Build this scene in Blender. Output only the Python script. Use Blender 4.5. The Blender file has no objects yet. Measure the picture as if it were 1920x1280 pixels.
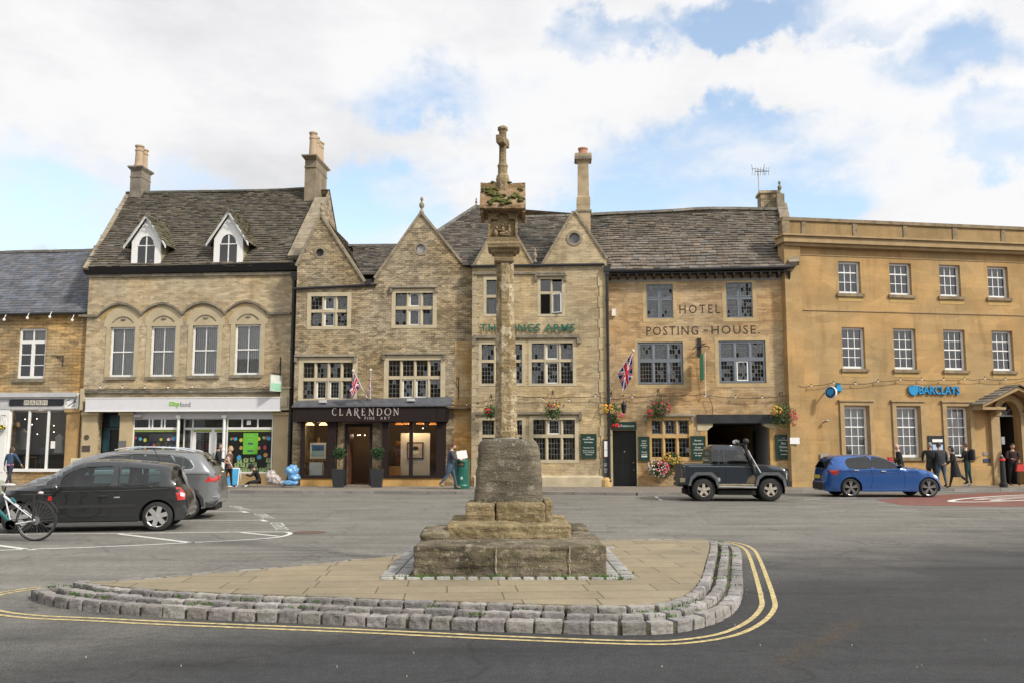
import bpy,bmesh,math,random
from mathutils import Vector,Matrix,noise
from mathutils.geometry import delaunay_2d_cdt
rnd=random.Random(7)
S=bpy.context.scene
COL=S.collection
R=math.radians
# ---------------------------------------------------------------- camera
FPX,HC,TH=1700.0,1.68,math.atan(198/1700)
cam=bpy.data.objects.new('camera',bpy.data.cameras.new('camera'));COL.objects.link(cam)
cam.data.sensor_width=36;cam.data.lens=36*FPX/1920;cam.data.clip_end=2000
cam.location=(0,0,HC);cam.rotation_euler=(math.pi/2+TH,0,0);S.camera=cam
# ---------------------------------------------------------------- world
SUN_EL,SUN_AZ=38,128
w=bpy.data.worlds.new('World');S.world=w;w.use_nodes=True
def N(nt,t,**k):
 n=nt.nodes.new(t)
 for a,b in k.items():
  if a=='i':
   for kk,vv in b.items():n.inputs[kk].default_value=vv
  else:setattr(n,a,b)
 return n
def build_world():
 nt=w.node_tree;nt.nodes.clear();L=nt.links.new
 out=N(nt,'ShaderNodeOutputWorld');bg=N(nt,'ShaderNodeBackground',i={1:0.1});L(bg.outputs[0],out.inputs[0])
 sky=N(nt,'ShaderNodeTexSky',sky_type='NISHITA',sun_disc=False,sun_elevation=R(SUN_EL),sun_rotation=R(SUN_AZ),air_density=1.0,dust_density=1.2,ozone_density=1.5)
 tc=N(nt,'ShaderNodeTexCoord')
 dist=N(nt,'ShaderNodeTexNoise',i={'Scale':11.0,'Detail':7.0,'Roughness':0.6});L(tc.outputs[0],dist.inputs['Vector'])
 sub=N(nt,'ShaderNodeVectorMath',operation='SUBTRACT',i={1:(0.5,0.5,0.5)});L(dist.outputs['Color'],sub.inputs[0])
 sc=N(nt,'ShaderNodeVectorMath',operation='SCALE',i={3:0.15});L(sub.outputs[0],sc.inputs[0])
 add=N(nt,'ShaderNodeVectorMath',operation='ADD');L(tc.outputs[0],add.inputs[0]);L(sc.outputs[0],add.inputs[1])
 # openings of blue sky between the clouds: direction + radii
 holes=[(1380,30,170,45,1.0),(1120,75,110,40,0.9),(1310,320,280,80,1.0),(1480,370,170,50,1.0),(1380,245,150,45,.9),(1220,390,220,50,1.0),(820,190,160,60,.85),(250,330,200,40,.5),(710,395,150,75,1.0),(90,400,220,90,.85),(1790,110,110,60,.75),(1880,250,110,45,.75),(1640,40,90,30,.5),(870,320,130,30,.5),(620,420,60,50,.6),(1100,330,60,30,.7)]
 acc=None
 for(px,py,rx,ry,a)in holes:
  cx=(px-960)/FPX;cz=(640-py)/FPX
  d=Vector((cx,math.cos(TH)-cz*math.sin(TH),math.sin(TH)+cz*math.cos(TH))).normalized()
  s=N(nt,'ShaderNodeVectorMath',operation='SUBTRACT',i={1:tuple(d)});L(add.outputs[0],s.inputs[0])
  m=N(nt,'ShaderNodeVectorMath',operation='MULTIPLY',i={1:(FPX/rx,FPX/rx*.6,FPX/ry)});L(s.outputs[0],m.inputs[0])
  l=N(nt,'ShaderNodeVectorMath',operation='LENGTH');L(m.outputs[0],l.inputs[0])
  mr=N(nt,'ShaderNodeMapRange',interpolation_type='SMOOTHSTEP',i={1:0.35,2:1.55,3:a,4:0.0});L(l.outputs['Value'],mr.inputs[0])
  if acc is None:acc=mr.outputs[0]
  else:
   mx=N(nt,'ShaderNodeMath',operation='MAXIMUM');L(acc,mx.inputs[0]);L(mr.outputs[0],mx.inputs[1]);acc=mx.outputs[0]
 # wispy fill-in
 mp=N(nt,'ShaderNodeMapping',i={'Scale':(1.0,1.0,2.2),'Location':(3.1,1.7,.4)});L(tc.outputs[0],mp.inputs[0])
 n2=N(nt,'ShaderNodeTexNoise',i={'Scale':6.0,'Detail':9.0,'Roughness':0.55});L(mp.outputs[0],n2.inputs['Vector'])
 w2=N(nt,'ShaderNodeMapRange',i={1:0.35,2:0.62,3:1.25,4:0.45});L(n2.outputs[0],w2.inputs[0])
 hm=N(nt,'ShaderNodeMath',operation='MULTIPLY',use_clamp=True);L(acc,hm.inputs[0]);L(w2.outputs[0],hm.inputs[1])
 cloud=N(nt,'ShaderNodeMapRange',interpolation_type='SMOOTHSTEP',i={1:0.10,2:0.95,3:1.0,4:0.10});L(hm.outputs[0],cloud.inputs[0])
 # cloud brightness
 n3=N(nt,'ShaderNodeTexNoise',i={'Scale':3.0,'Detail':8.0,'Roughness':0.6});L(mp.outputs[0],n3.inputs['Vector'])
 sp=N(nt,'ShaderNodeSeparateXYZ');L(tc.outputs[0],sp.inputs[0])
 g1=N(nt,'ShaderNodeMapRange',i={1:-0.55,2:0.1,3:.14,4:0.0});L(sp.outputs[0],g1.inputs[0])
 n3m=N(nt,'ShaderNodeMath',operation='SUBTRACT');L(n3.outputs[0],n3m.inputs[0]);L(g1.outputs[0],n3m.inputs[1])
 cr=N(nt,'ShaderNodeValToRGB');L(n3m.outputs[0],cr.inputs[0])
 cr.color_ramp.elements[0].position=0.22;cr.color_ramp.elements[0].color=(.67,.68,.70,1)
 cr.color_ramp.elements[1].position=0.55;cr.color_ramp.elements[1].color=(.98,.98,.99,1)
 e=cr.color_ramp.elements.new(.40);e.color=(.84,.84,.86,1)
 # the part of the sky overhead and behind the viewer, round the veiled sun, is much brighter
 dt=N(nt,'ShaderNodeVectorMath',operation='DOT_PRODUCT',i={1:(math.sin(R(SUN_AZ))*math.cos(R(45)),math.cos(R(SUN_AZ))*math.cos(R(45)),math.sin(R(45)))});L(tc.outputs[0],dt.inputs[0])
 br=N(nt,'ShaderNodeMapRange',interpolation_type='SMOOTHSTEP',i={1:0.0,2:1.0,3:9.8,4:15.0});L(dt.outputs['Value'],br.inputs[0])
 cs=N(nt,'ShaderNodeVectorMath',operation='SCALE');L(cr.outputs[0],cs.inputs[0]);L(br.outputs[0],cs.inputs[3])
 sks=N(nt,'ShaderNodeVectorMath',operation='MULTIPLY',i={1:(3.0,2.8,2.5)});L(sky.outputs[0],sks.inputs[0])
 mix=N(nt,'ShaderNodeMix',data_type='RGBA');L(cloud.outputs[0],mix.inputs[0]);L(sks.outputs[0],mix.inputs[6]);L(cs.outputs[0],mix.inputs[7])
 L(mix.outputs[2],bg.inputs[0])
build_world()
sun=bpy.data.objects.new('sun',bpy.data.lights.new('sun','SUN'));COL.objects.link(sun)
sun.data.energy=3.6;sun.data.angle=R(6);sun.data.color=(1.0,.93,.82)
_sd=Vector((math.sin(R(SUN_AZ))*math.cos(R(SUN_EL)),math.cos(R(SUN_AZ))*math.cos(R(SUN_EL)),math.sin(R(SUN_EL))))
sun.rotation_euler=_sd.to_track_quat('Z','Y').to_euler()
vs=S.view_settings;vs.view_transform='Standard';vs.look='None';vs.exposure=0;vs.gamma=1;vs.use_curve_mapping=False
# ---------------------------------------------------------------- pixel -> world measuring
def ray(px,py):
 cx=(px-960)/FPX;cz=(640-py)/FPX
 return Vector((cx,math.cos(TH)-cz*math.sin(TH),math.sin(TH)+cz*math.cos(TH)))
C0=Vector((0,0,HC))
def ground(px,py,z=0.0):
 d=ray(px,py);t=(z-HC)/d.z;p=C0+d*t;return Vector((p.x,p.y,z))
def atY(px,py,Y):
 d=ray(px,py);return C0+d*(Y/d.y)
# ---------------------------------------------------------------- materials
_M={}
def new_mat(name):
 m=bpy.data.materials.new(name);m.use_nodes=True;nt=m.node_tree
 return m,nt,nt.nodes['Principled BSDF'],nt.links.new
def _coords(nt,L,wall=False):
 tc=N(nt,'ShaderNodeTexCoord')
 if not wall:return tc.outputs['Object']
 s=N(nt,'ShaderNodeSeparateXYZ');L(tc.outputs['Object'],s.inputs[0])
 a=N(nt,'ShaderNodeMath',operation='ADD');L(s.outputs[0],a.inputs[0]);L(s.outputs[1],a.inputs[1])
 c=N(nt,'ShaderNodeCombineXYZ');L(a.outputs[0],c.inputs[0]);L(s.outputs[2],c.inputs[1]);L(s.outputs[1],c.inputs[2])
 return c.outputs[0]
def mul_noise(nt,L,vec,col,scale,lo,hi,detail=4,tint=None,p0=.3,p1=.7):
 """multiply colour by a noise-driven factor between lo and hi (colours or floats)"""
 n=N(nt,'ShaderNodeTexNoise',i={'Scale':scale,'Detail':detail,'Roughness':.6});L(vec,n.inputs['Vector'])
 r=N(nt,'ShaderNodeValToRGB');L(n.outputs[0],r.inputs[0])
 f=lambda c:(c,c,c,1)if isinstance(c,(int,float))else(*c,1)
 r.color_ramp.elements[0].position=p0;r.color_ramp.elements[0].color=f(lo)
 r.color_ramp.elements[1].position=p1;r.color_ramp.elements[1].color=f(hi)
 m=N(nt,'ShaderNodeMix',data_type='RGBA',blend_type='MULTIPLY',i={0:1.0});L(col,m.inputs[6]);L(r.outputs[0],m.inputs[7])
 return m.outputs[2],n.outputs[0]
def pm(name,c,rough=.7,metal=0.,var=.12,scale=4.,bump=0.,bscale=30.,coat=0.,spec=.5):
 if name in _M:return _M[name]
 m,nt,b,L=new_mat(name);v=_coords(nt,L)
 rgb=N(nt,'ShaderNodeRGB');rgb.outputs[0].default_value=(*c,1)
 o,_=mul_noise(nt,L,v,rgb.outputs[0],scale,1-var,1+var);L(o,b.inputs['Base Color'])
 b.inputs['Roughness'].default_value=rough;b.inputs['Metallic'].default_value=metal
 b.inputs['Coat Weight'].default_value=coat;b.inputs['Coat Roughness'].default_value=.05;b.inputs['Specular IOR Level'].default_value=spec
 if bump:
  n=N(nt,'ShaderNodeTexNoise',i={'Scale':bscale,'Detail':5.});L(v,n.inputs['Vector'])
  bp=N(nt,'ShaderNodeBump',i={'Strength':bump,'Distance':.02});L(n.outputs[0],bp.inputs['Height']);L(bp.outputs[0],b.inputs['Normal'])
 _M[name]=m;return m
def emis(name,c,s):
 if name in _M:return _M[name]
 m,nt,b,L=new_mat(name);b.inputs['Base Color'].default_value=(*c,1);b.inputs['Emission Color'].default_value=(*c,1);b.inputs['Emission Strength'].default_value=s
 _M[name]=m;return m
def stone(name,c1,c2,mortar,bw=.34,bh=.13,ms=.012,dirt=(.62,.6,.56),dirtsc=.5,warm=(1.07,.98,.84),blocky=.75,bump=.5,squash=1.0,speck=.9):
 if name in _M:return _M[name]
 m,nt,b,L=new_mat(name);v=_coords(nt,L,True)
 n0=N(nt,'ShaderNodeTexNoise',i={'Scale':2.6,'Detail':3.});L(v,n0.inputs['Vector'])
 s0=N(nt,'ShaderNodeVectorMath',operation='SUBTRACT',i={1:(.5,.5,.5)});L(n0.outputs['Color'],s0.inputs[0])
 s1=N(nt,'ShaderNodeVectorMath',operation='SCALE',i={3:.16*(bh/.13 if bh<.2 else .08)});L(s0.outputs[0],s1.inputs[0])
 a0=N(nt,'ShaderNodeVectorMath',operation='ADD');L(v,a0.inputs[0]);L(s1.outputs[0],a0.inputs[1])
 br=N(nt,'ShaderNodeTexBrick',offset=.5,squash=squash,squash_frequency=3,i={'Color1':(*c1,1),'Color2':(*c2,1),'Mortar':(*mortar,1),'Scale':1.,'Mortar Size':ms,'Mortar Smooth':.4,'Bias':0.,'Brick Width':bw,'Row Height':bh})
 L(a0.outputs[0],br.inputs['Vector'])
 # blotches the size of single stones
 mp=N(nt,'ShaderNodeMapping',i={'Scale':(1/bw,1/bh,1)});L(a0.outputs[0],mp.inputs[0])
 vo=N(nt,'ShaderNodeTexVoronoi',i={'Scale':.9});L(mp.outputs[0],vo.inputs['Vector'])
 vs_=N(nt,'ShaderNodeSeparateXYZ');L(vo.outputs['Color'],vs_.inputs[0])
 vr=N(nt,'ShaderNodeMapRange',i={1:0.,2:1.,3:blocky,4:2-blocky});L(vs_.outputs[0],vr.inputs[0])
 mm=N(nt,'ShaderNodeVectorMath',operation='SCALE');L(br.outputs[0],mm.inputs[0]);L(vr.outputs[0],mm.inputs[3])
 col,_=mul_noise(nt,L,v,mm.outputs[0],dirtsc,dirt,(1.06,1.04,1.0),6,p0=.34,p1=.6)
 col,_=mul_noise(nt,L,v,col,.33,warm,(1.,1.,1.02),4,p0=.36,p1=.58)
 mps=N(nt,'ShaderNodeMapping',i={'Scale':(2.6,.35,1),'Location':(7,2,0)});L(v,mps.inputs[0])
 col,_=mul_noise(nt,L,mps.outputs[0],col,1.0,(.82,.80,.77),1.02,5,p0=.3,p1=.48)
 col,fine=mul_noise(nt,L,v,col,28.,1-(1-speck)*1.6,1.12,5)
 L(col,b.inputs['Base Color']);b.inputs['Roughness'].default_value=.92;b.inputs['Specular IOR Level'].default_value=.2
 h=N(nt,'ShaderNodeMath',operation='MULTIPLY_ADD',i={1:.5});L(fine,h.inputs[0])
 inv=N(nt,'ShaderNodeMath',operation='SUBTRACT',i={0:1.});L(br.outputs['Fac'],inv.inputs[1]);L(inv.outputs[0],h.inputs[2])
 bp=N(nt,'ShaderNodeBump',i={'Strength':bump,'Distance':.03});L(h.outputs[0],bp.inputs['Height']);L(bp.outputs[0],b.inputs['Normal'])
 _M[name]=m;return m
def attr_mat(name,rough=.9,bump=.4,bscale=25.,spots=0.,lich=(.42,.41,.36),vnoise=.25,moss=0.):
 """colour from the per-piece 'Col' attribute, weathered by noise, optional lichen spots"""
 if name in _M:return _M[name]
 m,nt,b,L=new_mat(name);v=_coords(nt,L)
 at=N(nt,'ShaderNodeAttribute',attribute_name='Col')
 col,_=mul_noise(nt,L,v,at.outputs['Color'],1.3,1-vnoise,1+vnoise,6)
 col,fine=mul_noise(nt,L,v,col,bscale,.8,1.15,4)
 if spots:
  n=N(nt,'ShaderNodeTexNoise',i={'Scale':7.,'Detail':7.,'Roughness':.75});L(v,n.inputs['Vector'])
  r=N(nt,'ShaderNodeMapRange',i={1:.62,2:.66,3:0.,4:spots});L(n.outputs[0],r.inputs[0])
  mx=N(nt,'ShaderNodeMix',data_type='RGBA',i={7:(*lich,1)});L(r.outputs[0],mx.inputs[0]);L(col,mx.inputs[6]);col=mx.outputs[2]
 if moss:
  n=N(nt,'ShaderNodeTexNoise',i={'Scale':3.1,'Detail':6.,'Roughness':.7});L(v,n.inputs['Vector'])
  r=N(nt,'ShaderNodeMapRange',i={1:.55,2:.62,3:0.,4:moss});L(n.outputs[0],r.inputs[0])
  mx=N(nt,'ShaderNodeMix',data_type='RGBA',i={7:(.08,.085,.03,1)});L(r.outputs[0],mx.inputs[0]);L(col,mx.inputs[6]);col=mx.outputs[2]
 L(col,b.inputs['Base Color']);b.inputs['Roughness'].default_value=rough;b.inputs['Specular IOR Level'].default_value=.25
 if bump:
  bp=N(nt,'ShaderNodeBump',i={'Strength':bump,'Distance':.02});L(fine,bp.inputs['Height']);L(bp.outputs[0],b.inputs['Normal'])
 _M[name]=m;return m
def glass(name,tint=(1,1,1),refl=1.0,rough=.02,wob=0.):
 if name in _M:return _M[name]
 m,nt,b,L=new_mat(name);nt.nodes.remove(b);out=nt.nodes['Material Output']
 fr=N(nt,'ShaderNodeFresnel',i={0:1.5});k=N(nt,'ShaderNodeMath',operation='MULTIPLY_ADD',use_clamp=True,i={1:1.2*refl,2:.015*refl});L(fr.outputs[0],k.inputs[0])
 t=N(nt,'ShaderNodeBsdfTransparent',i={0:(*tint,1)});g=N(nt,'ShaderNodeBsdfGlossy',i={'Roughness':rough})
 if wob:
  v=_coords(nt,L);n=N(nt,'ShaderNodeTexNoise',i={'Scale':3.,'Detail':2.});L(v,n.inputs['Vector'])
  bp=N(nt,'ShaderNodeBump',i={'Strength':wob,'Distance':.05});L(n.outputs[0],bp.inputs['Height']);L(bp.outputs[0],g.inputs['Normal'])
 mx=N(nt,'ShaderNodeMixShader');L(k.outputs[0],mx.inputs[0]);L(t.outputs[0],mx.inputs[1]);L(g.outputs[0],mx.inputs[2]);L(mx.outputs[0],out.inputs[0])
 _M[name]=m;return m
# ---------------------------------------------------------------- mesh building
class MB:
 def __init__(s):s.v=[];s.f=[];s.m=[];s.c=[];s.mi=0;s.col=None
 def add(s,vs_,fs):
  o=len(s.v);s.v.extend([tuple(p)for p in vs_])
  for f in fs:s.f.append([o+i for i in f]);s.m.append(s.mi);s.c.append(s.col)
  return s
 def quad(s,*p):return s.add(p,[list(range(len(p)))])
 def box(s,x0,x1,y0,y1,z0,z1):
  return s.add([(x0,y0,z0),(x1,y0,z0),(x1,y1,z0),(x0,y1,z0),(x0,y0,z1),(x1,y0,z1),(x1,y1,z1),(x0,y1,z1)],[[0,3,2,1],[4,5,6,7],[0,1,5,4],[1,2,6,5],[2,3,7,6],[3,0,4,7]])
 def hexa(s,P):return s.add(P,[[0,3,2,1],[4,5,6,7],[0,1,5,4],[1,2,6,5],[2,3,7,6],[3,0,4,7]])
 def beam(s,a,b,w_,h,up=(0,0,1)):
  a=Vector(a);b=Vector(b);d=(b-a).normalized();up=Vector(up);r=d.cross(up)
  if r.length<1e-5:r=d.cross(Vector((0,1,0)))
  r.normalize();u=r.cross(d);r=r*w_/2;u=u*h/2
  return s.hexa([a-r-u,a+r-u,b+r-u,b-r-u,a-r+u,a+r+u,b+r+u,b-r+u])
 def cyl(s,a,b,r0,r1=None,n=12,cap=True):
  a=Vector(a);b=Vector(b);r1=r0 if r1 is None else r1;d=(b-a).normalized();x=d.orthogonal().normalized();y=d.cross(x)
  P=[a+(x*math.cos(t)+y*math.sin(t))*r0 for t in[2*math.pi*i/n for i in range(n)]]+[b+(x*math.cos(t)+y*math.sin(t))*r1 for t in[2*math.pi*i/n for i in range(n)]]
  F=[[i,(i+1)%n,n+(i+1)%n,n+i]for i in range(n)]
  if cap:F+=[list(range(n))[::-1],list(range(n,2*n))]
  return s.add(P,F)
 def tube(s,path,r,n=6):
  path=[Vector(p)for p in path];P=[];k=len(path)
  for i,p in enumerate(path):
   d=(path[min(i+1,k-1)]-path[max(i-1,0)]).normalized();x=d.cross(Vector((.01,.02,1)))
   if x.length<1e-3:x=d.cross(Vector((0,1,0)))
   x.normalize();y=d.cross(x);rr=r[i]if isinstance(r,(list,tuple))else r
   P+=[p+(x*math.cos(t)+y*math.sin(t))*rr for t in[2*math.pi*j/n for j in range(n)]]
  F=[[i*n+j,i*n+(j+1)%n,(i+1)*n+(j+1)%n,(i+1)*n+j]for i in range(k-1)for j in range(n)]
  F+=[list(range(n))[::-1],list(range((k-1)*n,k*n))]
  return s.add(P,F)
 def lathe(s,prof,c=(0,0,0),n=16,axis='z',sx=1,sy=1):
  P=[]
  for(r,h)in prof:
   for j in range(n):
    t=2*math.pi*(j+.5)/n;a,b_=r*math.cos(t)*sx,r*math.sin(t)*sy
    P.append((c[0]+a,c[1]+b_,c[2]+h)if axis=='z' else(c[0]+a,c[1]+h,c[2]+b_))
  k=len(prof);F=[[i*n+j,i*n+(j+1)%n,(i+1)*n+(j+1)%n,(i+1)*n+j]for i in range(k-1)for j in range(n)]
  F+=[list(range(n))[::-1],list(range((k-1)*n,k*n))]
  return s.add(P,F)
 def ell(s,c,rx,ry,rz,nu=12,nv=8,fn=None):
  P=[];
  for i in range(nv+1):
   ph=math.pi*i/nv
   for j in range(nu):
    t=2*math.pi*j/nu;p=Vector((math.sin(ph)*math.cos(t),math.sin(ph)*math.sin(t),math.cos(ph)))
    k=fn(p)if fn else 1.
    P.append((c[0]+p.x*rx*k,c[1]+p.y*ry*k,c[2]+p.z*rz*k))
  F=[[i*nu+j,(i+1)*nu+j,(i+1)*nu+(j+1)%nu,i*nu+(j+1)%nu]for i in range(nv)for j in range(nu)]
  return s.add(P,F)
 def prism(s,poly,y0,y1):
  """poly in (x,z), extruded along y"""
  n=len(poly);P=[(x,y0,z)for x,z in poly]+[(x,y1,z)for x,z in poly]
  return s.add(P,[list(range(n)),list(range(n,2*n))[::-1]]+[[i,n+i,n+(i+1)%n,(i+1)%n]for i in range(n)])
 def slab(s,poly,z0,z1):
  n=len(poly);P=[(x,y,z0)for x,y in poly]+[(x,y,z1)for x,y in poly]
  return s.add(P,[list(range(n))[::-1],list(range(n,2*n))]+[[i,(i+1)%n,n+(i+1)%n,n+i]for i in range(n)])
 def join(s,o,M=None):
  n=len(s.v);s.v.extend([tuple(M@Vector(p))if M else p for p in o.v]);s.f.extend([[n+i for i in f]for f in o.f]);s.m.extend(o.m);s.c.extend(o.c);return s
 def mesh(s,name,mats,off=(0,0,0),smooth=False):
  me=bpy.data.meshes.new(name);ox,oy,oz=off
  me.from_pydata([(x-ox,y-oy,z-oz)for x,y,z in s.v],[],s.f)
  for m in(mats if isinstance(mats,(list,tuple))else[mats]):me.materials.append(m)
  me.polygons.foreach_set('material_index',s.m)
  if any(c is not None for c in s.c):
   a=me.color_attributes.new('Col','FLOAT_COLOR','CORNER');data=[]
   for f,c in zip(s.f,s.c):
    c=c or(.3,.3,.3);data+=[c[0],c[1],c[2],1.]*len(f)
   a.data.foreach_set('color',data)
  if smooth:me.polygons.foreach_set('use_smooth',[True]*len(s.f))
  me.update();return me
def tag(o,label=None,cat=None,group=None,kind=None):
 for k,v in(('label',label),('category',cat),('group',group),('kind',kind)):
  if v:o[k]=v
 return o
class Thing:
 """an Empty at the base of the thing; parts are built in the coordinates of frame M and re-based"""
 def __init__(s,name,label,cat,M=Matrix.Identity(4),base=(0,0,0),group=None,kind=None):
  s.e=bpy.data.objects.new(name,None);COL.objects.link(s.e);s.e.empty_display_size=.2
  s.base=Vector(base);s.e.matrix_world=M@Matrix.Translation(s.base);tag(s.e,label,cat,group,kind)
 def part(s,name,mb,mats,parent=None,smooth=False,label=None):
  o=bpy.data.objects.new(name,mb.mesh(name,mats,s.base,smooth));COL.objects.link(o);o.parent=parent or s.e
  if label:o['label']=label
  return o
def single(name,mb,mats,label=None,cat=None,M=Matrix.Identity(4),base=(0,0,0),group=None,kind=None,smooth=False):
 o=bpy.data.objects.new(name,mb.mesh(name,mats,base,smooth));COL.objects.link(o);o.matrix_world=M@Matrix.Translation(Vector(base));tag(o,label,cat,group,kind);return o
def copy_thing(e,loc=None,rz=None,label=None):
 c=e.copy();COL.objects.link(c)
 if loc is not None:c.location=loc
 if rz is not None:c.rotation_euler=(0,0,rz)
 if label:c['label']=label
 for ch in list(e.children):
  d=ch.copy();COL.objects.link(d);d.parent=c
  for g in list(ch.children):
   h=g.copy();COL.objects.link(h);h.parent=d
 return c
def inside(p,poly):
 x,y=p;r=False;n=len(poly);j=n-1
 for i in range(n):
  xi,yi=poly[i];xj,yj=poly[j]
  if(yi>y)!=(yj>y)and x<(xj-xi)*(y-yi)/(yj-yi)+xi:r=not r
  j=i
 return r
def tri2d(outer,holes=(),grid=0.,bbox_h=None):
 V=[];E=[]
 for lp in[outer]+list(holes):
  o=len(V);V+=[Vector((x,y))for x,y in lp];E+=[(o+i,o+(i+1)%len(lp))for i in range(len(lp))]
 if grid:
  xs=[p[0]for p in outer];ys=[p[1]for p in outer];x=min(xs)
  while x<max(xs):
   y=min(ys)
   while y<max(ys):
    if inside((x,y),outer)and not any(inside((x,y),h)for h in holes):V.append(Vector((x,y)))
    y+=grid
   x+=grid
 vo,_,fo,*_r=delaunay_2d_cdt(V,E,[],0,1e-5)
 F=[]
 for f in fo:
  c=(sum(vo[i][0]for i in f)/len(f),sum(vo[i][1]for i in f)/len(f))
  if inside(c,outer)and not any(inside(c,h)for h in holes):F.append(list(f))
 return[(p[0],p[1])for p in vo],F
def rect(r):return[(r[0],r[2]),(r[1],r[2]),(r[1],r[3]),(r[0],r[3])]
def wall(mb,outer,holes,y=0.,depth=.35,reveal=.22,ends=True):
 """pierced wall in the xz plane at y; holes are (u0,u1,z0,z1) or polygons"""
 H=[rect(h)if not isinstance(h[0],(tuple,list))else h for h in holes]
 V,F=tri2d(outer,H)
 mb.add([(x,y,z)for x,z in V],F)
 for h in H:
  n=len(h)
  for i in range(n):
   a,b=h[i],h[(i+1)%n];mb.quad((a[0],y,a[1]),(b[0],y,b[1]),(b[0],y+reveal,b[1]),(a[0],y+reveal,a[1]))
 mb.add([(x,y+depth,z)for x,z in V],[f[::-1]for f in F])
 if ends:
  n=len(outer)
  for i in range(n):
   a,b=outer[i],outer[(i+1)%n];mb.quad((a[0],y,a[1]),(b[0],y,b[1]),(b[0],y+depth,b[1]),(a[0],y+depth,a[1]))
_tc={}
def text_mb(s,x0,x1,z0,z1,y,th=.01,fit='box',align='c',shear=0.,bold=0.,sp=1.):
 """lettering standing in the xz plane, facing -y, scaled into the box"""
 key=(s,bold,sp)
 if key not in _tc:
  cu=bpy.data.curves.new('t','FONT');cu.body=s;cu.size=1;cu.resolution_u=2;cu.offset=bold;cu.space_character=sp;cu.align_x='CENTER'
  o=bpy.data.objects.new('t',cu);COL.objects.link(o);dg=bpy.context.evaluated_depsgraph_get();me=bpy.data.meshes.new_from_object(o.evaluated_get(dg))
  _tc[key]=([tuple(v.co)for v in me.vertices],[list(p.vertices)for p in me.polygons]);bpy.data.objects.remove(o);bpy.data.meshes.remove(me);bpy.data.curves.remove(cu)
 V,F=_tc[key];mb=MB()
 if not V:return mb
 a,b=min(v[0]for v in V),max(v[0]for v in V);c,d=min(v[1]for v in V),max(v[1]for v in V)
 sx=(x1-x0)/(b-a);sz=(z1-z0)/(d-c)
 if fit=='keep':sx=sz=min(sx,sz)
 mx=(x0+x1)/2;mz=(z0+z1)/2
 P=[(mx+(v[0]-(a+b)/2)*sx+(v[1]-(c+d)/2)*sz*shear,mz+(v[1]-(c+d)/2)*sz)for v in V];n=len(P)
 edges={}
 for f in F:
  for i in range(len(f)):
   e=(f[i],f[(i+1)%len(f)]);edges[e]=edges.get(e,0)+1
 fs=[list(f)for f in F]
 for(i,j)in edges:
  if(j,i)not in edges:fs.append([i,j,n+j,n+i])
 mb.add([(x,y-th,z)for x,z in P]+[(x,y,z)for x,z in P],fs)
 return mb
class Fac:
 """a facade: vertical plane through two measured points; local x along it, local y into the building, z up"""
 def __init__(s,xa,Ya,xb,Yb):
  A=atY(xa,838,Ya);B=atY(xb,838,Yb);s.A=Vector((A.x,A.y,0));s.U=Vector((B.x-A.x,B.y-A.y,0));s.len=s.U.length;s.U.normalize();s.Nn=Vector((-s.U.y,s.U.x,0))
  s.M=Matrix.Translation(s.A)@Matrix.Rotation(math.atan2(s.U.y,s.U.x),4,'Z')
 def pt(s,px,py,yo=0.):
  d=ray(px,py);t=((s.A-C0).dot(s.Nn)+yo)/d.dot(s.Nn);P=C0+d*t;return((P-s.A).dot(s.U),P.z)
 def on(s,px,py,P0,n):
  """local 3D point where the sight line meets the local plane (P0,n)"""
  Mi=s.M.inverted();c=Mi@C0;d=Mi.to_3x3()@ray(px,py);n=Vector(n);t=(Vector(P0)-c).dot(n)/d.dot(n);return c+d*t
 def rc(s,x0,y0,x1,y1,yo=0.):
  xm,ym=(x0+x1)/2,(y0+y1)/2
  return(s.pt(x0,ym,yo)[0],s.pt(x1,ym,yo)[0],s.pt(xm,y1,yo)[1],s.pt(xm,y0,yo)[1])
 def poly(s,pts,yo=0.):return[s.pt(x,y,yo)for x,y in pts]
def grow(r,a,b=None):b=a if b is None else b;return(r[0]-a,r[1]+a,r[2]-b,r[3]+b)
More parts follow.
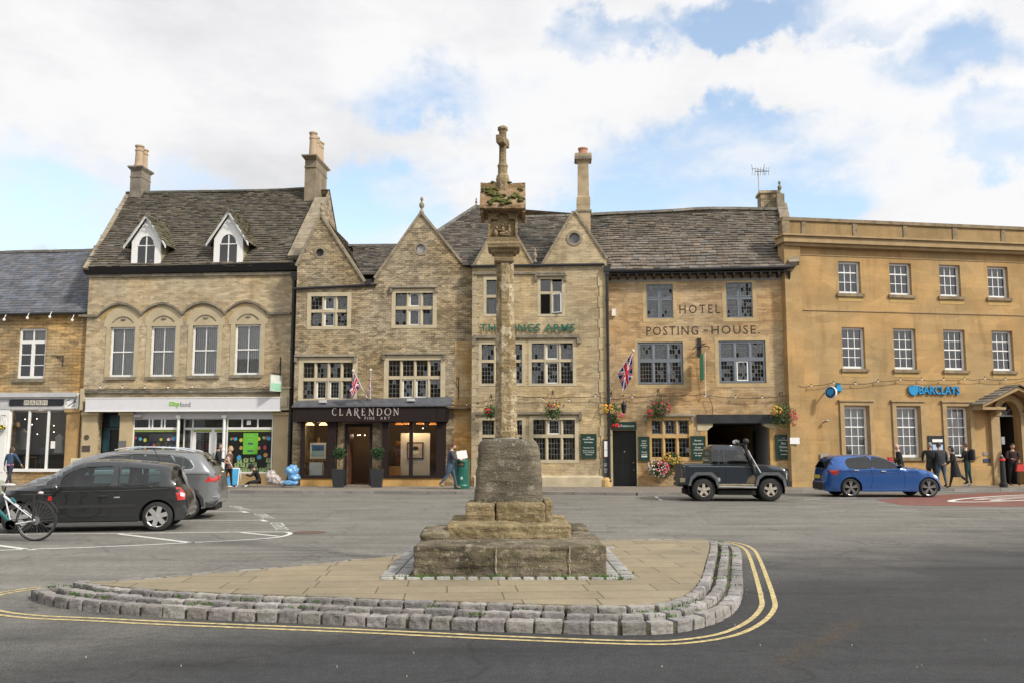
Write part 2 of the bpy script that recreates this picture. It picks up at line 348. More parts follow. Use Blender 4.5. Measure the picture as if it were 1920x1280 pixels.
# ================================================================ GROUND
def asphalt():
 m,nt,b,L=new_mat('asphalt');v=_coords(nt,L)
 s=N(nt,'ShaderNodeSeparateXYZ');L(v,s.inputs[0])
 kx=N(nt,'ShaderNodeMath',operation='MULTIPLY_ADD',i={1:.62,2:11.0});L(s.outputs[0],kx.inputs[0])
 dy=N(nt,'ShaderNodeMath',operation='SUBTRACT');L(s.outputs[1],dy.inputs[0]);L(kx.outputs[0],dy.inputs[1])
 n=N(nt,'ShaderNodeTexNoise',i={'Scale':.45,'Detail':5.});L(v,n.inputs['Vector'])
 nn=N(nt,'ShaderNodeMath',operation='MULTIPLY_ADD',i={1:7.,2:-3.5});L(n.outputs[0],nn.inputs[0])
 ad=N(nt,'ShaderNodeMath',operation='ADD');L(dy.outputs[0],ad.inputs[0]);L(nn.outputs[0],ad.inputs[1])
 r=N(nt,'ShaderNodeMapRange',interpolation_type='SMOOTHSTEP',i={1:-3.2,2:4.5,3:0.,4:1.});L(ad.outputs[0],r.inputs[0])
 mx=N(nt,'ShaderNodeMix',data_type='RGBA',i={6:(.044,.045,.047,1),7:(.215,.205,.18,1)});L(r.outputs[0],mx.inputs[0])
 mp=N(nt,'ShaderNodeMapping',i={'Scale':(.18,.9,1)});L(v,mp.inputs[0])
 col,_=mul_noise(nt,L,mp.outputs[0],mx.outputs[2],1.2,.78,1.12,6)
 col,_=mul_noise(nt,L,v,col,1.1,.84,1.12,6)
 vc=N(nt,'ShaderNodeTexVoronoi',feature='DISTANCE_TO_EDGE',i={'Scale':.33});nw=N(nt,'ShaderNodeTexNoise',i={'Scale':1.4,'Detail':6.});L(v,nw.inputs['Vector']);wv=N(nt,'ShaderNodeVectorMath',operation='ADD');L(v,wv.inputs[0]);L(nw.outputs['Color'],wv.inputs[1]);L(wv.outputs[0],vc.inputs['Vector'])
 rc_=N(nt,'ShaderNodeMapRange',i={1:.0,2:.012,3:.62,4:1.});L(vc.outputs['Distance'],rc_.inputs[0]);cs_=N(nt,'ShaderNodeVectorMath',operation='SCALE');L(col,cs_.inputs[0]);L(rc_.outputs[0],cs_.inputs[3]);col=cs_.outputs[0]
 mq=N(nt,'ShaderNodeMapping',i={'Scale':(.11,1.1,1),'Rotation':(0,0,.12),'Location':(3,5,0)});L(v,mq.inputs[0])
 col,_=mul_noise(nt,L,mq.outputs[0],col,2.1,.70,1.05,5,p0=.3,p1=.5)
 # brown oil-and-mud stain running across the near road
 a,c=ground(1400,1285),ground(1640,1140);d=(c-a).normalized()
 sb=N(nt,'ShaderNodeVectorMath',operation='SUBTRACT',i={1:tuple((a+c)/2)});L(v,sb.inputs[0])
 dl=N(nt,'ShaderNodeVectorMath',operation='DOT_PRODUCT',i={1:tuple(d)});L(sb.outputs[0],dl.inputs[0])
 dn=N(nt,'ShaderNodeVectorMath',operation='DOT_PRODUCT',i={1:(-d.y,d.x,0)});L(sb.outputs[0],dn.inputs[0])
 n4=N(nt,'ShaderNodeTexNoise',i={'Scale':2.2,'Detail':6.});L(v,n4.inputs['Vector'])
 w4=N(nt,'ShaderNodeMath',operation='MULTIPLY_ADD',i={1:.5,2:-.25});L(n4.outputs[0],w4.inputs[0])
 dn2=N(nt,'ShaderNodeMath',operation='ADD');L(dn.outputs['Value'],dn2.inputs[0]);L(w4.outputs[0],dn2.inputs[1])
 ab=N(nt,'ShaderNodeMath',operation='ABSOLUTE');L(dn2.outputs[0],ab.inputs[0]);al=N(nt,'ShaderNodeMath',operation='ABSOLUTE');L(dl.outputs['Value'],al.inputs[0])
 m1=N(nt,'ShaderNodeMapRange',interpolation_type='SMOOTHSTEP',i={1:.02,2:.2,3:1.,4:0.});L(ab.outputs[0],m1.inputs[0])
 m2=N(nt,'ShaderNodeMapRange',interpolation_type='SMOOTHSTEP',i={1:.6,2:1.6,3:.75,4:0.});L(al.outputs[0],m2.inputs[0])
 mm=N(nt,'ShaderNodeMath',operation='MULTIPLY');L(m1.outputs[0],mm.inputs[0]);L(m2.outputs[0],mm.inputs[1])
 sx=N(nt,'ShaderNodeMix',data_type='RGBA',i={7:(.06,.048,.034,1)});L(mm.outputs[0],sx.inputs[0]);L(col,sx.inputs[6])
 col,_=mul_noise(nt,L,v,sx.outputs[2],9.,.80,1.18,7)
 col,g=mul_noise(nt,L,v,col,60.,.55,1.5,4)
 n5=N(nt,'ShaderNodeTexVoronoi',i={'Scale':75.});L(v,n5.inputs['Vector'])
 r5=N(nt,'ShaderNodeMapRange',i={1:0.,2:.5,3:1.5,4:.7});L(n5.outputs['Distance'],r5.inputs[0])
 s5=N(nt,'ShaderNodeVectorMath',operation='SCALE');L(col,s5.inputs[0]);L(r5.outputs[0],s5.inputs[3])
 L(s5.outputs[0],b.inputs['Base Color']);b.inputs['Roughness'].default_value=.78;b.inputs['Specular IOR Level'].default_value=.35
 bp=N(nt,'ShaderNodeBump',i={'Strength':.5,'Distance':.01});L(g,bp.inputs['Height']);L(bp.outputs[0],b.inputs['Normal'])
 return m
mb=MB();mb.quad((-260,-120,0),(260,-120,0),(260,320,0),(-260,320,0))
single('road',mb,asphalt(),kind='structure')
PZ=.10
M_pave=stone('pavement_slabs',(.23,.205,.17),(.27,.24,.2),(.12,.11,.1),bw=.75,bh=.6,ms=.012,dirt=(.8,.78,.75),blocky=.9,bump=.15)
def flat_mat(src):
 pass
def slab_mat(name,c1,c2,mortar,bw,bh,ms,rot=0.,blocky=.88,moss=(.06,.08,.03)):
 m,nt,b,L=new_mat(name);v=_coords(nt,L)
 mp=N(nt,'ShaderNodeMapping',i={'Rotation':(0,0,rot)});L(v,mp.inputs[0])
 br=N(nt,'ShaderNodeTexBrick',offset=.43,squash=1.35,squash_frequency=2,i={'Color1':(*c1,1),'Color2':(*c2,1),'Mortar':(*mortar,1),'Scale':1.,'Mortar Size':ms,'Mortar Smooth':.2,'Bias':0.,'Brick Width':bw,'Row Height':bh})
 L(mp.outputs[0],br.inputs['Vector'])
 col,_=mul_noise(nt,L,v,br.outputs[0],1.5,blocky,1.08,5)
 col,_=mul_noise(nt,L,v,col,.5,(.82,.84,.86),(1.05,1.02,.98),3)
 col,_=mul_noise(nt,L,v,col,9,.9,1.05,6)
 col,f=mul_noise(nt,L,v,col,45,.9,1.08,4)
 L(col,b.inputs['Base Color']);b.inputs['Roughness'].default_value=.85;b.inputs['Specular IOR Level'].default_value=.25
 iv=N(nt,'ShaderNodeMath',operation='MULTIPLY_ADD',i={1:-1.});L(br.outputs['Fac'],iv.inputs[0]);L(f,iv.inputs[2])
 bp=N(nt,'ShaderNodeBump',i={'Strength':.4,'Distance':.01});L(iv.outputs[0],bp.inputs['Height']);L(bp.outputs[0],b.inputs['Normal'])
 return m
M_pave=slab_mat('pavement_slabs',(.22,.195,.165),(.26,.23,.195),(.11,.1,.09),.8,.6,.012)
KERB=[(-90,34.6),(-14,34.4),(-5,33.6),(0,33.0),(4.4,32.4),(6.2,32.7),(8.6,34.2),(12,34.8),(18,35.6),(40,37.5),(90,41)]
mb=MB();P=KERB+[(90,60),(-90,60)];V,F=tri2d(P);mb.add([(x,y,PZ)for x,y in V],F)
single('pavement',mb,M_pave,kind='structure')
mb=MB();M_kerbst=attr_mat('kerb_granite',vnoise=.2,bscale=30)
for i in range(len(KERB)-1):
 a,b=Vector((*KERB[i],0)),Vector((*KERB[i+1],0));d=b-a;n=max(1,int(d.length/.9));nn=Vector((d.y,-d.x,0)).normalized()
 for k in range(n):
  p,q=a+d*(k/n),a+d*((k+.985)/n);g=rnd.uniform(.17,.25);mb.col=(g,g*.95,g*.88)
  mb.hexa([p+nn*.13,q+nn*.13,q,p,p+nn*.13+Vector((0,0,.108)),q+nn*.13+Vector((0,0,.108)),q+Vector((0,0,.112)),p+Vector((0,0,.112))])
single('kerb',mb,M_kerbst,kind='structure')
# ---------------------------------------------------------------- painted lines
M_white=pm('white_paint',(.60,.60,.56),.7,var=.22,scale=9);M_yellow=pm('yellow_paint',(.45,.36,.17),.8,var=.5,scale=14)
def smooth(P,k=6,closed=False):
 out=[];n=len(P);rng=range(n if closed else n-1)
 for i in rng:
  g=(lambda j:P[j%n])if closed else(lambda j:P[max(0,min(n-1,j))])
  p0,p1,p2,p3=g(i-1),g(i),g(i+1),g(i+2)
  for j in range(k):
   t=j/k;out.append(.5*((2*p1)+(p2-p0)*t+(2*p0-5*p1+4*p2-p3)*t*t+(3*p1-p0-3*p2+p3)*t**3))
 if not closed:out.append(P[-1])
 return out
def strip(mb,P,w_,z=.004,off=0.):
 n=len(P);A=[]
 for i,p in enumerate(P):
  d=(P[min(i+1,n-1)]-P[max(i-1,0)]);d.z=0;d.normalize();nn=Vector((-d.y,d.x,0));A+=[(p+nn*(off-w_/2)),(p+nn*(off+w_/2))]
 mb.add([(a.x,a.y,z)for a in A],[[2*i,2*i+2,2*i+3,2*i+1]for i in range(n-1)])
G=lambda pts,z=0.:[ground(x,y,z)for x,y in pts]
YL=smooth(G([(78,1099.5),(20,1107),(-30,1117),(-52,1131),(-30,1147),(50,1158),(160,1163),(320,1171),(640,1184),(960,1199),(1200,1207.5),(1300,1204),(1380,1190),(1430,1166),(1452,1140),(1450,1118),(1437,1080),(1423,1045),(1411,1028),(1390,1019),(1362,1014.5)]),6)
mb=MB();strip(mb,YL,.055);strip(mb,YL,.055,off=.135);single('double_yellow_line',mb,M_yellow,kind='structure')
mb=MB()
for pts,w_ in(([(-200,1041),(0,1031),(200,1024),(400,1014.5),(480,1010),(520,1006.5),(540,1002),(544,998.5),(535,996.5)],.09),([(-200,1003),(0,1001),(250,999),(400,997),(534,996.5)],.09),([(221,1000),(361,1017)],.12),([(-40,1017),(62,1030.5)],.12),([(452,997.5),(522,1004.5)],.1),([(100,974.5),(490,974.5)],.09),([(488,973.6),(499,976.6)],.13),([(300,958.5),(456,958.5)],.09),([(453,957.6),(463,960.3)],.14),([(413,946),(409,949)],.1),([(1229,930),(1234,933)],.1),([(1237,935),(1242,937.5),(1275,937.5)],.1),([(1310,937.5),(1340,937.5)],.1),([(1378,937),(1409,936.5)],.1),([(1441,936.5),(1475,936)],.1),([(1508,935.5),(1540,934.5)],.1),([(1574,933.5),(1606,932)],.1),([(1636,931),(1667,929.5)],.1),([(1772,921),(1852,919.5)],.09),([(1862,919.5),(1920,918)],.09)):
 P=G(pts);strip(mb,smooth(P,5)if len(P)>2 else P,w_)
single('parking_bay_lines',mb,M_white,kind='structure')
def bay_word(A,B_,C_,word,mb):
 """word lying on the road between three ground points: A start, B end of the baseline, C above A"""
 t=text_mb(word,0,1,0,1,0,th=.0);ex=B_-A;ez=C_-A
 for f in t.f:
  if len(f)>=3:
   P=[A+ex*t.v[i][0]+ez*t.v[i][2]for i in f]
   if len({round(t.v[i][1],5)for i in f})==1:mb.add([(p.x,p.y,.0045)for p in P],[list(range(len(P)))])
mb=MB()
bay_word(ground(542,992),ground(529,979),ground(516,992),'DISABLED',mb)
bay_word(ground(516,971),ground(496,962),ground(492,971),'DISABLED',mb)
bay_word(ground(470,955),ground(446,947.6),ground(450,955),'DISABLED',mb)
single('parking_bay_words',mb,M_white,kind='structure')
mb=MB();strip(mb,G([(-300,921.6),(300,921.4),(560,922.2),(700,923.4),(900,925.5),(1100,928.5),(1225,930.5)]),.09);single('yellow_kerb_line',mb,pm('pale_yellow_paint',(.5,.46,.32),.7,var=.2),kind='structure')
# red surfacing with the speed roundel
mb=MB();P=G([(1640,936),(1760,927),(1860,922.5),(2300,915),(2300,938),(1920,949),(1800,948),(1690,946)]);V,F=tri2d([(p.x,p.y)for p in P],grid=.5);mb.add([(x,y,.004)for x,y in V],F)
M_red=pm('red_road_surfacing',(.17,.068,.052),.8,var=.22,scale=1.2,bump=.3)
single('red_road_surface',mb,M_red,kind='structure')
mb=MB();a=ground(1787,940.5);b=ground(2010,925.5);cc=(a+b)/2;u=(b-a)/2;vv=Vector((-u.y,u.x,0)).normalized()*.95
for r0 in(0,):
 n=48;o_=[cc+u*math.cos(2*math.pi*i/n)+vv*math.sin(2*math.pi*i/n)for i in range(n)];i_=[cc+u*.91*math.cos(2*math.pi*i/n)+vv*.80*math.sin(2*math.pi*i/n)for i in range(n)]
 mb.add([(p.x,p.y,.008)for p in o_+i_],[[i,(i+1)%n,n+(i+1)%n,n+i]for i in range(n)])
t=MB();A=cc-u*.62+vv*-.48;bay_word(cc+u*.6-vv*.5,cc+u*.6+vv*.5,cc-u*.6-vv*.5,'20',t);t.v=[(x,y,.008)for x,y,z in t.v];mb.join(t)
single('speed_roundel',mb,M_white,kind='structure')
mb=MB();c=ground(580,997.5);mb.cyl(c+Vector((0,0,-.01)),c+Vector((0,0,.006)),.33,n=20);single('manhole_cover',mb,pm('rusty_iron',(.1,.06,.045),.6,var=.3,scale=8),kind='structure')
mb=MB()
for px,py in[(775,1224)]+[(rnd.uniform(0,1900),rnd.uniform(1150,1275))for _ in range(12)]+[(rnd.uniform(1390,1460),rnd.uniform(1040,1120))for _ in range(14)]:
 c=ground(px,py);s_=rnd.uniform(.005,.012);q=[(c.x+s_*math.cos(a)*rnd.uniform(.5,1),c.y+s_*math.sin(a)*rnd.uniform(.5,1))for a in(0,1.2,2.6,3.9,5.1)];mb.slab(q,.0,.012)
single('grit',mb,pm('grit_stone',(.3,.29,.27)),kind='stuff')
# ================================================================ TRAFFIC ISLAND
ISL=smooth(G([(54,1118),(76,1131),(130,1142),(250,1153),(400,1162),(560,1168),(700,1175),(850,1180.5),(960,1185),(1100,1189),(1200,1190),(1270,1186),(1335,1171),(1375,1150),(1392,1120),(1392,1080),(1390,1045)])+G([(1379,1020),(1340,1012)],.12)+G([(1240,1009.5),(1100,1011),(900,1024),(745,1037),(640,1047),(500,1061),(380,1071),(250,1082)],.15)+G([(140,1091.5),(84,1097.5)],.12),5,True)
def ccw(P):
 return P if sum(P[i].x*P[(i+1)%len(P)].y-P[(i+1)%len(P)].x*P[i].y for i in range(len(P)))>0 else P[::-1]
ISL=ccw(ISL)
def offset(P,d):
 n=len(P);o=[]
 for i in range(n):
  t=P[(i+1)%n]-P[i-1];t.z=0;t.normalize();o.append(P[i]+Vector((-t.y,t.x,0))*d)
 def dist(p):
  best=9.
  for i in range(n):
   a,b=P[i],P[(i+1)%n];ab=b-a;L2=ab.length_squared;t=max(0,min(1,(p-a).dot(ab)/L2))if L2 else 0;best=min(best,(Vector((p.x,p.y,0))-Vector(((a+ab*t).x,(a+ab*t).y,0))).length)
  return best
 poly=[(p.x,p.y)for p in P];return[p for p in o if dist(p)>d*.93 and inside((p.x,p.y),poly)]
def resample(P,step,closed=True):
 Q=P+[P[0]]if closed else P;L_=[0.]
 for i in range(len(Q)-1):L_.append(L_[-1]+(Q[i+1]-Q[i]).length)
 def at(s):
  s=max(0,min(L_[-1]-1e-6,s));
  for i in range(len(Q)-1):
   if L_[i+1]>=s:return Q[i]+(Q[i+1]-Q[i])*((s-L_[i])/max(1e-9,L_[i+1]-L_[i]))
 return at,L_[-1]
def rough_block(mb,M_,hx,hy,hz,r=.03,amp=.01,nx=4,ny=4,nz=4,seed=0.,freq=6.,strata=0.):
 """rounded, noise-worn stone block centred at the origin of M_"""
 def pos(p):
  q=Vector((max(-hx+r,min(hx-r,p.x)),max(-hy+r,min(hy-r,p.y)),max(-hz+r,min(hz-r,p.z))));d=p-q
  if d.length>1e-6:p=q+d.normalized()*r*min(1.,d.length/r*1.0 if d.length<r else 1.)
  s=p*freq+Vector((seed*3.7,seed*1.3,seed*7.1));nn=noise.noise(s)*.6+noise.noise(s*2.3)*.3+noise.noise(s*5.1)*.2
  nn+=strata*noise.noise(Vector((p.x*2+seed,p.y*2,p.z*16)));g=Vector((p.x/hx if hx else 0,p.y/hy,p.z/hz));k=max(abs(g.x),abs(g.y),abs(g.z));dr=Vector([c/k if abs(c)>.82*k else 0 for c in g]);dr.normalize()
  return M_@(p+dr*nn*amp)
 for ax,(h1,n1),(h2,n2)in((0,(1,ny),(2,nz)),(1,(0,nx),(2,nz)),(2,(0,nx),(1,ny))):
  H=(hx,hy,hz)
  for sg in(-1,1):
   vs_=[]
   for i in range(n1+1):
    for j in range(n2+1):
     p=[0,0,0];p[ax]=sg*H[ax];p[h1]=-H[h1]+2*H[h1]*i/n1;p[h2]=-H[h2]+2*H[h2]*j/n2;vs_.append(pos(Vector(p)))
   mb.add(vs_,[[i*(n2+1)+j,(i+1)*(n2+1)+j,(i+1)*(n2+1)+j+1,i*(n2+1)+j+1]for i in range(n1)for j in range(n2)])
M_sett=attr_mat('granite_sett',vnoise=.28,bscale=22,bump=.7,spots=.35,lich=(.34,.33,.30))
IZ=.185
mb=MB()
for row,(din,dw,top,bot)in enumerate(((0.0,.14,.108,-.03),(.185,.115,.145,.03),(.35,.11,.185,.07))):
 P=offset(ISL,din+dw/2);at,LL=resample(P,.2);s_=rnd.random()*.1
 while s_<LL-.05:
  l=rnd.uniform(.17,.25)*(1. if row==0 else 1.12);a,b=at(s_),at(s_+l);s_+=l+rnd.uniform(.014,.032)
  if(b-a).length<.06:continue
  d=(b-a).normalized();c=(a+b)/2;tz=top+rnd.uniform(-.008,.008)
  Mx=Matrix.Translation((c.x,c.y,(tz+bot)/2))@Matrix.Rotation(math.atan2(d.y,d.x)+rnd.uniform(-.04,.04),4,'Z')@Matrix.Rotation(rnd.uniform(-.05,.05),4,'X')
  g=rnd.uniform(.2,.31);mb.col=(g,g*rnd.uniform(.92,.97),g*rnd.uniform(.86,.93))
  fine=c.y<11.5
  rough_block(mb,Mx,(b-a).length/2,dw/2*rnd.uniform(.93,1.02),(tz-bot)/2,r=.014,amp=.017,nx=8 if fine else 4,ny=5 if fine else 4,nz=6 if fine else 3,seed=rnd.random()*50,freq=12)
single('kerb_setts',mb,M_sett,kind='structure',smooth=False)
bed=offset(ISL,.02);mb=MB();P=[(p.x,p.y)for p in bed];
M_bed=pm('mossy_joint_soil',(.075,.072,.045),.95,var=.5,scale=2.5,bump=.5)
V,F=tri2d(P);mb.add([(x,y,.08)for x,y in V],F);n=len(P);mb.add([(x,y,.08)for x,y in P]+[(x,y,-.01)for x,y in P],[[i,(i+1)%n,n+(i+1)%n,n+i]for i in range(n)])
single('island_bed',mb,M_bed,kind='structure')
M_flag=slab_mat('sandstone_flags',(.265,.222,.150),(.315,.265,.18),(.13,.115,.075),.74,.46,.009,rot=R(-4))
inner=offset(ISL,.47);V,F=tri2d([(p.x,p.y)for p in inner]);mb=MB();mb.add([(x,y,IZ)for x,y in V],F);n=len(inner);mb.add([(p.x,p.y,IZ)for p in inner]+[(p.x,p.y,.1)for p in inner],[[i,(i+1)%n,n+(i+1)%n,n+i]for i in range(n)])
single('island_paving',mb,M_flag,kind='structure')
# ---------------------------------------------------------------- market cross
CY=11.55
bl,br_=ground(775,1083,IZ),ground(1138,1083,IZ);FY=bl.y
X0,X1=bl.x,br_.x;DB=3.0
# ring of flat setts round the base
mb=MB();rw=.36
for side in range(4):
 if side in(0,2):A=Vector((X0-rw,FY-.14 if side==0 else FY+DB+.02,0));Lr=X1-X0+2*rw;dv=Vector((1,0,0));wv=Vector((0,1,0));rows=1
 else:A=Vector((X0-rw if side==1 else X1+.02,FY,0));Lr=DB;dv=Vector((0,1,0));wv=Vector((1,0,0));rows=2
 for rr in range(rows):
  s_=0.
  while s_<Lr-.05:
   l=rnd.uniform(.1,.16);c=A+dv*(s_+l/2)+wv*(.055+rr*.17);s_+=l+.025;g=rnd.uniform(.27,.38);mb.col=(g,g*.98,g*.93)
   Mx=Matrix.Translation((c.x,c.y,IZ-.012+rnd.uniform(0,.008)))
   hx,hy=(l/2,.06)if side in(0,2)else(.08,l/2)
   rough_block(mb,Mx,hx,hy,.035,r=.015,amp=.005,nx=3,ny=3,nz=2,seed=rnd.random()*50,freq=15)
single('sett_border',mb,M_sett,kind='structure')
def cross_mat(name,c1,c2,lich,green=.0,lp=.56,white=0.):
 m,nt,b,L=new_mat(name);v=_coords(nt,L)
 n=N(nt,'ShaderNodeTexNoise',i={'Scale':1.7,'Detail':8.,'Roughness':.65});L(v,n.inputs['Vector'])
 r=N(nt,'ShaderNodeValToRGB');L(n.outputs[0],r.inputs[0]);r.color_ramp.elements[0].position=.38;r.color_ramp.elements[0].color=(*c1,1);r.color_ramp.elements[1].position=.62;r.color_ramp.elements[1].color=(*c2,1)
 mp=N(nt,'ShaderNodeMapping',i={'Scale':(1,1,5.)});L(v,mp.inputs[0])
 col,h1=mul_noise(nt,L,mp.outputs[0],r.outputs[0],2.4,.6,1.2,8)
 n2=N(nt,'ShaderNodeTexNoise',i={'Scale':9.,'Detail':8.,'Roughness':.7});L(v,n2.inputs['Vector'])
 r2=N(nt,'ShaderNodeMapRange',i={1:lp,2:lp+.06,3:0.,4:.85});L(n2.outputs[0],r2.inputs[0])
 mx=N(nt,'ShaderNodeMix',data_type='RGBA',i={7:(*lich,1)});L(r2.outputs[0],mx.inputs[0]);L(col,mx.inputs[6]);col=mx.outputs[2]
 n6=N(nt,'ShaderNodeTexNoise',i={'Scale':26.,'Detail':4.,'Roughness':.6});L(v,n6.inputs['Vector'])
 r6=N(nt,'ShaderNodeMapRange',i={1:.67,2:.70,3:0.,4:.75});L(n6.outputs[0],r6.inputs[0])
 m6=N(nt,'ShaderNodeMix',data_type='RGBA',i={7:(.5,.49,.43,1)});L(r6.outputs[0],m6.inputs[0]);L(col,m6.inputs[6]);col=m6.outputs[2]
 if white:
  n7=N(nt,'ShaderNodeTexNoise',i={'Scale':3.6,'Detail':9.,'Roughness':.8});mp7=N(nt,'ShaderNodeMapping',i={'Scale':(2.2,2.2,.8)});L(v,mp7.inputs[0]);L(mp7.outputs[0],n7.inputs['Vector'])
  r7=N(nt,'ShaderNodeMapRange',i={1:.50,2:.62,3:0.,4:white});L(n7.outputs[0],r7.inputs[0])
  m7=N(nt,'ShaderNodeMix',data_type='RGBA',i={7:(.60,.50,.36,1)});L(r7.outputs[0],m7.inputs[0]);L(col,m7.inputs[6]);col=m7.outputs[2]
 if green:
  n3=N(nt,'ShaderNodeTexNoise',i={'Scale':4.3,'Detail':7.,'Roughness':.7});L(mp.outputs[0],n3.inputs['Vector'])
  r3=N(nt,'ShaderNodeMapRange',i={1:.5,2:.6,3:0.,4:green});L(n3.outputs[0],r3.inputs[0])
  m3=N(nt,'ShaderNodeMix',data_type='RGBA',i={7:(.10,.105,.035,1)});L(r3.outputs[0],m3.inputs[0]);L(col,m3.inputs[6]);col=m3.outputs[2]
 col,f=mul_noise(nt,L,v,col,40,.75,1.2,5)
 L(col,b.inputs['Base Color']);b.inputs['Roughness'].default_value=.95;b.inputs['Specular IOR Level'].default_value=.15
 a=N(nt,'ShaderNodeMath',operation='MULTIPLY_ADD',i={1:2.});L(h1,a.inputs[0]);L(f,a.inputs[2]);bp=N(nt,'ShaderNodeBump',i={'Strength':.8,'Distance':.025});L(a.outputs[0],bp.inputs['Height']);L(bp.outputs[0],b.inputs['Normal'])
 return m
M_cb=cross_mat('weathered_base_stone',(.085,.072,.055),(.24,.20,.145),(.33,.28,.21),.45)
M_cs=cross_mat('golden_step_stone',(.19,.145,.08),(.33,.26,.15),(.36,.30,.19),.2)
M_cp=cross_mat('grey_plinth_stone',(.125,.11,.085),(.215,.185,.135),(.27,.245,.19),.12)
M_ct=cross_mat('lichened_shaft_stone',(.21,.155,.075),(.36,.275,.15),(.50,.43,.30),.10,.52,white=.85)
M_ch=cross_mat('carved_head_stone',(.25,.185,.105),(.36,.275,.165),(.38,.32,.22),.05,.6)
cross=Thing('market_cross','tall medieval stone market cross on a stepped, lichen-covered base on the paved island','market cross',base=((X0+X1)/2,FY+DB/2,IZ))
def blk(mb,x0,x1,y0,y1,z0,z1,**k):
 rough_block(mb,Matrix.Translation(((x0+x1)/2,(y0+y1)/2,(z0+z1)/2)),(x1-x0)/2,(y1-y0)/2,(z1-z0)/2,**k)
mb=MB();zt=atY(960,1022,FY).z
xa,xb=atY(930,1050,FY).x,atY(1068,1050,FY).x
blk(mb,X0,X1,FY,FY+DB/2,IZ-.03,zt,r=.03,amp=.03,nx=110,ny=40,nz=26,seed=2,freq=3.4,strata=.7)
blk(mb,X0,(X0+X1)/2-.3,FY+DB/2+.005,FY+DB,IZ-.03,zt,r=.04,amp=.02,nx=10,ny=10,nz=6,seed=9,freq=3)
blk(mb,(X0+X1)/2-.295,X1-.02,FY+DB/2+.01,FY+DB,IZ-.03,zt+.01,r=.04,amp=.02,nx=10,ny=10,nz=6,seed=19,freq=3)
base_o=cross.part('base_step',mb,M_cb)
for x_ in(xa,xb):g=MB();g.tube([(x_+.004*math.sin(k*2),FY-.012+.012*noise.noise(Vector((x_*9,k,0))),IZ+.02+(zt-IZ-.03)*k/8)for k in range(9)],.008,5);cross.part('mortar_joint',g,pm('pale_mortar',(.34,.31,.26),.95,var=.2),parent=base_o)
mb=MB();Y2=FY+.84;a,b=atY(838,1000,Y2).x,atY(1070,1000,Y2).x;z2=atY(950,983,Y2).z
blk(mb,a,b,Y2,Y2+1.75,zt-.03,z2,r=.035,amp=.055,nx=70,ny=50,nz=12,seed=3,freq=3.2,strata=.3)
cross.part('middle_step',mb,M_cs)
mb=MB();p0,p1=atY(790,1003,FY+.75),atY(838,995,FY+.75)
blk(mb,p0.x-.02,p1.x+.03,FY+.62,FY+1.6,zt-.04,zt+.10,r=.07,amp=.05,nx=12,ny=18,nz=6,seed=5,freq=4)
cross.part('loose_slab',mb,M_cb);mb=MB();blk(mb,b-.02,b+.30,FY+1.7,FY+2.6,zt-.03,zt+.05,r=.05,amp=.03,nx=8,ny=10,nz=5,seed=6,freq=4)
cross.part('loose_slab',mb,M_cb)
mb=MB();Y3=FY+1.36;z3=atY(950,942,Y3).z;a,m_,b=atY(872,955,Y3).x,atY(1022,955,Y3).x,atY(1037,950,Y3).x
blk(mb,a,atY(929,955,Y3).x,Y3,Y3+1.,z2-.05,z3-.005,r=.04,amp=.03,nx=24,ny=20,nz=12,seed=11,freq=4,strata=.3)
blk(mb,atY(929.2,955,Y3).x,m_,Y3-.01,Y3+1.,z2-.05,z3,r=.04,amp=.03,nx=36,ny=20,nz=12,seed=12,freq=4,strata=.3)
blk(mb,m_-.01,b,Y3+.06,Y3+.95,z2-.05,z3+.02,r=.035,amp=.03,nx=5,ny=12,nz=7,seed=13,freq=4)
cross.part('top_step',mb,M_cs)
# plinth: a tapering block with rounded shoulders
Y4=FY+1.56;zb,ztp=z3-.02,atY(950,822,Y4).z;cx=atY(953.5,880,Y4).x;hw=(atY(1020,940,Y4).x-atY(887,940,Y4).x)/2;hwt=(atY(1011,830,Y4).x-atY(897,830,Y4).x)/2;hd=.44;PCY=Y4+hd
mb=MB();NS,NL=44,22;Vv=[]
def sq(t,k=7.):
 c,s_=math.cos(t),math.sin(t);r_=(abs(c)**k+abs(s_)**k)**(-1/k);return c*r_,s_*r_
for j in range(NL+1):
 f=j/NL;z=zb+(ztp-zb)*f;e=max(0,(f-.86)/.14);sh=(1-.16*e*e)if f<1 else .82
 for i in range(NS):
  c_,s_=sq(2*math.pi*i/NS,9 if f<.5 else 6);h=hw+(hwt-hw)*f
  p=Vector((cx+c_*h*sh,PCY+s_*hd*sh*(1-.08*f),z));nn=(noise.noise(p*3.1)*.022+noise.noise(p*9)*.011+noise.noise(Vector((p.x*3,p.y*3,p.z*14)))*.012);Vv.append(p+Vector((c_,s_,0))*nn+Vector((0,0,noise.noise(p*5+Vector((9,0,0)))*.012 if j>0 else 0)))
mb.add(Vv,[[j*NS+i,j*NS+(i+1)%NS,(j+1)*NS+(i+1)%NS,(j+1)*NS+i]for j in range(NL)for i in range(NS)]+[[NL*NS+i for i in range(NS)]])
cross.part('plinth',mb,M_cp,smooth=True)
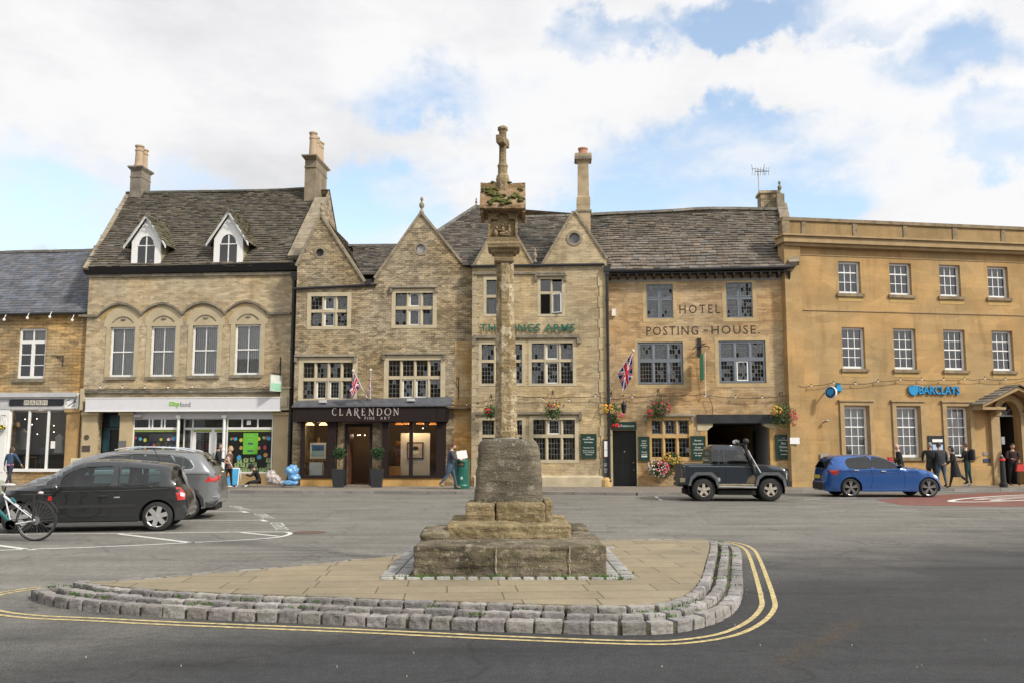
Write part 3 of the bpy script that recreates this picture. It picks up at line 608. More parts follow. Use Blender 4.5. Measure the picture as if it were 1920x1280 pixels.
# shaft: octagonal, slightly leaning and tapering
sx0,sx1=atY(949.5,818,PCY),atY(947,490,PCY);z5,z6=ztp-.02,sx1.z
wb,wt=(atY(971,815,PCY).x-atY(929,815,PCY).x)/2,(atY(963,495,PCY).x-atY(931.5,495,PCY).x)/2
mb=MB();NS,NL=32,60;Vv=[]
for j in range(NL+1):
 f=j/NL;h=wb+(wt-wb)*f;x=sx0.x+(sx1.x-sx0.x)*f
 for i in range(NS):
  t=2*math.pi*i/NS;k=math.pi/4;a_=(t+k/2)%k-k/2;rr=h/math.cos(a_)*(1 if True else 1)
  p=Vector((x+math.cos(t)*rr,PCY+math.sin(t)*rr,z5+(z6-z5)*f));nn=noise.noise(p*4)*.010+noise.noise(p*12)*.006;Vv.append(p+Vector((math.cos(t),math.sin(t),0))*nn)
mb.add(Vv,[[j*NS+i,j*NS+(i+1)%NS,(j+1)*NS+(i+1)%NS,(j+1)*NS+i]for j in range(NL)for i in range(NS)])
mb.mi=1;mb.cyl((sx0.x,PCY,z5),(sx0.x,PCY,z5+.035),wb*1.35,wb*1.1,n=24)
cross.part('shaft',mb,[M_ct,pm('lead_collar',(.2,.2,.2),.6)])
HX=lambda px,py:atY(px,py,PCY).x
HZ=lambda py:atY(945,py,PCY).z
def sqstack(mb,cx_,prof,cy=PCY):
 """square mouldings: list of (halfwidth, halfdepth, z)"""
 V_=[]
 for hx,hy,z in prof:V_+=[(cx_-hx,cy-hy,z),(cx_+hx,cy-hy,z),(cx_+hx,cy+hy,z),(cx_-hx,cy+hy,z)]
 k=len(prof);mb.add(V_,[[i*4+j,i*4+(j+1)%4,(i+1)*4+(j+1)%4,(i+1)*4+j]for i in range(k-1)for j in range(4)]+[[3,2,1,0],[4*(k-1)+j for j in range(4)]])
hc=HX(943,430);
w1=wt*1.06
mb=MB();sqstack(mb,hc+.015,[(wt,wt,HZ(496)),(wt*1.16,wt*1.16,HZ(493)),(wt*1.2,wt*1.2,HZ(488)),(wt*1.08,wt*1.08,HZ(486)),(wt*1.12,wt*1.12,HZ(478)),(wt*1.42,wt*1.42,HZ(477)),(wt*1.5,wt*1.5,HZ(473)),(wt*1.85,wt*1.85,HZ(470)),(wt*1.95,wt*1.95,HZ(463)),(wt*1.8,wt*1.8,HZ(459))])
cross.part('capital',mb,M_ch)
mb=MB();hh=(HX(970,420)-HX(915,420))/2;zlo,zhi=HZ(460),atY(945,389,PCY-hh-.15).z
fr=hh*.16;yF=PCY-hh
# carved niche: frame, recess with a three-lobed head, worn figures
niche=[(hc-hh+fr,zlo+.07)]+[(hc+hh-fr,zlo+.07),(hc+hh-fr,zhi-.19),(hc+hh-fr-.01,zhi-.13),(hc+.07,zhi-.13),(hc+.085,zhi-.085),(hc+.05,zhi-.045),(hc,zhi-.03),(hc-.05,zhi-.045),(hc-.085,zhi-.085),(hc-.07,zhi-.13),(hc-hh+fr+.01,zhi-.13),(hc-hh+fr,zhi-.19)]
wall(mb,[(hc-hh,zlo),(hc+hh,zlo),(hc+hh,zhi),(hc-hh,zhi)],[niche],y=yF,depth=.05,reveal=.045)
mb.box(hc-hh+.001,hc+hh-.001,yF+.05,PCY+hh,zlo+.001,zhi-.001)
cross.part('lantern_head',mb,M_ch)
mb=MB();fz=zlo+.08
for(dx,dz,rx,rz)in((-.1,.05,.035,.06),(-.085,.125,.022,.026),(0,.04,.06,.03),(.06,.05,.04,.035),(.0,.11,.025,.04),(.0,.17,.02,.024),(-.04,.09,.06,.012),(.09,.09,.02,.05),(.09,.15,.018,.02),(.03,.02,.09,.015)):
 mb.ell((hc+dx,yF+.035,fz+dz),rx,.035,rz,10,7,fn=lambda p:1+.15*noise.noise(p*3+Vector((dx*9,dz*9,0))))
cross.part('carved_figures',mb,M_ch,smooth=True)
# stone cap roof: gable with its ridge across, mossy slope toward the viewer
mb=MB();ex0,ex1=HX(901,385),HX(985,385);yE=PCY-hh-.15;yB=PCY+hh+.15;ez,rz_=atY(945,390.5,yE).z,HZ(346);rc_=.055
ring=[(yE,ez),(yE,ez+.045),(PCY-.06,rz_-.07),(PCY-.06,rz_),(PCY+.06,rz_),(PCY+.06,rz_-.07),(yB,ez+.045),(yB,ez)]
nx=14;Vv=[]
for i in range(nx+1):
 x=ex0+(ex1-ex0)*i/nx
 for(y,z)in ring:p=Vector((x,y,z));Vv.append(p+Vector((0,noise.noise(p*6)*.012,noise.noise(p*6+Vector((5,5,5)))*.014)))
k=len(ring);mb.add(Vv,[[i*k+j,(i+1)*k+j,(i+1)*k+(j+1)%k,i*k+(j+1)%k]for i in range(nx)for j in range(k)]+[list(range(k)),[nx*k+j for j in range(k)][::-1]])
for s_ in(-1,1):
 xx=ex0 if s_<0 else ex1-.055
 mb.box(xx+.005,xx+.05,yE+.05,yB-.05,HZ(409),ez-.002)
cap=cross.part('cap_roof',mb,cross_mat('cap_roof_stone',(.27,.17,.09),(.38,.27,.16),(.42,.37,.28),.0))
mb=MB()
for i in range(150):
 fx,fv=rnd.random(),rnd.random()**1.5*.95
 if noise.noise(Vector((fx*5.3,fv*4.1,7.4)))<-.12:continue
 y=yE+(PCY-.06-yE)*fv;z=ez+.045+(rz_-.07-ez-.045)*fv
 if i>138:y,z=PCY+rnd.uniform(-.05,.05),rz_
 mb.ell((ex0+.03+(ex1-ex0-.06)*fx,y-.012,z+.012),rnd.uniform(.02,.055),rnd.uniform(.02,.04),rnd.uniform(.014,.026),8,5,fn=lambda p:1+.3*noise.noise(p*3+Vector((i,0,0))))
o=cross.part('moss',mb,pm('moss_green',(.11,.115,.03),.95,var=.45,scale=14,bump=1.,bscale=60),parent=None,smooth=True);o.parent=cap;
# crowning cross, its arms turned almost edge-on
mb=MB();fx=HX(942.5,340);r0=(HX(955,340)-HX(930,340))/2
def octp(mb,prof,cx_):
 mb.lathe([(r,z-0)for r,z in prof],(cx_,PCY-.02,0),n=8)
octp(mb,[(r0*1.0,HZ(364)),(r0*1.02,HZ(348)),(r0*1.08,HZ(338)),(r0*.95,HZ(332)),(r0*.78,HZ(329)),(r0*.76,HZ(317)),(r0*.85,HZ(313)),(r0*.66,HZ(309)),(r0*.6,HZ(306)),(r0*.56,HZ(280)),(r0*.6,HZ(275)),(r0*.6,HZ(248)),(r0*.82,HZ(245)),(r0*.8,HZ(241)),(.02,HZ(237))],fx)
Mx=Matrix.Translation((fx-.0,PCY-.02,HZ(267)))@Matrix.Rotation(R(80),4,'Z')@Matrix.Rotation(R(-7),4,'Y')
rough_block(mb,Mx,.23,.06,.06,r=.015,amp=.008,nx=8,ny=3,nz=3,seed=4,freq=8)
o=cross.part('cross_finial',mb,M_ch)
# weeds at the foot
def tufts(mb,pts,n,h=(.04,.1),spread=.1,w_=.006):
 for(cx_,cy_,cz_)in pts:
  for _ in range(n):
   a,rr=rnd.random()*6.28,rnd.random()*spread;x,y=cx_+math.cos(a)*rr*1.6,cy_+math.sin(a)*rr*.6;hh_=rnd.uniform(*h);b=rnd.random()*6.28;dx,dy=math.cos(b)*hh_*.5,math.sin(b)*hh_*.5;ww=w_*rnd.uniform(.8,2)
   g=rnd.uniform(.6,1.2);mb.col=(.07*g,.15*g,.025*g)
   mb.quad((x-ww,y,cz_),(x+ww,y,cz_),(x+dx+ww*.6,y+dy,cz_+hh_));
M_leaf=attr_mat('leaf',rough=.6,bump=0,vnoise=.15)
mb=MB();tufts(mb,[(X0+.03,FY-.05,IZ),(X0+.2,FY-.06,IZ),(X0+.38,FY-.05,IZ),(X0+.95,FY-.05,IZ),(X1-.12,FY-.06,IZ),(X1-.02,FY-.05,IZ),(X1-.5,FY-.08,IZ)],42,h=(.02,.07));tufts(mb,[(X1+.15,FY-.12,IZ),(X0-.15,FY-.02,IZ),(X1+.22,FY+.4,IZ)],30,h=(.02,.05))
at,LL=resample(offset(ISL,.16),.2)
for _ in range(34):
 p=at(rnd.random()*LL);tufts(mb,[(p.x,p.y,.12)],14,h=(.01,.035),spread=.08)
at,LL=resample(offset(ISL,.30),.2)
for _ in range(26):
 p=at(rnd.random()*LL);tufts(mb,[(p.x,p.y,.15)],12,h=(.01,.03),spread=.09)
single('weeds',mb,M_leaf,kind='stuff')
# ================================================================ BUILDINGS: shared pieces
M_st={'coop':stone('coursed_pale_stone',(.46,.39,.275),(.41,.345,.235),(.33,.285,.21),.30,.10,.008,dirt=(.80,.78,.75),warm=(1.06,.98,.86),bump=.35),'gal':stone('grey_rubble_stone',(.385,.325,.23),(.30,.255,.18),(.21,.18,.13),.22,.085,.010,dirt=(.70,.68,.64),dirtsc=.7,warm=(1.07,.97,.82),blocky=.6,bump=.6),'pub':stone('pub_rubble_stone',(.465,.385,.255),(.41,.34,.22),(.32,.265,.175),.33,.11,.008,dirt=(.78,.76,.72),blocky=.8,bump=.45),'hot':stone('hotel_rubble_stone',(.465,.36,.225),(.41,.315,.195),(.34,.26,.165),.34,.115,.008,dirt=(.80,.77,.72),warm=(1.08,.9,.7),blocky=.78,bump=.4),'mash':stone('golden_rubble_stone',(.42,.32,.18),(.34,.27,.17),(.2,.16,.1),.42,.14,.012,dirt=(.74,.72,.68),warm=(1.2,.98,.7),blocky=.7,bump=.5),'bank':stone('golden_ashlar',(.45,.288,.125),(.42,.27,.12),(.33,.23,.115),1.0,.36,.006,dirt=(.82,.83,.82),dirtsc=.6,warm=(.86,.96,1.12),blocky=.9,bump=.12),'bankpar':stone('parapet_ashlar',(.33,.23,.115),(.31,.215,.11),(.26,.19,.1),1.6,.9,.004,dirt=(.72,.72,.7),warm=(.95,.98,1.0),blocky=.95,bump=.2),}
M_dress=pm('dressed_stone',(.45,.385,.26),.9,var=.16,scale=2.2,bump=.3,bscale=18)
M_dress_w=pm('warm_dressed_stone',(.50,.33,.14),.9,var=.18,scale=2.2,bump=.3,bscale=18)
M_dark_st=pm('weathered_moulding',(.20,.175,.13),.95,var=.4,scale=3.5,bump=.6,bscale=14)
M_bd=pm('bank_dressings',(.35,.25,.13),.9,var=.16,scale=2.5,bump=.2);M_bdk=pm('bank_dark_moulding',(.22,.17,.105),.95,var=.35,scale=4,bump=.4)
M_cop=pm('coping_stone',(.25,.21,.15),.95,var=.32,scale=3,bump=.6,bscale=14)
M_tile=attr_mat('stone_slate',spots=.75,vnoise=.3,bump=.6,bscale=16,lich=(.36,.34,.29));M_tile_m=attr_mat('mossy_stone_slate',spots=.55,vnoise=.3,bump=.6,bscale=16,moss=.5,lich=(.38,.36,.3))
M_slate=attr_mat('blue_slate',spots=.2,vnoise=.25,bump=.4,bscale=16,lich=(.3,.3,.3),rough=.7)
M_under=pm('roof_underlay',(.05,.045,.04),.95)
M_white_w=pm('white_joinery',(.76,.76,.74),.45,var=.05,scale=3);M_grey_w=pm('grey_painted_timber',(.15,.17,.195),.5,var=.08)
M_black=pm('black_paint',(.012,.013,.016),.4,var=.2);M_iron=pm('black_cast_iron',(.015,.016,.018),.45,var=.25,scale=6)
M_lead=pm('lead_cames',(.13,.14,.14),.6);M_leadroof=pm('lead_flashing',(.085,.09,.105),.5,var=.25,scale=4,bump=.3)
M_pane=glass('window_glass',(.75,.78,.78),1.9,.015);M_pane_c=glass('shop_glass',(.93,.96,.95),.8,.0)
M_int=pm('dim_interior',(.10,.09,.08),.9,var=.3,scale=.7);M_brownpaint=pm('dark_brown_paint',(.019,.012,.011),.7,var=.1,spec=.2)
M_floor=pm('interior_floor',(.12,.09,.06),.7,var=.2,scale=2)
M_curt=pm('pale_curtain',(.55,.53,.5),.9,var=.15,scale=5)
def tiles(mb,P0,du,dv,nrm,poly,rh=.21,tw=.3,thick=.035,base=(.14,.118,.092),var=.28,wob=.0,grade=.35):
 """courses of slates on the plane P0 + u*du + v*dv; poly in (u,v)"""
 P0,du,dv,nrm=Vector(P0),Vector(du).normalized(),Vector(dv).normalized(),Vector(nrm).normalized()
 us=[p[0]for p in poly];vs_=[p[1]for p in poly];v=min(vs_)-.03;vmax=max(vs_)
 def q(u,vv,h):
  wv=noise.noise(Vector((u*.35,vv*.3,3.3)))*wob;return P0+du*u+dv*vv+nrm*(h+wv)
 while v<vmax:
  hgt=rh*(1-grade*(v-min(vs_))/max(.1,vmax-min(vs_)));u=min(us)-rnd.random()*tw
  while u<max(us):
   wd=tw*rnd.uniform(.6,1.45)*(1-grade*.5*(v-min(vs_))/max(.1,vmax-min(vs_)))
   a,b=u,u+wd-.012;cu,cv=(a+b)/2,v+hgt*.45
   if inside((cu,cv),poly):
    t=thick*rnd.uniform(.6,1.5);g=1+rnd.uniform(-var,var);wm=rnd.uniform(.92,1.08)
    mb.col=(base[0]*g*wm,base[1]*g,base[2]*g/wm);j=rnd.uniform(-.018,.018);k=rnd.uniform(-.012,.012)
    A,B,Cc,D=q(a,v+j,.012),q(b,v+j+k,.012),q(b,v+hgt*1.12,.0),q(a,v+hgt*1.12,.0);A2,B2,C2,D2=q(a,v+j,.012+t),q(b,v+j+k,.012+t*rnd.uniform(.8,1.2)),q(b,v+hgt*1.12,.012),q(a,v+hgt*1.12,.012)
    mb.add([A,B,Cc,D,A2,B2,C2,D2],[[4,5,6,7],[0,1,5,4],[1,2,6,5],[3,0,4,7]])
   u+=wd
  v+=hgt
def roof_plane(th,pts,name='roof',mat=None,rh=.21,tw=.3,base=(.14,.124,.104),wob=.02,par=None,**k):
 """pts: local 3D polygon, first two points are the eave (a->b)"""
 pts=[Vector(p)for p in pts];du=(pts[1]-pts[0]).normalized();nrm=None
 for p in pts[2:]:
  c=du.cross(p-pts[0])
  if c.length>.3:nrm=c.normalized();break
 if nrm.z<0:nrm=-nrm
 dv=nrm.cross(du)
 if dv.z<0:dv=-dv
 poly=[((p-pts[0]).dot(du),(p-pts[0]).dot(dv))for p in pts]
 mb=MB();tiles(mb,pts[0],du,dv,nrm,poly,rh,tw,base=base,wob=wob,**k)
 n0=len(mb.v);mb.mi=1;mb.col=None;mb.add([p-nrm*(.03+wob*.5)for p in pts],[list(range(len(pts)))])
 return th.part(name,mb,[mat or M_tile,M_under],parent=par)
def leaded(th,par,r,y,nx,nz,tilt=1.6,lead=True,mat=None,bright=0.):
 """one light of glass: small quarries each tilted a little, with lead cames"""
 pass
class Win:
 """collects the pieces of one window"""
 def __init__(s):s.frame=MB();s.pane=MB();s.lead=MB();s.cas=MB()
 def light(s,r,y,nx=3,nz=4,cas=False,tilt=None,came=.016):
  u0,u1,z0,z1=r;tilt=tilt or rnd.choice((.8,1.5,2.6,4.));lean=rnd.gauss(0,1.6)
  if cas:
   c=.045
   for q in((u0,u0+c,z0,z1),(u1-c,u1,z0,z1),(u0+c,u1-c,z0,z0+c),(u0+c,u1-c,z1-c,z1)):s.cas.box(q[0],q[1],y-.035,y+.012,q[2],q[3])
   u0,u1,z0,z1=u0+c,u1-c,z0+c,z1-c
  for i in range(nx):
   for j in range(nz):
    a,b=u0+(u1-u0)*i/nx,u0+(u1-u0)*(i+1)/nx;c,d=z0+(z1-z0)*j/nz,z0+(z1-z0)*(j+1)/nz
    tx,tz=math.tan(R(rnd.gauss(0,tilt)))*(b-a)/2,math.tan(R(rnd.gauss(lean,tilt)))*(d-c)/2
    s.pane.quad((a,y-tx-tz,c),(b,y+tx-tz,c),(b,y+tx+tz,d),(a,y-tx+tz,d))
  for i in range(1,nx):x=u0+(u1-u0)*i/nx;s.lead.box(x-came/2,x+came/2,y-.012,y-.002,z0,z1)
  for j in range(1,nz):z=z0+(z1-z0)*j/nz;s.lead.box(u0,u1,y-.0135,y-.003,z-came/2,z+came/2)
 def finish(s,th,mats,name='window',pane=None,casmat=None,leadmat=None,label=None):
  o=th.part(name,s.frame,mats,label=label)
  if s.pane.v:th.part('pane',s.pane,pane or M_pane,parent=o)
  if s.lead.v:th.part('leading',s.lead,leadmat or M_lead,parent=o)
  if s.cas.v:th.part('casement',s.cas,casmat or M_white_w,parent=o)
  return o
def mullioned(th,r,cols,rows,y=0.,rec=.14,mull=.10,mat=None,sur=.13,nx=3,nz=None,cas=(),drip=None,casmat=None,sill=True,proud=.015,wallmat_only=False,dripmat=None):
 """stone mullioned window in the opening r=(u0,u1,z0,z1); rows = list of row fractions from the bottom"""
 w_=Win();f=w_.frame;u0,u1,z0,z1=r;H=z1-z0;nc=cols;lw=(u1-u0-mull*(nc-1))/nc;yy=y+rec
 if sur:
  for q in((u0-sur,u0,z0-sur*.8,z1+sur),(u1,u1+sur,z0-sur*.8,z1+sur),(u0,u1,z1,z1+sur),(u0,u1,z0-sur*.8,z0)):f.box(q[0],q[1],y-proud,y+rec+.03,q[2],q[3])
 edges=[0.]
 for x in rows:edges.append(edges[-1]+x)
 tot=edges[-1];edges=[z0+H*e/tot for e in edges]
 for i in range(1,nc):
  a=u0+i*lw+(i-1)*mull;f.add([(a,yy+.03,z0),(a+mull,yy+.03,z0),(a+mull,yy-.02,z0),(a+mull*.65,y+.03,z0),(a+mull*.35,y+.03,z0),(a,yy-.02,z0),(a,yy+.03,z1),(a+mull,yy+.03,z1),(a+mull,yy-.02,z1),(a+mull*.65,y+.03,z1),(a+mull*.35,y+.03,z1),(a,yy-.02,z1)],[[i_,(i_+1)%6,6+(i_+1)%6,6+i_]for i_ in range(6)])
 for j in range(len(rows)):
  a,b=edges[j],edges[j+1]
  if j>0:f.box(u0,u1,y+.035,yy+.028,a-mull/2,a+mull/2);a+=mull/2
  if j<len(rows)-1:b-=mull/2
  for i in range(nc):
   x0=u0+i*(lw+mull);n_z=(nz[j]if nz else max(2,round((b-a)/.2)))
   w_.light((x0,x0+lw,a,b),yy,nx,n_z,cas=(i,j)in cas)
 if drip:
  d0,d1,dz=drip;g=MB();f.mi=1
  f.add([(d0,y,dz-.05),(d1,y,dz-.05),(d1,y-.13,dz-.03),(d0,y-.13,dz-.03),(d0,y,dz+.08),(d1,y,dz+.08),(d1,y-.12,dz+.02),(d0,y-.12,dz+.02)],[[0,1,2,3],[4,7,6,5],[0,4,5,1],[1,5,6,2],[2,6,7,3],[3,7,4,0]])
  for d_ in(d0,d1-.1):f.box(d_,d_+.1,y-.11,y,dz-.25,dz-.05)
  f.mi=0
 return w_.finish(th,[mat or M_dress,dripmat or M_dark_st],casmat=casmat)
def sash(th,r,cols,rows,y=0.,rec=.13,meet=None,fmat=None,sill=None,blind=None,arch=None,sillmat=None,hw=.06,name='window',tilt=.5,bars=.028,topframe=None):
 w_=Win();f=w_.frame;u0,u1,z0,z1=r;yy=y+rec;H=z1-z0
 for q in((u0,u0+hw,z0,z1),(u1-hw,u1,z0,z1),(u0+hw,u1-hw,z0,z0+hw*1.3),(u0+hw,u1-hw,z1-hw,z1)):f.box(q[0],q[1],yy-.05,yy+.04,q[2],q[3])
 a0,a1,b0,b1=u0+hw,u1-hw,z0+hw*1.3,z1-hw
 n=sum(rows)if isinstance(rows,(list,tuple))else rows;hts=rows if isinstance(rows,(list,tuple))else[1]*rows
 for i in range(1,cols):x=a0+(a1-a0)*i/cols;f.box(x-bars/2,x+bars/2,yy-.02,yy+.01,b0,b1)
 acc=0;zs=[b0]
 for j,h in enumerate(hts):
  acc+=h;z=b0+(b1-b0)*acc/n;zs.append(z)
  if j<len(hts)-1:t=.05 if meet==j+1 else bars;f.box(a0,a1,yy-(.035 if meet==j+1 else .021),yy+.012,z-t/2,z+t/2)
 for i in range(cols):
  for j in range(len(hts)):
   a,b=a0+(a1-a0)*i/cols,a0+(a1-a0)*(i+1)/cols;t1,t2=[math.tan(R(rnd.gauss(0,tilt)))*.1 for _ in(0,1)]
   w_.pane.quad((a,yy-t1-t2,zs[j]),(b,yy+t1-t2,zs[j]),(b,yy+t1+t2,zs[j+1]),(a,yy-t1+t2,zs[j+1]))
 o=w_.finish(th,[fmat or M_white_w],name=name)
 if sill is not None:
  g=MB();g.box(u0-sill,u1+sill,y-.09,y+rec-.05,z0-.13,z0);th.part('sill',g,sillmat or M_dark_st,parent=o)
 if blind:
  g=MB()
  if blind=='slats':
   k=int((a1-a0)/.085)
   for i in range(k):x=a0+(a1-a0)*(i+.5)/k;g.beam((x-.03,yy+.09,(b0+b1)/2),(x+.03,yy+.13,(b0+b1)/2),.008,b1-b0)if False else g.add([(x-.034,yy+.1,b0),(x+.03,yy+.125,b0),(x+.03,yy+.125,b1),(x-.034,yy+.1,b1)],[[0,1,2,3]])
   th.part('blind',g,pm('vertical_blind',(.80,.78,.74),.8),parent=o)
  elif blind=='net':
   kk=14;P=[]
   for i in range(kk+1):x=a0+(a1-a0)*i/kk;P+=[(x,yy+.12+.03*math.sin(i*1.9),b0),(x,yy+.12+.03*math.sin(i*1.9+.5),b1)]
   g.add(P,[[2*i,2*i+2,2*i+3,2*i+1]for i in range(kk)]);th.part('curtain',g,M_curt,parent=o)
 return o
def shell(th,u0,u1,zt,d=8.,floors=(3.1,5.8),mat=None,name='back_wall',side=True,y0=.3,inm=None):
 """side walls, back wall and floors that close the building"""
 mb=MB();
 if side:mb.box(u0,u0+.3,y0,d,0,zt);mb.box(u1-.3,u1,y0,d,0,zt)
 mb.box(u0+.3,u1-.3,d-.3,d,0,zt);mb.mi=1
 for z in floors:mb.box(u0+.31,u1-.31,y0+.06,d-.31,z,z+.25)
 mb.box(u0+.31,u1-.31,y0+.06,d-.31,zt-.12,zt-.02)
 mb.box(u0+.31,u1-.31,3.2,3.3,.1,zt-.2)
 return th.part(name,mb,[mat,inm or M_int])
def gutter(th,pts,r=.065,name='gutter',mat=None):
 mb=MB();mb.tube(pts,r,8);return th.part(name,mb,mat or M_iron)
def downpipe(th,u,z0,z1,y=-.1,r=.05,hopper=True,off=0.,name='downpipe',bend=None):
 mb=MB();P=[(u,y,z0),(u,y,z1)]
 if bend:P+=bend
 mb.tube(P,r,8)
 z=z0+.3
 while z<z1:mb.cyl((u,y,z),(u,y,z+.07),r*1.35,n=8);z+=1.85
 if hopper:mb.box(u-.13,u+.13,y-.1,y+.08,z1-.05,z1+.18);mb.box(u-.09,u+.09,y-.08,y+.06,z1-.2,z1-.05)
 return th.part(name,mb,M_iron)
def chimney(th,c,hx,hy,z0,z1,pots,mat,potmat,cap=.09,band=True,twist=0.):
 """stack with moulded cap; pots: list of (dx,dy,height,radius)"""
 mb=MB();x,y=c;H=z1-z0
 def ring(k,z):return[(x-hx*k,y-hy*k,z),(x+hx*k,y-hy*k,z),(x+hx*k,y+hy*k,z),(x-hx*k,y+hy*k,z)]
 pr=[(1,z0),(1,z1-.62),(1.06,z1-.6),(1.06,z1-.54),(1,z1-.52),(1,z1-.24),(1.1,z1-.2),(1.34,z1-.1),(1.34,z1-.04),(1.1,z1)]if band else[(1,z0),(1,z1-.2),(1.25,z1-.12),(1.25,z1-.02),(1.1,z1)]
 V_=[]
 for k,z in pr:V_+=ring(k,z)
 n=len(pr);mb.add(V_,[[i*4+j,i*4+(j+1)%4,(i+1)*4+(j+1)%4,(i+1)*4+j]for i in range(n-1)for j in range(4)]+[[4*(n-1)+j for j in range(4)]])
 o=th.part('chimney',mb,mat)
 for dx,dy,h,r_ in pots:
  g=MB();g.lathe([(r_*1.1,z1-.01),(r_*1.1,z1+h*.08),(r_*.95,z1+h*.1),(r_*.85,z1+h*.72),(r_*.98,z1+h*.74),(r_*.98,z1+h*.8),(r_*.86,z1+h*.82),(r_*.86,z1+h*.92),(r_*1.05,z1+h*.94),(r_*1.05,z1+h),(r_*.7,z1+h),(r_*.7,z1+h-.1)],(x+dx,y+dy,0),n=14);th.part('chimney_pot',g,potmat,parent=o,smooth=False)
 return o
def finial(th,p,s=1.,mat=None):
 mb=MB();mb.lathe([(.09*s,-.05),(.09*s,.1*s),(.05*s,.13*s),(.04*s,.2*s),(.09*s,.26*s),(.105*s,.34*s),(.08*s,.42*s),(.035*s,.47*s),(.035*s,.5*s),(.065*s,.55*s),(.06*s,.62*s),(.01,.68*s)],p,n=10);return th.part('finial',mb,mat or M_cop,smooth=True)
def coping(mb,A,B,w_=.2,h=.13,y0=-.06,y1=.26):
 """coping stones along a gable slope from A to B in (u,z)"""
 A,B=Vector(A),Vector(B);d=B-A;L_=d.length;d.normalize();n_=Vector((-d.y,d.x));
 if n_.y<0:n_=-n_
 k=max(1,int(L_/.55))
 for i in range(k):
  a,b=A+d*L_*i/k,A+d*(L_*(i+1)/k-.012);P=[a,b,b+n_*h,a+n_*h];mb.prism([(p.x,p.y)for p in P],y0+rnd.uniform(-.006,.006),y1)
def quoins(mb,u,z0,z1,side=1,y=-.004,w1=.34,w2=.22,h=.3,cols=((.43,.36,.24),(.38,.31,.2))):
 z=z0;i=0
 while z<z1-.1:
  hh=min(h*rnd.uniform(.8,1.15),z1-z);w_=w1 if i%2 else w2;a,b=(u,u+w_)if side>0 else(u-w_,u);g=rnd.uniform(.85,1.1);c=cols[i%len(cols)];mb.col=(c[0]*g,c[1]*g,c[2]*g)
  mb.box(a,b,y,y+.02,z+.006,z+hh-.006);z+=hh;i+=1
M_quoin=attr_mat('quoin_stone',vnoise=.18,bscale=20,bump=.4)
def lamp_bulb(loc,c,e,r=.05):
 l=bpy.data.lights.new('lamp','POINT');l.energy=e;l.color=c;l.shadow_soft_size=r;o=bpy.data.objects.new('lamp',l);COL.objects.link(o);o.location=loc;return o
# ================================================================ GIFT SHOP (far left)
FM=Fac(-190,40.9,152,40.1)
T=Thing('gift_shop_building','low stone shop with blue slate roof and white framed shop window beside the supermarket','shop building',FM.M)
Lm=FM.len;ze=FM.pt(80,590)[1]
win1=FM.rc(34,616,85,709);holes=[win1]
sh=FM.rc(18,766,126,879);holes.append(sh)
win2=FM.rc(-130,616,-80,709);holes.append(win2)
W_=MB();wall(W_,[(0,0),(Lm,0),(Lm,ze),(0,ze)],holes,0.,.35,.2);T.part('wall',W_,M_st['mash'])
shell(T,0,Lm,ze,8,(3.3,),M_st['mash'])
# tall upper window: clear toplight over dark casements
for wn in(win1,win2):
 u0,u1,z0,z1=wn;zt_=z1-(z1-z0)*.27
 w_=Win();f=w_.frame;yy=.13;hw=.085
 for q in((u0,u0+hw,z0,z1),(u1-hw,u1,z0,z1),(u0+hw,u1-hw,z0,z0+.12),(u0+hw,u1-hw,z1-hw,z1),(u0+hw,u1-hw,zt_-.07,zt_+.07),((u0+u1)/2-.075,(u0+u1)/2+.075,z0+.12,zt_-.07),((u0+u1)/2-.02,(u0+u1)/2+.02,zt_+.07,z1-hw)):f.box(q[0],q[1],yy-.05,yy+.04,q[2],q[3])
 for k in(1,2):
  z=z0+.12+(zt_-.07-z0-.12)*k/3;f.box(u0+hw,u1-hw,yy-.022,yy+.01,z-.018,z+.018)
 for a,b in((u0+hw,(u0+u1)/2-.02),((u0+u1)/2+.02,u1-hw)):w_.pane.quad((a,yy,z0+.1),(b,yy,z0+.1),(b,yy,z1-hw),(a,yy,z1-hw))
 o=w_.finish(T,[M_white_w]);g=MB();g.quad((u0+hw,yy+.12,zt_),(u1-hw,yy+.12,zt_),(u1-hw,yy+.12,z1-hw),(u0+hw,yy+.12,z1-hw));T.part('blind',g,M_curt,parent=o)
 g=MB();g.box(u0-.1,u1+.08,-.09,.08,z0-.16,z0);T.part('sill',g,M_dark_st,parent=o)
# slate roof
zr=atY(80,470,44.9).z;yr=4.6
roof_plane(T,[(-.3,-.22,ze-.02),(Lm+.05,-.22,ze+.02),(Lm+.05,yr,zr),(-.3,yr,zr-.02)],mat=M_slate,rh=.24,tw=.3,base=(.115,.12,.135),wob=.05,grade=.1,thick=.016,var=.25)
g=MB();g.quad((0,yr,zr),(Lm,yr,zr),(Lm,8.6,ze),(0,8.6,ze));T.part('rear_roof',g,M_slate)
g=MB()
for i in range(26):a=Lm*i/26;c_=rnd.uniform(.12,.2);g.col=(c_,c_*.95,c_*.85);g.box(a,a+Lm/26-.015,yr-.12,yr+.12,zr-.06,zr+.06+rnd.uniform(0,.015))
T.part('ridge_tiles',g,M_tile)
gutter(T,[(0,-.26,ze-.03),(Lm,-.26,ze+.0)],.07)
g=MB();g.box(0,Lm,-.06,.0,ze-.14,ze-.02);g.box(0,Lm,-.03,-.001,ze-.26,ze-.14);T.part('eaves_board',g,M_st['mash'])
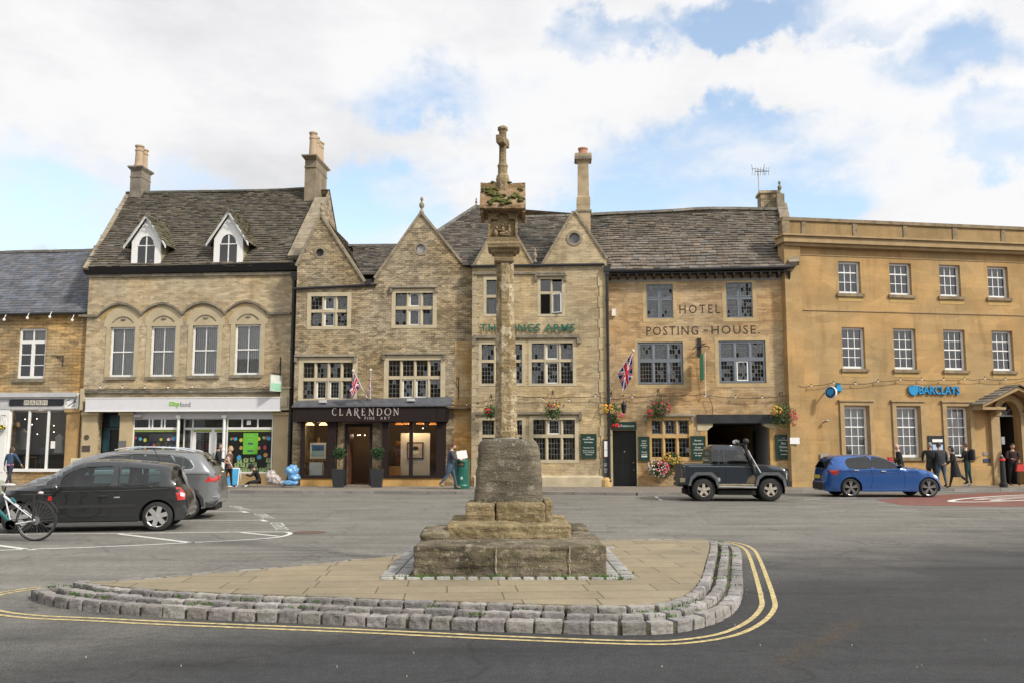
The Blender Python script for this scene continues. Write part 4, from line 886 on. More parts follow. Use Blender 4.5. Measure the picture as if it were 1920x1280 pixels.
# shop front: fascia, mouldings, mullions
a=FM.rc(-60,744,123,767);b_=FM.rc(-60,736,148,745)
g=MB();g.box(a[0],a[1],-.12,0,a[2],a[3]);g.box(b_[0],b_[1],-.26,0,b_[2]+.02,b_[3]);g.box(b_[0],b_[1],-.18,0,b_[2]-.06,b_[2]+.02)
T.part('shop_fascia',g,pm('pale_grey_fascia',(.46,.46,.47),.6,var=.12,scale=3))
w_=Win();f=w_.frame;u0,u1,z0,z1=sh;xs=[FM.pt(px,820)[0]for px in(18,54,90,127)]
for i,x in enumerate(xs):hw=.05;f.box(x-hw if i else x,x+hw if i<3 else x,-.05,.06,z0,z1)
f.box(u0,u1,-.05,.06,z1-.06,z1);f.box(u0-.1,u1,-.12,.06,z0-.1,z0+.03)
for i in range(3):w_.pane.quad((xs[i]+.04,.0,z0),(xs[i+1]-.04,.0,z0),(xs[i+1]-.04,.0,z1),(xs[i]+.04,.0,z1))
w_.finish(T,[M_white_w],name='shop_window',pane=M_pane_c)
pl=FM.rc(-2,768,17,900);g=MB();g.box(pl[0],pl[1],-.12,0,0,pl[3]);g.box(pl[0]+.1,pl[1]-.1,-.14,-.12,.6,pl[3]-.4);T.part('pilaster',g,M_white_w)
pl=FM.rc(124,767,149,905);g=MB();g.box(pl[0],pl[1],-.1,0,0,pl[3]);g.box(pl[0]-.07,pl[1]+.05,-.18,0,pl[3]-.12,pl[3]+.02);T.part('stone_pier',g,M_st['bank'])
sr=FM.rc(16,881,125,905);g=MB();g.box(sr[0],sr[1],-.03,0,0,sr[3]);T.part('stall_riser',g,M_st['mash'])
# inside: table, lamp, garments, blossom, spot lamps
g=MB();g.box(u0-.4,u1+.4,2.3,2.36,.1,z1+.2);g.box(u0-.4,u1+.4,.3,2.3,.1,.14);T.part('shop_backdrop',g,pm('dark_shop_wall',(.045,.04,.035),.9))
def goods(name,lab,cat,F_,px,py,w_,h,y,mat,shape='drape',grp=None):
 u,z=F_.pt(px,py,y);g=MB()
 if shape=='drape':g.lathe([(w_*.12,h),(w_*.2,h*.94),(w_*.5,h*.82),(w_*.38,h*.55),(w_*.45,h*.3),(w_*.6,0)],(u,y,z),n=12,sy=.5)
 elif shape=='shade':g.lathe([(w_*.5,0),(w_*.42,h*.6)],(u,y,z+h*.4),n=16);g.cyl((u,y,z+h*.4),(u,y,z-.55),.015);g.cyl((u,y,z-.55),(u,y,z-.6),.12)
 elif shape=='bush':
  for _ in range(160):
   p=Vector((rnd.gauss(0,1),rnd.gauss(0,1),rnd.gauss(0,1))).normalized()*rnd.random()**.4;c=Vector((u+p.x*w_/2,y+p.y*w_/3,z+h/2+p.z*h/2));s_=.05;g.quad(c,c+Vector((s_,.01,0)),c+Vector((s_,.02,s_)),c+Vector((0,0,s_)))
  g.cyl((u,y,z+h/2),(u,y,z-.4),.06,.09)
 elif shape=='case':g.box(u-w_/2,u+w_/2,y-.1,y+.1,z,z+h);g.tube([(u-w_*.15,y,z+h),(u-w_*.15,y,z+h+.05),(u+w_*.15,y,z+h+.05),(u+w_*.15,y,z+h)],.01)
 elif shape=='table':g.box(u-w_/2,u+w_/2,y-.25,y+.25,z,z+.05);[g.cyl((u+dx*w_*.45,y+dy*.2,z),(u+dx*w_*.45,y+dy*.2,z-.7),.02)for dx in(-1,1)for dy in(-1,1)]
 return single(name,g,mat,lab,cat,F_.M,(u,y,z),grp)
goods('table_lamp','lamp with a tan drum shade inside the gift shop window','lamp',FM,29,805,.34,.35,.9,pm('tan_shade',(.34,.24,.12),.8),'shade')
goods('garment','grey cardigan hanging in the gift shop window beside the lamp','garment',FM,42,842,.42,.95,1.0,pm('grey_wool',(.22,.23,.23),.95),grp='garments in the gift shop window')
goods('garment','cream scarf and coat on a stand in the gift shop window by the stone pier','garment',FM,110,848,.4,.85,.9,pm('cream_wool',(.42,.4,.35),.95),grp='garments in the gift shop window')
goods('garment','dark dress standing low in the middle of the gift shop window','garment',FM,82,868,.5,.75,.8,pm('dark_wool',(.07,.07,.08),.95),grp='garments in the gift shop window')
goods('green_plant','bright green artificial plant low in the gift shop window','plant',FM,28,844,.32,.28,.7,pm('lime_leaf',(.12,.2,.04),.7),'bush')
goods('display_table','small wooden display table in the gift shop window','table',FM,62,857,.6,0,.9,pm('oak_top',(.22,.15,.07),.6),'table')
g=MB();u,z=FM.pt(100,833,.02);g.box(u-.1,u+.1,-.02,-.008,z-.16,z+.16);single('paper_notice',g,M_white_w,'white paper notice taped inside the gift shop window','notice',FM.M,(u,0,z))
M_bulb=emis('warm_bulb',(1.,.85,.6),6.)
sp=MB()
for px,py in((69,784),(60,795),(101,797),(101,809),(70,813),(47,785)):u,z=FM.pt(px,py,1.4);sp.ell((u,1.4,z),.022,.022,.022,8,6)
single('ceiling_spotlights',sp,M_bulb,'tiny warm spotlights glinting inside the gift shop','spotlights',FM.M,(u,1.4,z));u,z=FM.pt(70,790,1.);p=FM.M@Vector((u,1.2,z));lamp_bulb(p,(1,.8,.55),25)
# sign: black board with chamfered ends and four letter tiles
r=FM.rc(17,748,119,760,-.15);T2=Thing('shop_sign','black board sign with four cream letter tiles above the gift shop window','shop sign',FM.M,((r[0]+r[1])/2,-.12,r[2]))
g=MB();c=.05;g.prism([(r[0]+c,r[2]),(r[1]-c,r[2]),(r[1],r[2]+c),(r[1],r[3]-c),(r[1]-c,r[3]),(r[0]+c,r[3]),(r[0],r[3]-c),(r[0],r[2]+c)],-.15,-.12);T2.part('board',g,M_black)
for i,ch in enumerate('MASH'):
 q=FM.rc(45+11.4*i,748.6,55+11.4*i,759,-.155);g=MB();g.box(q[0],q[1],-.165,-.15,q[2]+.01,q[3]-.01);o=T2.part('letter_tile',g,pm('cream_tile',(.5,.47,.4),.6))
 t=text_mb(ch,q[0]+.045,q[1]-.045,q[2]+.05,q[3]-.05,-.165,.006);s_=.02
 T2.part('letter',t,pm('grey_letter',(.16,.15,.13),.6),parent=o)
r=FM.rc(121,736,147,765,-.15);g=MB();g.box(r[0],r[1],-.14,-.1,r[2],r[3]);T2=Thing('picture_board','white board with grey line drawing at the corner of the gift shop','board',FM.M,((r[0]+r[1])/2,-.12,r[2]));o=T2.part('board',g,M_white_w)
g=MB();um,zm=(r[0]+r[1])/2,(r[2]+r[3])/2;w2=(r[1]-r[0])/2
for P in([(-.7,.6),(-.2,.7),(-.3,.1),(-.8,.0),(-.75,-.5)],[(-.2,.4),(.3,.5),(.4,-.1),(.0,-.4),(-.5,-.7)],[(.2,-.2),(.5,-.6),(.1,-.8)]):g.tube([(um+x*w2,-.143,zm+y_*w2)for x,y_ in P],.018,5)
g.box(um+.3*w2,um+.75*w2,-.15,-.14,zm+.45*w2,zm+.62*w2);g.box(um+.45*w2,um+.6*w2,-.15,-.14,zm-.1*w2,zm+.5*w2);g.box(um+.25*w2,um+.7*w2,-.15,-.14,zm-.25*w2,zm-.1*w2);T2.part('drawing',g,pm('slate_ink',(.1,.11,.14),.7),parent=o)
def bracket(name,lab,F_,px,py,w_=.55,h=.5,grp=None):
 u,z=F_.pt(px,py);g=MB();g.tube([(u,-.02,z-h),(u,-.02,z)],.018);g.tube([(u,-.03,z-.03),(u-w_,-.03-.0,z)],.015);g.tube([(u,-.03,z-h*.6),(u-.12,-.03,z-h*.22),(u-w_*.6,-.03,z-.04)],.012);single(name,g,M_iron,lab,'bracket',F_.M,(u,0,z),grp)
bracket('iron_bracket','empty black iron bracket on the golden wall beside the tall white window',FM,119,666)
# unlit party wall face of the taller neighbour is part of the supermarket below
# ================================================================ SUPERMARKET BUILDING
FC=Fac(150,39.9,548,39.2);Lc=FC.len
T=Thing('supermarket_building','pale stone building with scalloped window hoods and a supermarket on its ground floor','shop building',FC.M)
TC=T
zc=FC.pt(350,512)[1];holes=[]
W4=[FC.rc(206,613.5,252,706),FC.rc(282,612,328.5,705.5),FC.rc(360,610.5,408,703.5),FC.rc(440,608.5,488,702)]
sf=FC.rc(247,781,512,893);dr=FC.rc(181,772,222,905);dr=(dr[0],dr[1],.0,dr[3])
holes=W4+[sf,dr]
W_=MB();wall(W_,[(0,-.02),(Lc,-.02),(Lc,zc),(0,zc)],holes,0.,.35,.2);T.part('wall',W_,M_st['coop']);shell(T,0,Lc,zc,9,(3.35,6.5),M_st['coop'])
for i,r in enumerate(W4):sash(T,r,2,2,rec=.14,meet=1,sill=.12,blind='slats',hw=.075,tilt=.3)
# smooth window surrounds and hoods
for i,(r,pk)in enumerate(zip(W4,(229,305,382.5,462.5))):
 g=MB();u0,u1,z0,z1=r;um=(u0+u1)/2;hwd=(u1-u0)/2+.2
 top=FC.pt(pk,572)[1];
 arc=[(um+(hwd+.12)*math.cos(t),z1+.02+(top-z1-.1)*max(0,math.sin(t))**.9)for t in[math.pi*k/16 for k in range(17)]]
 V,F=tri2d([(um-hwd,z0-.02)]+[(um-hwd,z1+.0)]+arc[::-1]+[(um+hwd,z1),(um+hwd,z0-.02),(u1,z0-.02),(u1,z1),(u0,z1),(u0,z0-.02)])
 g.add([(x,-.022,z)for x,z in V],F)
 g.mi=1;og=[(um-.47+.94*k/16,z1+.2+.26*math.sin(math.pi*k/16)**.75)for k in range(17)]
 g.tube([(x,-.03,z)for x,z in og],.028,6);g.ell((um,-.04,z1+.33),.12,.03,.06,8,6)
 T.part('window_surround',g,[pm('surround_stone',(.43,.36,.235),.9,var=.12,scale=2),M_dark_st])
g=MB();zb=FC.pt(170,595)[1]
def scal(px0,px1,y0,ytop,n=14):return[FC.pt(px0+(px1-px0)*k/n,y0-(y0-ytop)*math.sin(math.pi*k/n)**.8)for k in range(n+1)]
path=[FC.pt(150,595),FC.pt(184,595)]+scal(188,267,592.5,572)+scal(267,343.5,592,571.5)+scal(343.5,423,591,569.5)+scal(423,505,590,568)+[FC.pt(507,590.5),FC.pt(546,590)]
for i in range(len(path)-1):
 (a,b),(c,d)=path[i],path[i+1]
 if abs(c-a)+abs(d-b)>.01:g.prism([(a,b),(c,d),(c,d+.1),(a,b+.1)],-.13,.0)
T.part('scalloped_hood_mould',g,M_dark_st)
g=MB()
for(x0,x1,pk,yt)in((190,266,228,576),(269,342,305,575),(346,421,383,573),(426,503,463,572)):
 for k in range(9):
  f0,f1=k/9,(k+.94)/9;q=[FC.pt(x0+(x1-x0)*f0,595-21*math.sin(math.pi*f0)**.8),FC.pt(x0+(x1-x0)*f1,595-21*math.sin(math.pi*f1)**.8),FC.pt(x0+(x1-x0)*f1,604-20*math.sin(math.pi*f1)**.8),FC.pt(x0+(x1-x0)*f0,604-20*math.sin(math.pi*f0)**.8)]
  c=rnd.choice([(.46,.33,.15),(.47,.36,.2),(.43,.3,.12)]);g.col=c;g.prism(q,-.014,0)
T.part('hood_stones',g,M_quoin)
# eaves: black moulded gutter board over a pale string
a=FC.rc(146,499,547,511,-.3);g=MB();z_=a[3];zl=a[2]
g.add([(-.12,0,zl),(Lc+.02,0,zl+.06),(Lc+.02,-.18,zl+.06),(-.12,-.18,zl),(-.12,0,z_),(Lc+.02,0,z_+.06),(Lc+.02,-.38,z_+.06),(-.16,-.38,z_)],[[0,1,2,3],[3,2,6,7],[4,7,6,5],[0,3,7,4],[1,5,6,2]]);T.part('gutter',g,M_black)
b_=FC.rc(148,511,547,518);g=MB();g.box(-.02,Lc,-.1,0,b_[2]-.01,zl+.0);T.part('eaves_string',g,M_dark_st)
# roof with dormers
yr=4.9;zr=atY(400,358,44.5).z;ze=z_
pr=(Vector((0,-.3,ze)),Vector((0,yr+.3,zr-ze)).normalized())
n_=Vector((0,-(zr-ze),yr+.3)).normalized();on=lambda px,py:FC.on(px,py,(0,-.3,ze),n_)
pts=[Vector((-.1,-.3,ze)),Vector((Lc,-.3,ze))]+[on(547,480),on(590,376),on(570,355),on(530,357.5),on(480,359),on(420,360),on(350,361),on(275,362),on(238,364)]+[on(205,425)]
zr=on(400,360).z;yr=on(400,360).y
roof_plane(T,pts,mat=M_tile_m,rh=.2,tw=.28,base=(.115,.10,.08),wob=.12,thick=.04,lich=None)if False else roof_plane(T,pts,mat=M_tile_m,rh=.2,tw=.28,base=(.115,.10,.08),wob=.1,thick=.04)
g=MB();g.quad((0,yr,zr),(Lc,yr,zr),(Lc,9.2,zc),(0,9.2,zc));g.add([(0,0,zc),(0,9,zc),(0,yr,zr)],[[0,1,2]]);g.add([(Lc-.05,0,zc),(Lc-.05,9,zc),(Lc-.05,yr,zr)],[[0,1,2]]);T.part('rear_roof',g,M_st['gal'])
g=MB();L_=[on(p,q)for p,q in((238,363),(275,361.5),(350,360.5),(420,359.5),(480,358.5),(530,357),(570,354.5),(592,352))]
for i in range(len(L_)-1):
 k=max(1,int((L_[i+1]-L_[i]).length/.5))
 for j in range(k):p,q=L_[i].lerp(L_[i+1],j/k),L_[i].lerp(L_[i+1],(j+.96)/k);c=rnd.uniform(.1,.16);g.col=(c,c,c*.8);g.beam(p,q,.3,.1)
T.part('ridge_tiles',g,M_tile)
def dormer(px0,px1,apex,feet_y,zbase_py):
 r=FC.rc(px0,apex[1],px1,zbase_py,-.1);u0,u1=r[0],r[1];um=(u0+u1)/2;zb=r[2];y=-.12
 za=FC.pt(apex[0],apex[1],y-.12)[1];zf=FC.pt(apex[0],feet_y,y)[1];ov=.30
 g=MB();hw=(u1-u0)/2;wh=.40;zs=zb+.92
 arch=[(um+wh*math.cos(t),zs+wh*1.2*math.sin(t))for t in[math.pi*k/12 for k in range(13)]]
 wall(g,[(u0,zb),(u1,zb),(u1,zf+.12),(um,za-.12),(u0,zf+.12)],[[(um-wh,zb+.06)]+arch[::-1]+[(um+wh,zb+.06)]],y,.1,.07)
 o=T.part('dormer',g,M_white_w)
 g=MB();y1=y+2.3
 for s_ in(-1,1):
  x=um+s_*(hw+ov);e0,e1=Vector((um,y-.15,za+.02)),Vector((x,y-.15,zf-.12));
  g.beam(e0,e1,.045,.15,up=(0,-1,0))if False else g.prism([(um,za+.04),(x,zf-.10),(x+s_*.0,zf-.24),(um,za-.13)],y-.17,y-.12)
 for k in range(0):
  for s_ in(-1,1):
   f=(k+.5)/7.6;g.cyl((um+s_*(hw+ov)*f,y-.17,za-.13+(zf-.24-za+.13)*f),(um+s_*(hw+ov)*f,y-.12,za-.13+(zf-.24-za+.13)*f),.05,n=8)
 g.tube([(um-.12,y-.16,za-.52),(um,y-.16,za-.42),(um+.12,y-.16,za-.52)],.02)
 T.part('bargeboard',g,M_white_w,parent=o)
 g=MB();g.quad((um-wh,y+.05,zb+.06),(um+wh,y+.05,zb+.06),(um+wh,y+.05,zs+.5),(um-wh,y+.05,zs+.5));T.part('pane',g,M_pane,parent=o)
 g=MB();g.box(um-.022,um+.022,y+.02,y+.06,zb+.06,zs+.47);g.box(um-wh,um+wh,y+.022,y+.058,zs-.02,zs+.02)
 for t in range(12):
  a_,b_=arch[t],arch[t+1];g.prism([a_,b_,(um+(b_[0]-um)*.88,zs+(b_[1]-zs)*.9),(um+(a_[0]-um)*.88,zs+(a_[1]-zs)*.9)],y+.0,y+.062)
 T.part('glazing_bars',g,M_white_w,parent=o)
 g=MB();g.box(u0,u0+.05,y+.1,y+1.9,zb-.1,zf+.05);g.box(u1-.05,u1,y+.1,y+1.9,zb-.1,zf+.05);T.part('cheek',g,pm('dormer_cheek',(.30,.27,.16),.9,var=.2),parent=o)
 for s_ in(-1,1):
  x=um+s_*(hw+ov);A,B=Vector((x,y-.2,zf-.1)),Vector((x,y1-.5,zf-.1));C_,D_=Vector((um,y1,za+.06)),Vector((um,y-.2,za+.06));roof_plane(T,[A,B,C_,D_]if s_>0 else[B,A,D_,C_],name='dormer_roof',mat=M_tile_m,rh=.16,tw=.22,base=(.15,.135,.09),wob=.03,par=o)
dormer(248,302,(272,404),458,499);dormer(402,456,(428,397),453,496)
g=MB();u,z=FC.pt(414,492,0);g.lathe([(.08,0),(.1,.03),(.05,.1),(.02,.12),(.03,.2),(.01,.26)],(u,.05,z),n=10);single('red_ornament',g,pm('red_china',(.5,.03,.03),.4),'small red ornament standing inside the dormer window by the stone chimney','ornament',FC.M,(u,.05,z))
for px in(282,444):g=MB();u,z=FC.pt(px,492,0);g.ell((u,.05,z+.06),.07,.02,.07,10,8);single('white_disc_ornament',g,M_white_w,'round white ornament in the %s dormer window'%('slimmer chimney side' if px<300 else 'red ornament'),'ornament',FC.M,(u,.05,z),'ornaments in the dormer windows')
# chimneys
M_ch1=pm('grey_rendered_chimney',(.19,.165,.13),.95,var=.3,scale=2.5,bump=.3);M_ch2=pm('brown_chimney_stone',(.21,.17,.115),.95,var=.3,scale=2.,bump=.4);M_pot=pm('buff_chimney_pot',(.40,.30,.20),.8,var=.15);M_potr=pm('terracotta_pot',(.42,.2,.12),.8,var=.15)
def at_depth(F_,px,py,y):d=F_.pt(px,py,y);return d
yc=yr;u0,u1=at_depth(FC,245,350,yc-.3)[0],at_depth(FC,266,350,yc-.3)[0];zt=at_depth(FC,258,312,yc-.3)[1];zp=at_depth(FC,258,276,yc)[1]
chimney(T,((u0+u1)/2,yc+.1),(u1-u0)/2,.48,zr-.7,zt,[(0,-.24,zp-zt,.22),(.02,.24,zp-zt-.05,.2)],M_ch1,M_pot)
u0,u1=at_depth(FC,571,340,yc-.9)[0],at_depth(FC,592,340,yc-.9)[0];zt=at_depth(FC,585,292,yc-.9)[1];zp=at_depth(FC,585,249,yc-.6)[1]
chimney(T,((u0+u1)/2,yc+.05),(u1-u0)/2,.95,zr-1.6,zt,[(-.0,-.62,zp-zt,.2),(.02,-.2,zp-zt-.1,.18),(.0,.22,zp-zt-.15,.18),(.02,.62,zp-zt-.1,.18)],M_ch2,M_pot)
# raised verge copings
g=MB()
for(A,B)in((on(549,488),on(600,378)),):
 d=B-A;k=9
 for i in range(k):p,q=A+d*i/k,A+d*(i+.97)/k;g.beam(p+Vector((.05,0,.1)),q+Vector((.05,0,.1)),.55,.25)
T.part('verge_coping',g,M_cop);g=MB();A,B=on(160,505),on(240,366);d=B-A
for i in range(8):p,q=A+d*i/8,A+d*(i+.97)/8;g.beam(p+Vector((0,0,.02)),q+Vector((0,0,.02)),.22,.1)
T.part('verge_coping',g,M_cop)
# string course, frieze and white box sign
r=FC.rc(156,728,526,735.5);r2=FC.rc(160,735,525,745);g=MB();g.box(r[0],r[1],-.24,0,r[2],r[3]);g.box(r[0]+.04,r[1]-.04,-.15,0,r[2]-.08,r[2]);g.mi=1;g.box(r2[0],r2[1],-.08,0,r2[2],r2[3]-.06);T.part('string_course',g,[M_dark_st,M_st['coop']])
r=FC.rc(160,745,525,769.5,-.42);Tn=Thing('supermarket_sign','long white box sign running above the supermarket shop front','shop sign',FC.M,((r[0]+r[1])/2,0,r[2]))
g=MB();g.box(r[0],r[1],-.42,-.03,r[2],r[3]);g.mi=1;g.box(r[0]-.02,r[1]+.02,-.44,-.1,r[2]-.02,r[2]+.02);g.box(r[0]-.02,r[1]+.02,-.44,-.1,r[3]-.015,r[3]+.025)
Tn.part('sign_box',g,[pm('white_sign_face',(.62,.62,.64),.5,var=.03),M_white_w])
ql=FC.rc(317,751.5,336,763,-.43);g=text_mb('co',ql[0],ql[1]-.2,ql[2]+.06,ql[3],-.425,.01,bold=.03);g.join(text_mb('op',ql[0]+.2,ql[1],ql[2]-.02,ql[3]-.06,-.425,.01,bold=.03));Tn.part('logo',g,pm('lime_green_letter',(.22,.48,.03),.5))
q=FC.rc(337,752.5,357,761.5,-.43);Tn.part('lettering',text_mb('food',q[0],q[1],q[2],q[3],-.425,.01),pm('grey_sign_letter',(.2,.2,.21),.5))
# shop front below
zt=FC.pt(380,783)[1];ztr=FC.pt(380,802.5)[1];zl=FC.pt(380,888)[1]
g=MB();g.box(sf[0]-.05,sf[1]+.05,-.02,.3,zt-.02,sf[3]+.06);q=FC.rc(247,770,512,784);g.box(q[0]-.1,q[1]+.05,-.06,.0,q[2],q[3]);T.part('shop_fascia',g,pm('grey_white_fascia',(.50,.50,.52),.6,var=.05))
ux=lambda px:FC.pt(px,840)[0]
g=MB();
for px in(335,421):g.cyl((ux(px),-.12,.1),(ux(px),-.12,zt+.1),.065,n=12);g.cyl((ux(px),-.12,1.55),(ux(px),-.12,1.62),.09,n=12);g.box(ux(px)-.1,ux(px)+.1,-.2,-.02,zt,zt+.12)
T.part('iron_column',g,M_white_w)
def framed(name,px0,px1,z0,z1,bars=(),hb=(),w=.05,y=.0,mat=M_white_w,pane=True):
 u0,u1=ux(px0),ux(px1);w_=Win();f=w_.frame
 for q in((u0,u0+w,z0,z1),(u1-w,u1,z0,z1),(u0+w,u1-w,z0,z0+w),(u0+w,u1-w,z1-w,z1)):f.box(q[0],q[1],y-.04,y+.04,q[2],q[3])
 for b in bars:f.box(ux(b)-w*.6,ux(b)+w*.6,y-.035,y+.035,z0+w,z1-w)
 for h in hb:f.box(u0+w,u1-w,y-.03,y+.03,h-w/2,h+w/2)
 w_.pane.quad((u0+w*.5,y,z0+w*.5),(u1-w*.5,y,z0+w*.5),(u1-w*.5,y,z1-w*.5),(u0+w*.5,y,z1-w*.5))
 return w_.finish(T,[mat],name=name,pane=M_pane_c)
zsl=FC.pt(380,886)[1]
framed('shop_window',248,333,zsl,ztr,y=.02);framed('toplight',248,333,ztr+.002,zt,bars=(278,284,301,307),y=.02)
framed('shop_window',424,511,zsl,ztr,y=.02);framed('toplight',424,511,ztr+.002,zt,bars=(452.5,482),y=.02)
framed('toplight',337,420,ztr+.002,zt,bars=(354,),y=.35)
framed('side_light',337,353,.3,ztr,y=.35)
for p0,p1,hd in((354,393,388),(393,421,396)):
 o=framed('door',p0,p1,.12,ztr,w=.16,y=.35);g=MB();g.tube([(ux(hd),.26,.95),(ux(hd),.26,1.45)],.03);T.part('handle',g,pm('steel_pull',(.3,.3,.32),.35,metal=.6),parent=o)
g=MB();g.box(ux(248),ux(333),-.02,.2,0,zsl);g.box(ux(424),ux(511),-.02,.2,0,zsl);T.part('stall_riser',g,M_st['bank'])
for(p0,p1,lab)in((152,180,0),(222.5,246,0),(511.5,545,0)):
 q=FC.rc(p0,772,p1,906,-.12);g=MB();g.box(q[0],q[1],-.12,0,0,q[3]);g.box(q[0]-.04,q[1]+.04,-.17,0,0,.35);g.box(q[0]-.05,q[1]+.06,-.2,0,q[3]-.13,q[3]);T.part('stone_pier',g,pm('smooth_pier_stone',(.44,.35,.21),.9,var=.13,scale=1.6,bump=.2))
q=FC.rc(527,728,544,768,-.2);g=MB();g.box(q[0],q[1],-.34,0,q[2],q[3]);g.box(q[0]-.05,q[1]+.05,-.4,0,q[3],q[3]+.08);g.box(q[0]+.06,q[1]-.06,-.4,-.34,q[2]+.15,q[3]-.35);T.part('console_bracket',g,M_dress)
q=FC.rc(152,728,158,768,-.2);g=MB();g.box(q[0],q[1],-.3,0,q[2],q[3]);T.part('console_bracket',g,M_dress)
# teal side door in its recess
g=MB();g.box(dr[0],dr[1],.5,.56,.0,dr[3]);zz=FC.pt(200,803)[1];g.mi=1;g.box(dr[0]+.05,dr[1]-.05,.45,.5,zz-.03,zz+.05);g.box(dr[0]+.03,dr[0]+.35,.44,.5,.1,zz-.05);g.box(dr[0]+.28,dr[1]-.1,.47,.499,zz+.1,dr[3]-.1)
T.part('door',g,[pm('very_dark_door',(.012,.014,.016),.6),pm('teal_paint',(.02,.065,.08),.5)])
for(px,py,w2,h2,nm,lb)in((162.5,819,.15,.11,'oval_plaque','dark oval plaque on the stone pier by the teal doorway'),(161.5,840,.18,.13,'bronze_plaque','square bronze plaque under the oval one on the stone pier'),(229.5,831,.17,.13,'slate_plaque','grey slate plaque on the pier between doorway and shop window')):
 u,z=FC.pt(px,py,-.12);g=MB()
 if 'oval' in nm:g.cyl((u,-.12,z),(u,-.145,z),h2,n=20)
 else:g.box(u-w2,u+w2,-.145,-.12,z-h2,z+h2)
 single(nm,g,pm(nm+'_metal',(.07,.055,.045)if 'slate' not in nm else(.13,.13,.13),.5,var=.2),lb,'plaque',FC.M,(u,-.12,z))
# supermarket interior, lit by ceiling tubes
g=MB();g.box(ux(247),ux(512),2.9,2.98,.1,3.3);g.box(ux(247),ux(512),.25,2.9,.08,.12);T.part('shop_interior',g,pm('shop_inner_wall',(.16,.16,.15),.8))
Ts=[]
M_prod=attr_mat('packaging',vnoise=.1,bump=0,rough=.5)
for si,(px,y)in enumerate(((262,1.6),(290,1.9),(318,1.6),(362,2.2),(385,2.2),(408,2.2))):
 T3=Thing('shop_shelf','stocked shelf bay inside the supermarket','shelf',FC.M,(ux(px),y,.12),'shelf bays inside the supermarket');g=MB();w2=.55
 for k in range(5):g.box(ux(px)-w2,ux(px)+w2,y,y+.35,.3+k*.42,.33+k*.42)
 g.box(ux(px)-w2,ux(px)+w2,y+.35,y+.4,.12,2.3);T3.part('rack',g,pm('grey_steel',(.3,.3,.3),.5));g=MB()
 for k in range(4):
  x=ux(px)-w2+.02
  while x<ux(px)+w2-.1:w3=rnd.uniform(.07,.16);g.col=rnd.choice([(.4,.38,.33),(.08,.2,.3),(.35,.06,.05),(.1,.1,.1),(.2,.25,.08),(.45,.42,.1),(.3,.3,.32)]);g.box(x,x+w3,y+.02,y+.3,.33+k*.42,.33+k*.42+rnd.uniform(.15,.34));x+=w3+.015
 o=T3.part('packets',g,M_prod);o['kind']='stuff'
g=MB()
for px in(290,370,400,465):g.box(ux(px)-.6,ux(px)+.6,1.5,1.6,3.12,3.15)
single('ceiling_light_tubes',g,emis('cool_tube',(.95,1.,.98),2.2),'fluorescent tubes on the supermarket ceiling','ceiling lights',FC.M,(ux(380),1.5,3.1))
# window graphics
M_col=attr_mat('sticker',vnoise=.05,bump=0,rough=.5)
g=MB();g.box(ux(424)+.05,ux(511)-.05,.06,.07,zsl+.05,ztr-.05);g.box(ux(424)+.05,ux(511)-.05,.05,.061,ztr-.13,ztr-.05);single('window_backing',g,pm('black_window_film',(.022,.024,.028),.4),'dark film backing the supermarket display window','window film',FC.M,(ux(467),.06,zsl))
g=MB()
for(p0,p1)in((249,332),(354,392),(394,420),(425,510)):g.box(ux(p0)+.04,ux(p1)-.04,.012 if p0 not in(354,394)else .30,.016 if p0 not in(354,394)else .304,ztr-.14,ztr-.04)
single('green_window_strip',g,pm('olive_green_film',(.22,.3,.05),.5),'olive green strip across the tops of the supermarket windows','window film',FC.M,(ux(380),0,ztr))
r=FC.rc(456,811,483.5,850.5,.0);T3=Thing('green_poster','bright green poster in the supermarket display window','poster',FC.M,((r[0]+r[1])/2,0,r[2]));g=MB();g.box(r[0],r[1],-.01,.03,r[2],r[3]);T3.part('sheet',g,pm('bright_green_card',(.12,.42,.035),.5,var=.05))
g=MB()
for i,(s_,zf,wf)in enumerate((('new',.86,.4),('low',.70,.3),('price',.50,.35),('of',.32,.25),('food',.15,.4))):um,h=(r[0]+r[1])/2,r[3]-r[2];wd=(r[1]-r[0])*wf/2;g.mi=1 if i in(2,4)else 0;g.join(text_mb(s_,um-wd,um+wd,r[2]+h*(zf-.03),r[2]+h*(zf+.03),-.012,.004))if i not in(2,4)else(g.box(um-wd,um+wd,-.014,-.01,r[2]+h*(zf-.04),r[2]+h*(zf+.04)))
T3.part('print',g,[pm('pale_green_ink',(.3,.55,.2),.5),pm('navy_ink',(.05,.08,.12),.5)])
def stickers(pts,yy=-.008,lab='',grp='stickers on the supermarket windows'):
 for(px,py,c,s_)in pts:
  u,z=FC.pt(px,py,yy);g=MB();s2=s_*rnd.uniform(.9,1.1);n=rnd.choice([6,8,10]);g.prism([(u+s2*math.cos(6.283*k/n)*rnd.uniform(.8,1.05),z+s2*math.sin(6.283*k/n)*rnd.uniform(.8,1.1))for k in range(n)],yy-.004,yy)
  nm={'b':('blue',(.05,.3,.5)),'y':('yellow',(.42,.42,.06)),'r':('red',(.4,.06,.1)),'g':('green',(.12,.3,.1)),'o':('orange',(.42,.25,.08)),'w':('white',(.55,.55,.5))}[c]
  single('sticker',g,pm('sticker_'+nm[0],nm[1],.5),'%s cut-out sticker on the supermarket %s'%(nm[0],lab),'sticker',FC.M,(u,0,z),grp+' '+nm[0]+' '+lab)
stickers([(263,822,'b',.09),(272,824,'y',.09),(302,823,'y',.08),(320,822,'r',.07),(326,821,'b',.1),(316,823,'w',.07),(255,820,'r',.06),(263,838,'b',.09),(272,838,'o',.08),(289,834,'r',.08),(306,839,'y',.07),(318,838,'g',.08),(326,839,'b',.09),(255,838,'g',.08)],.005,'window behind the parked cars')
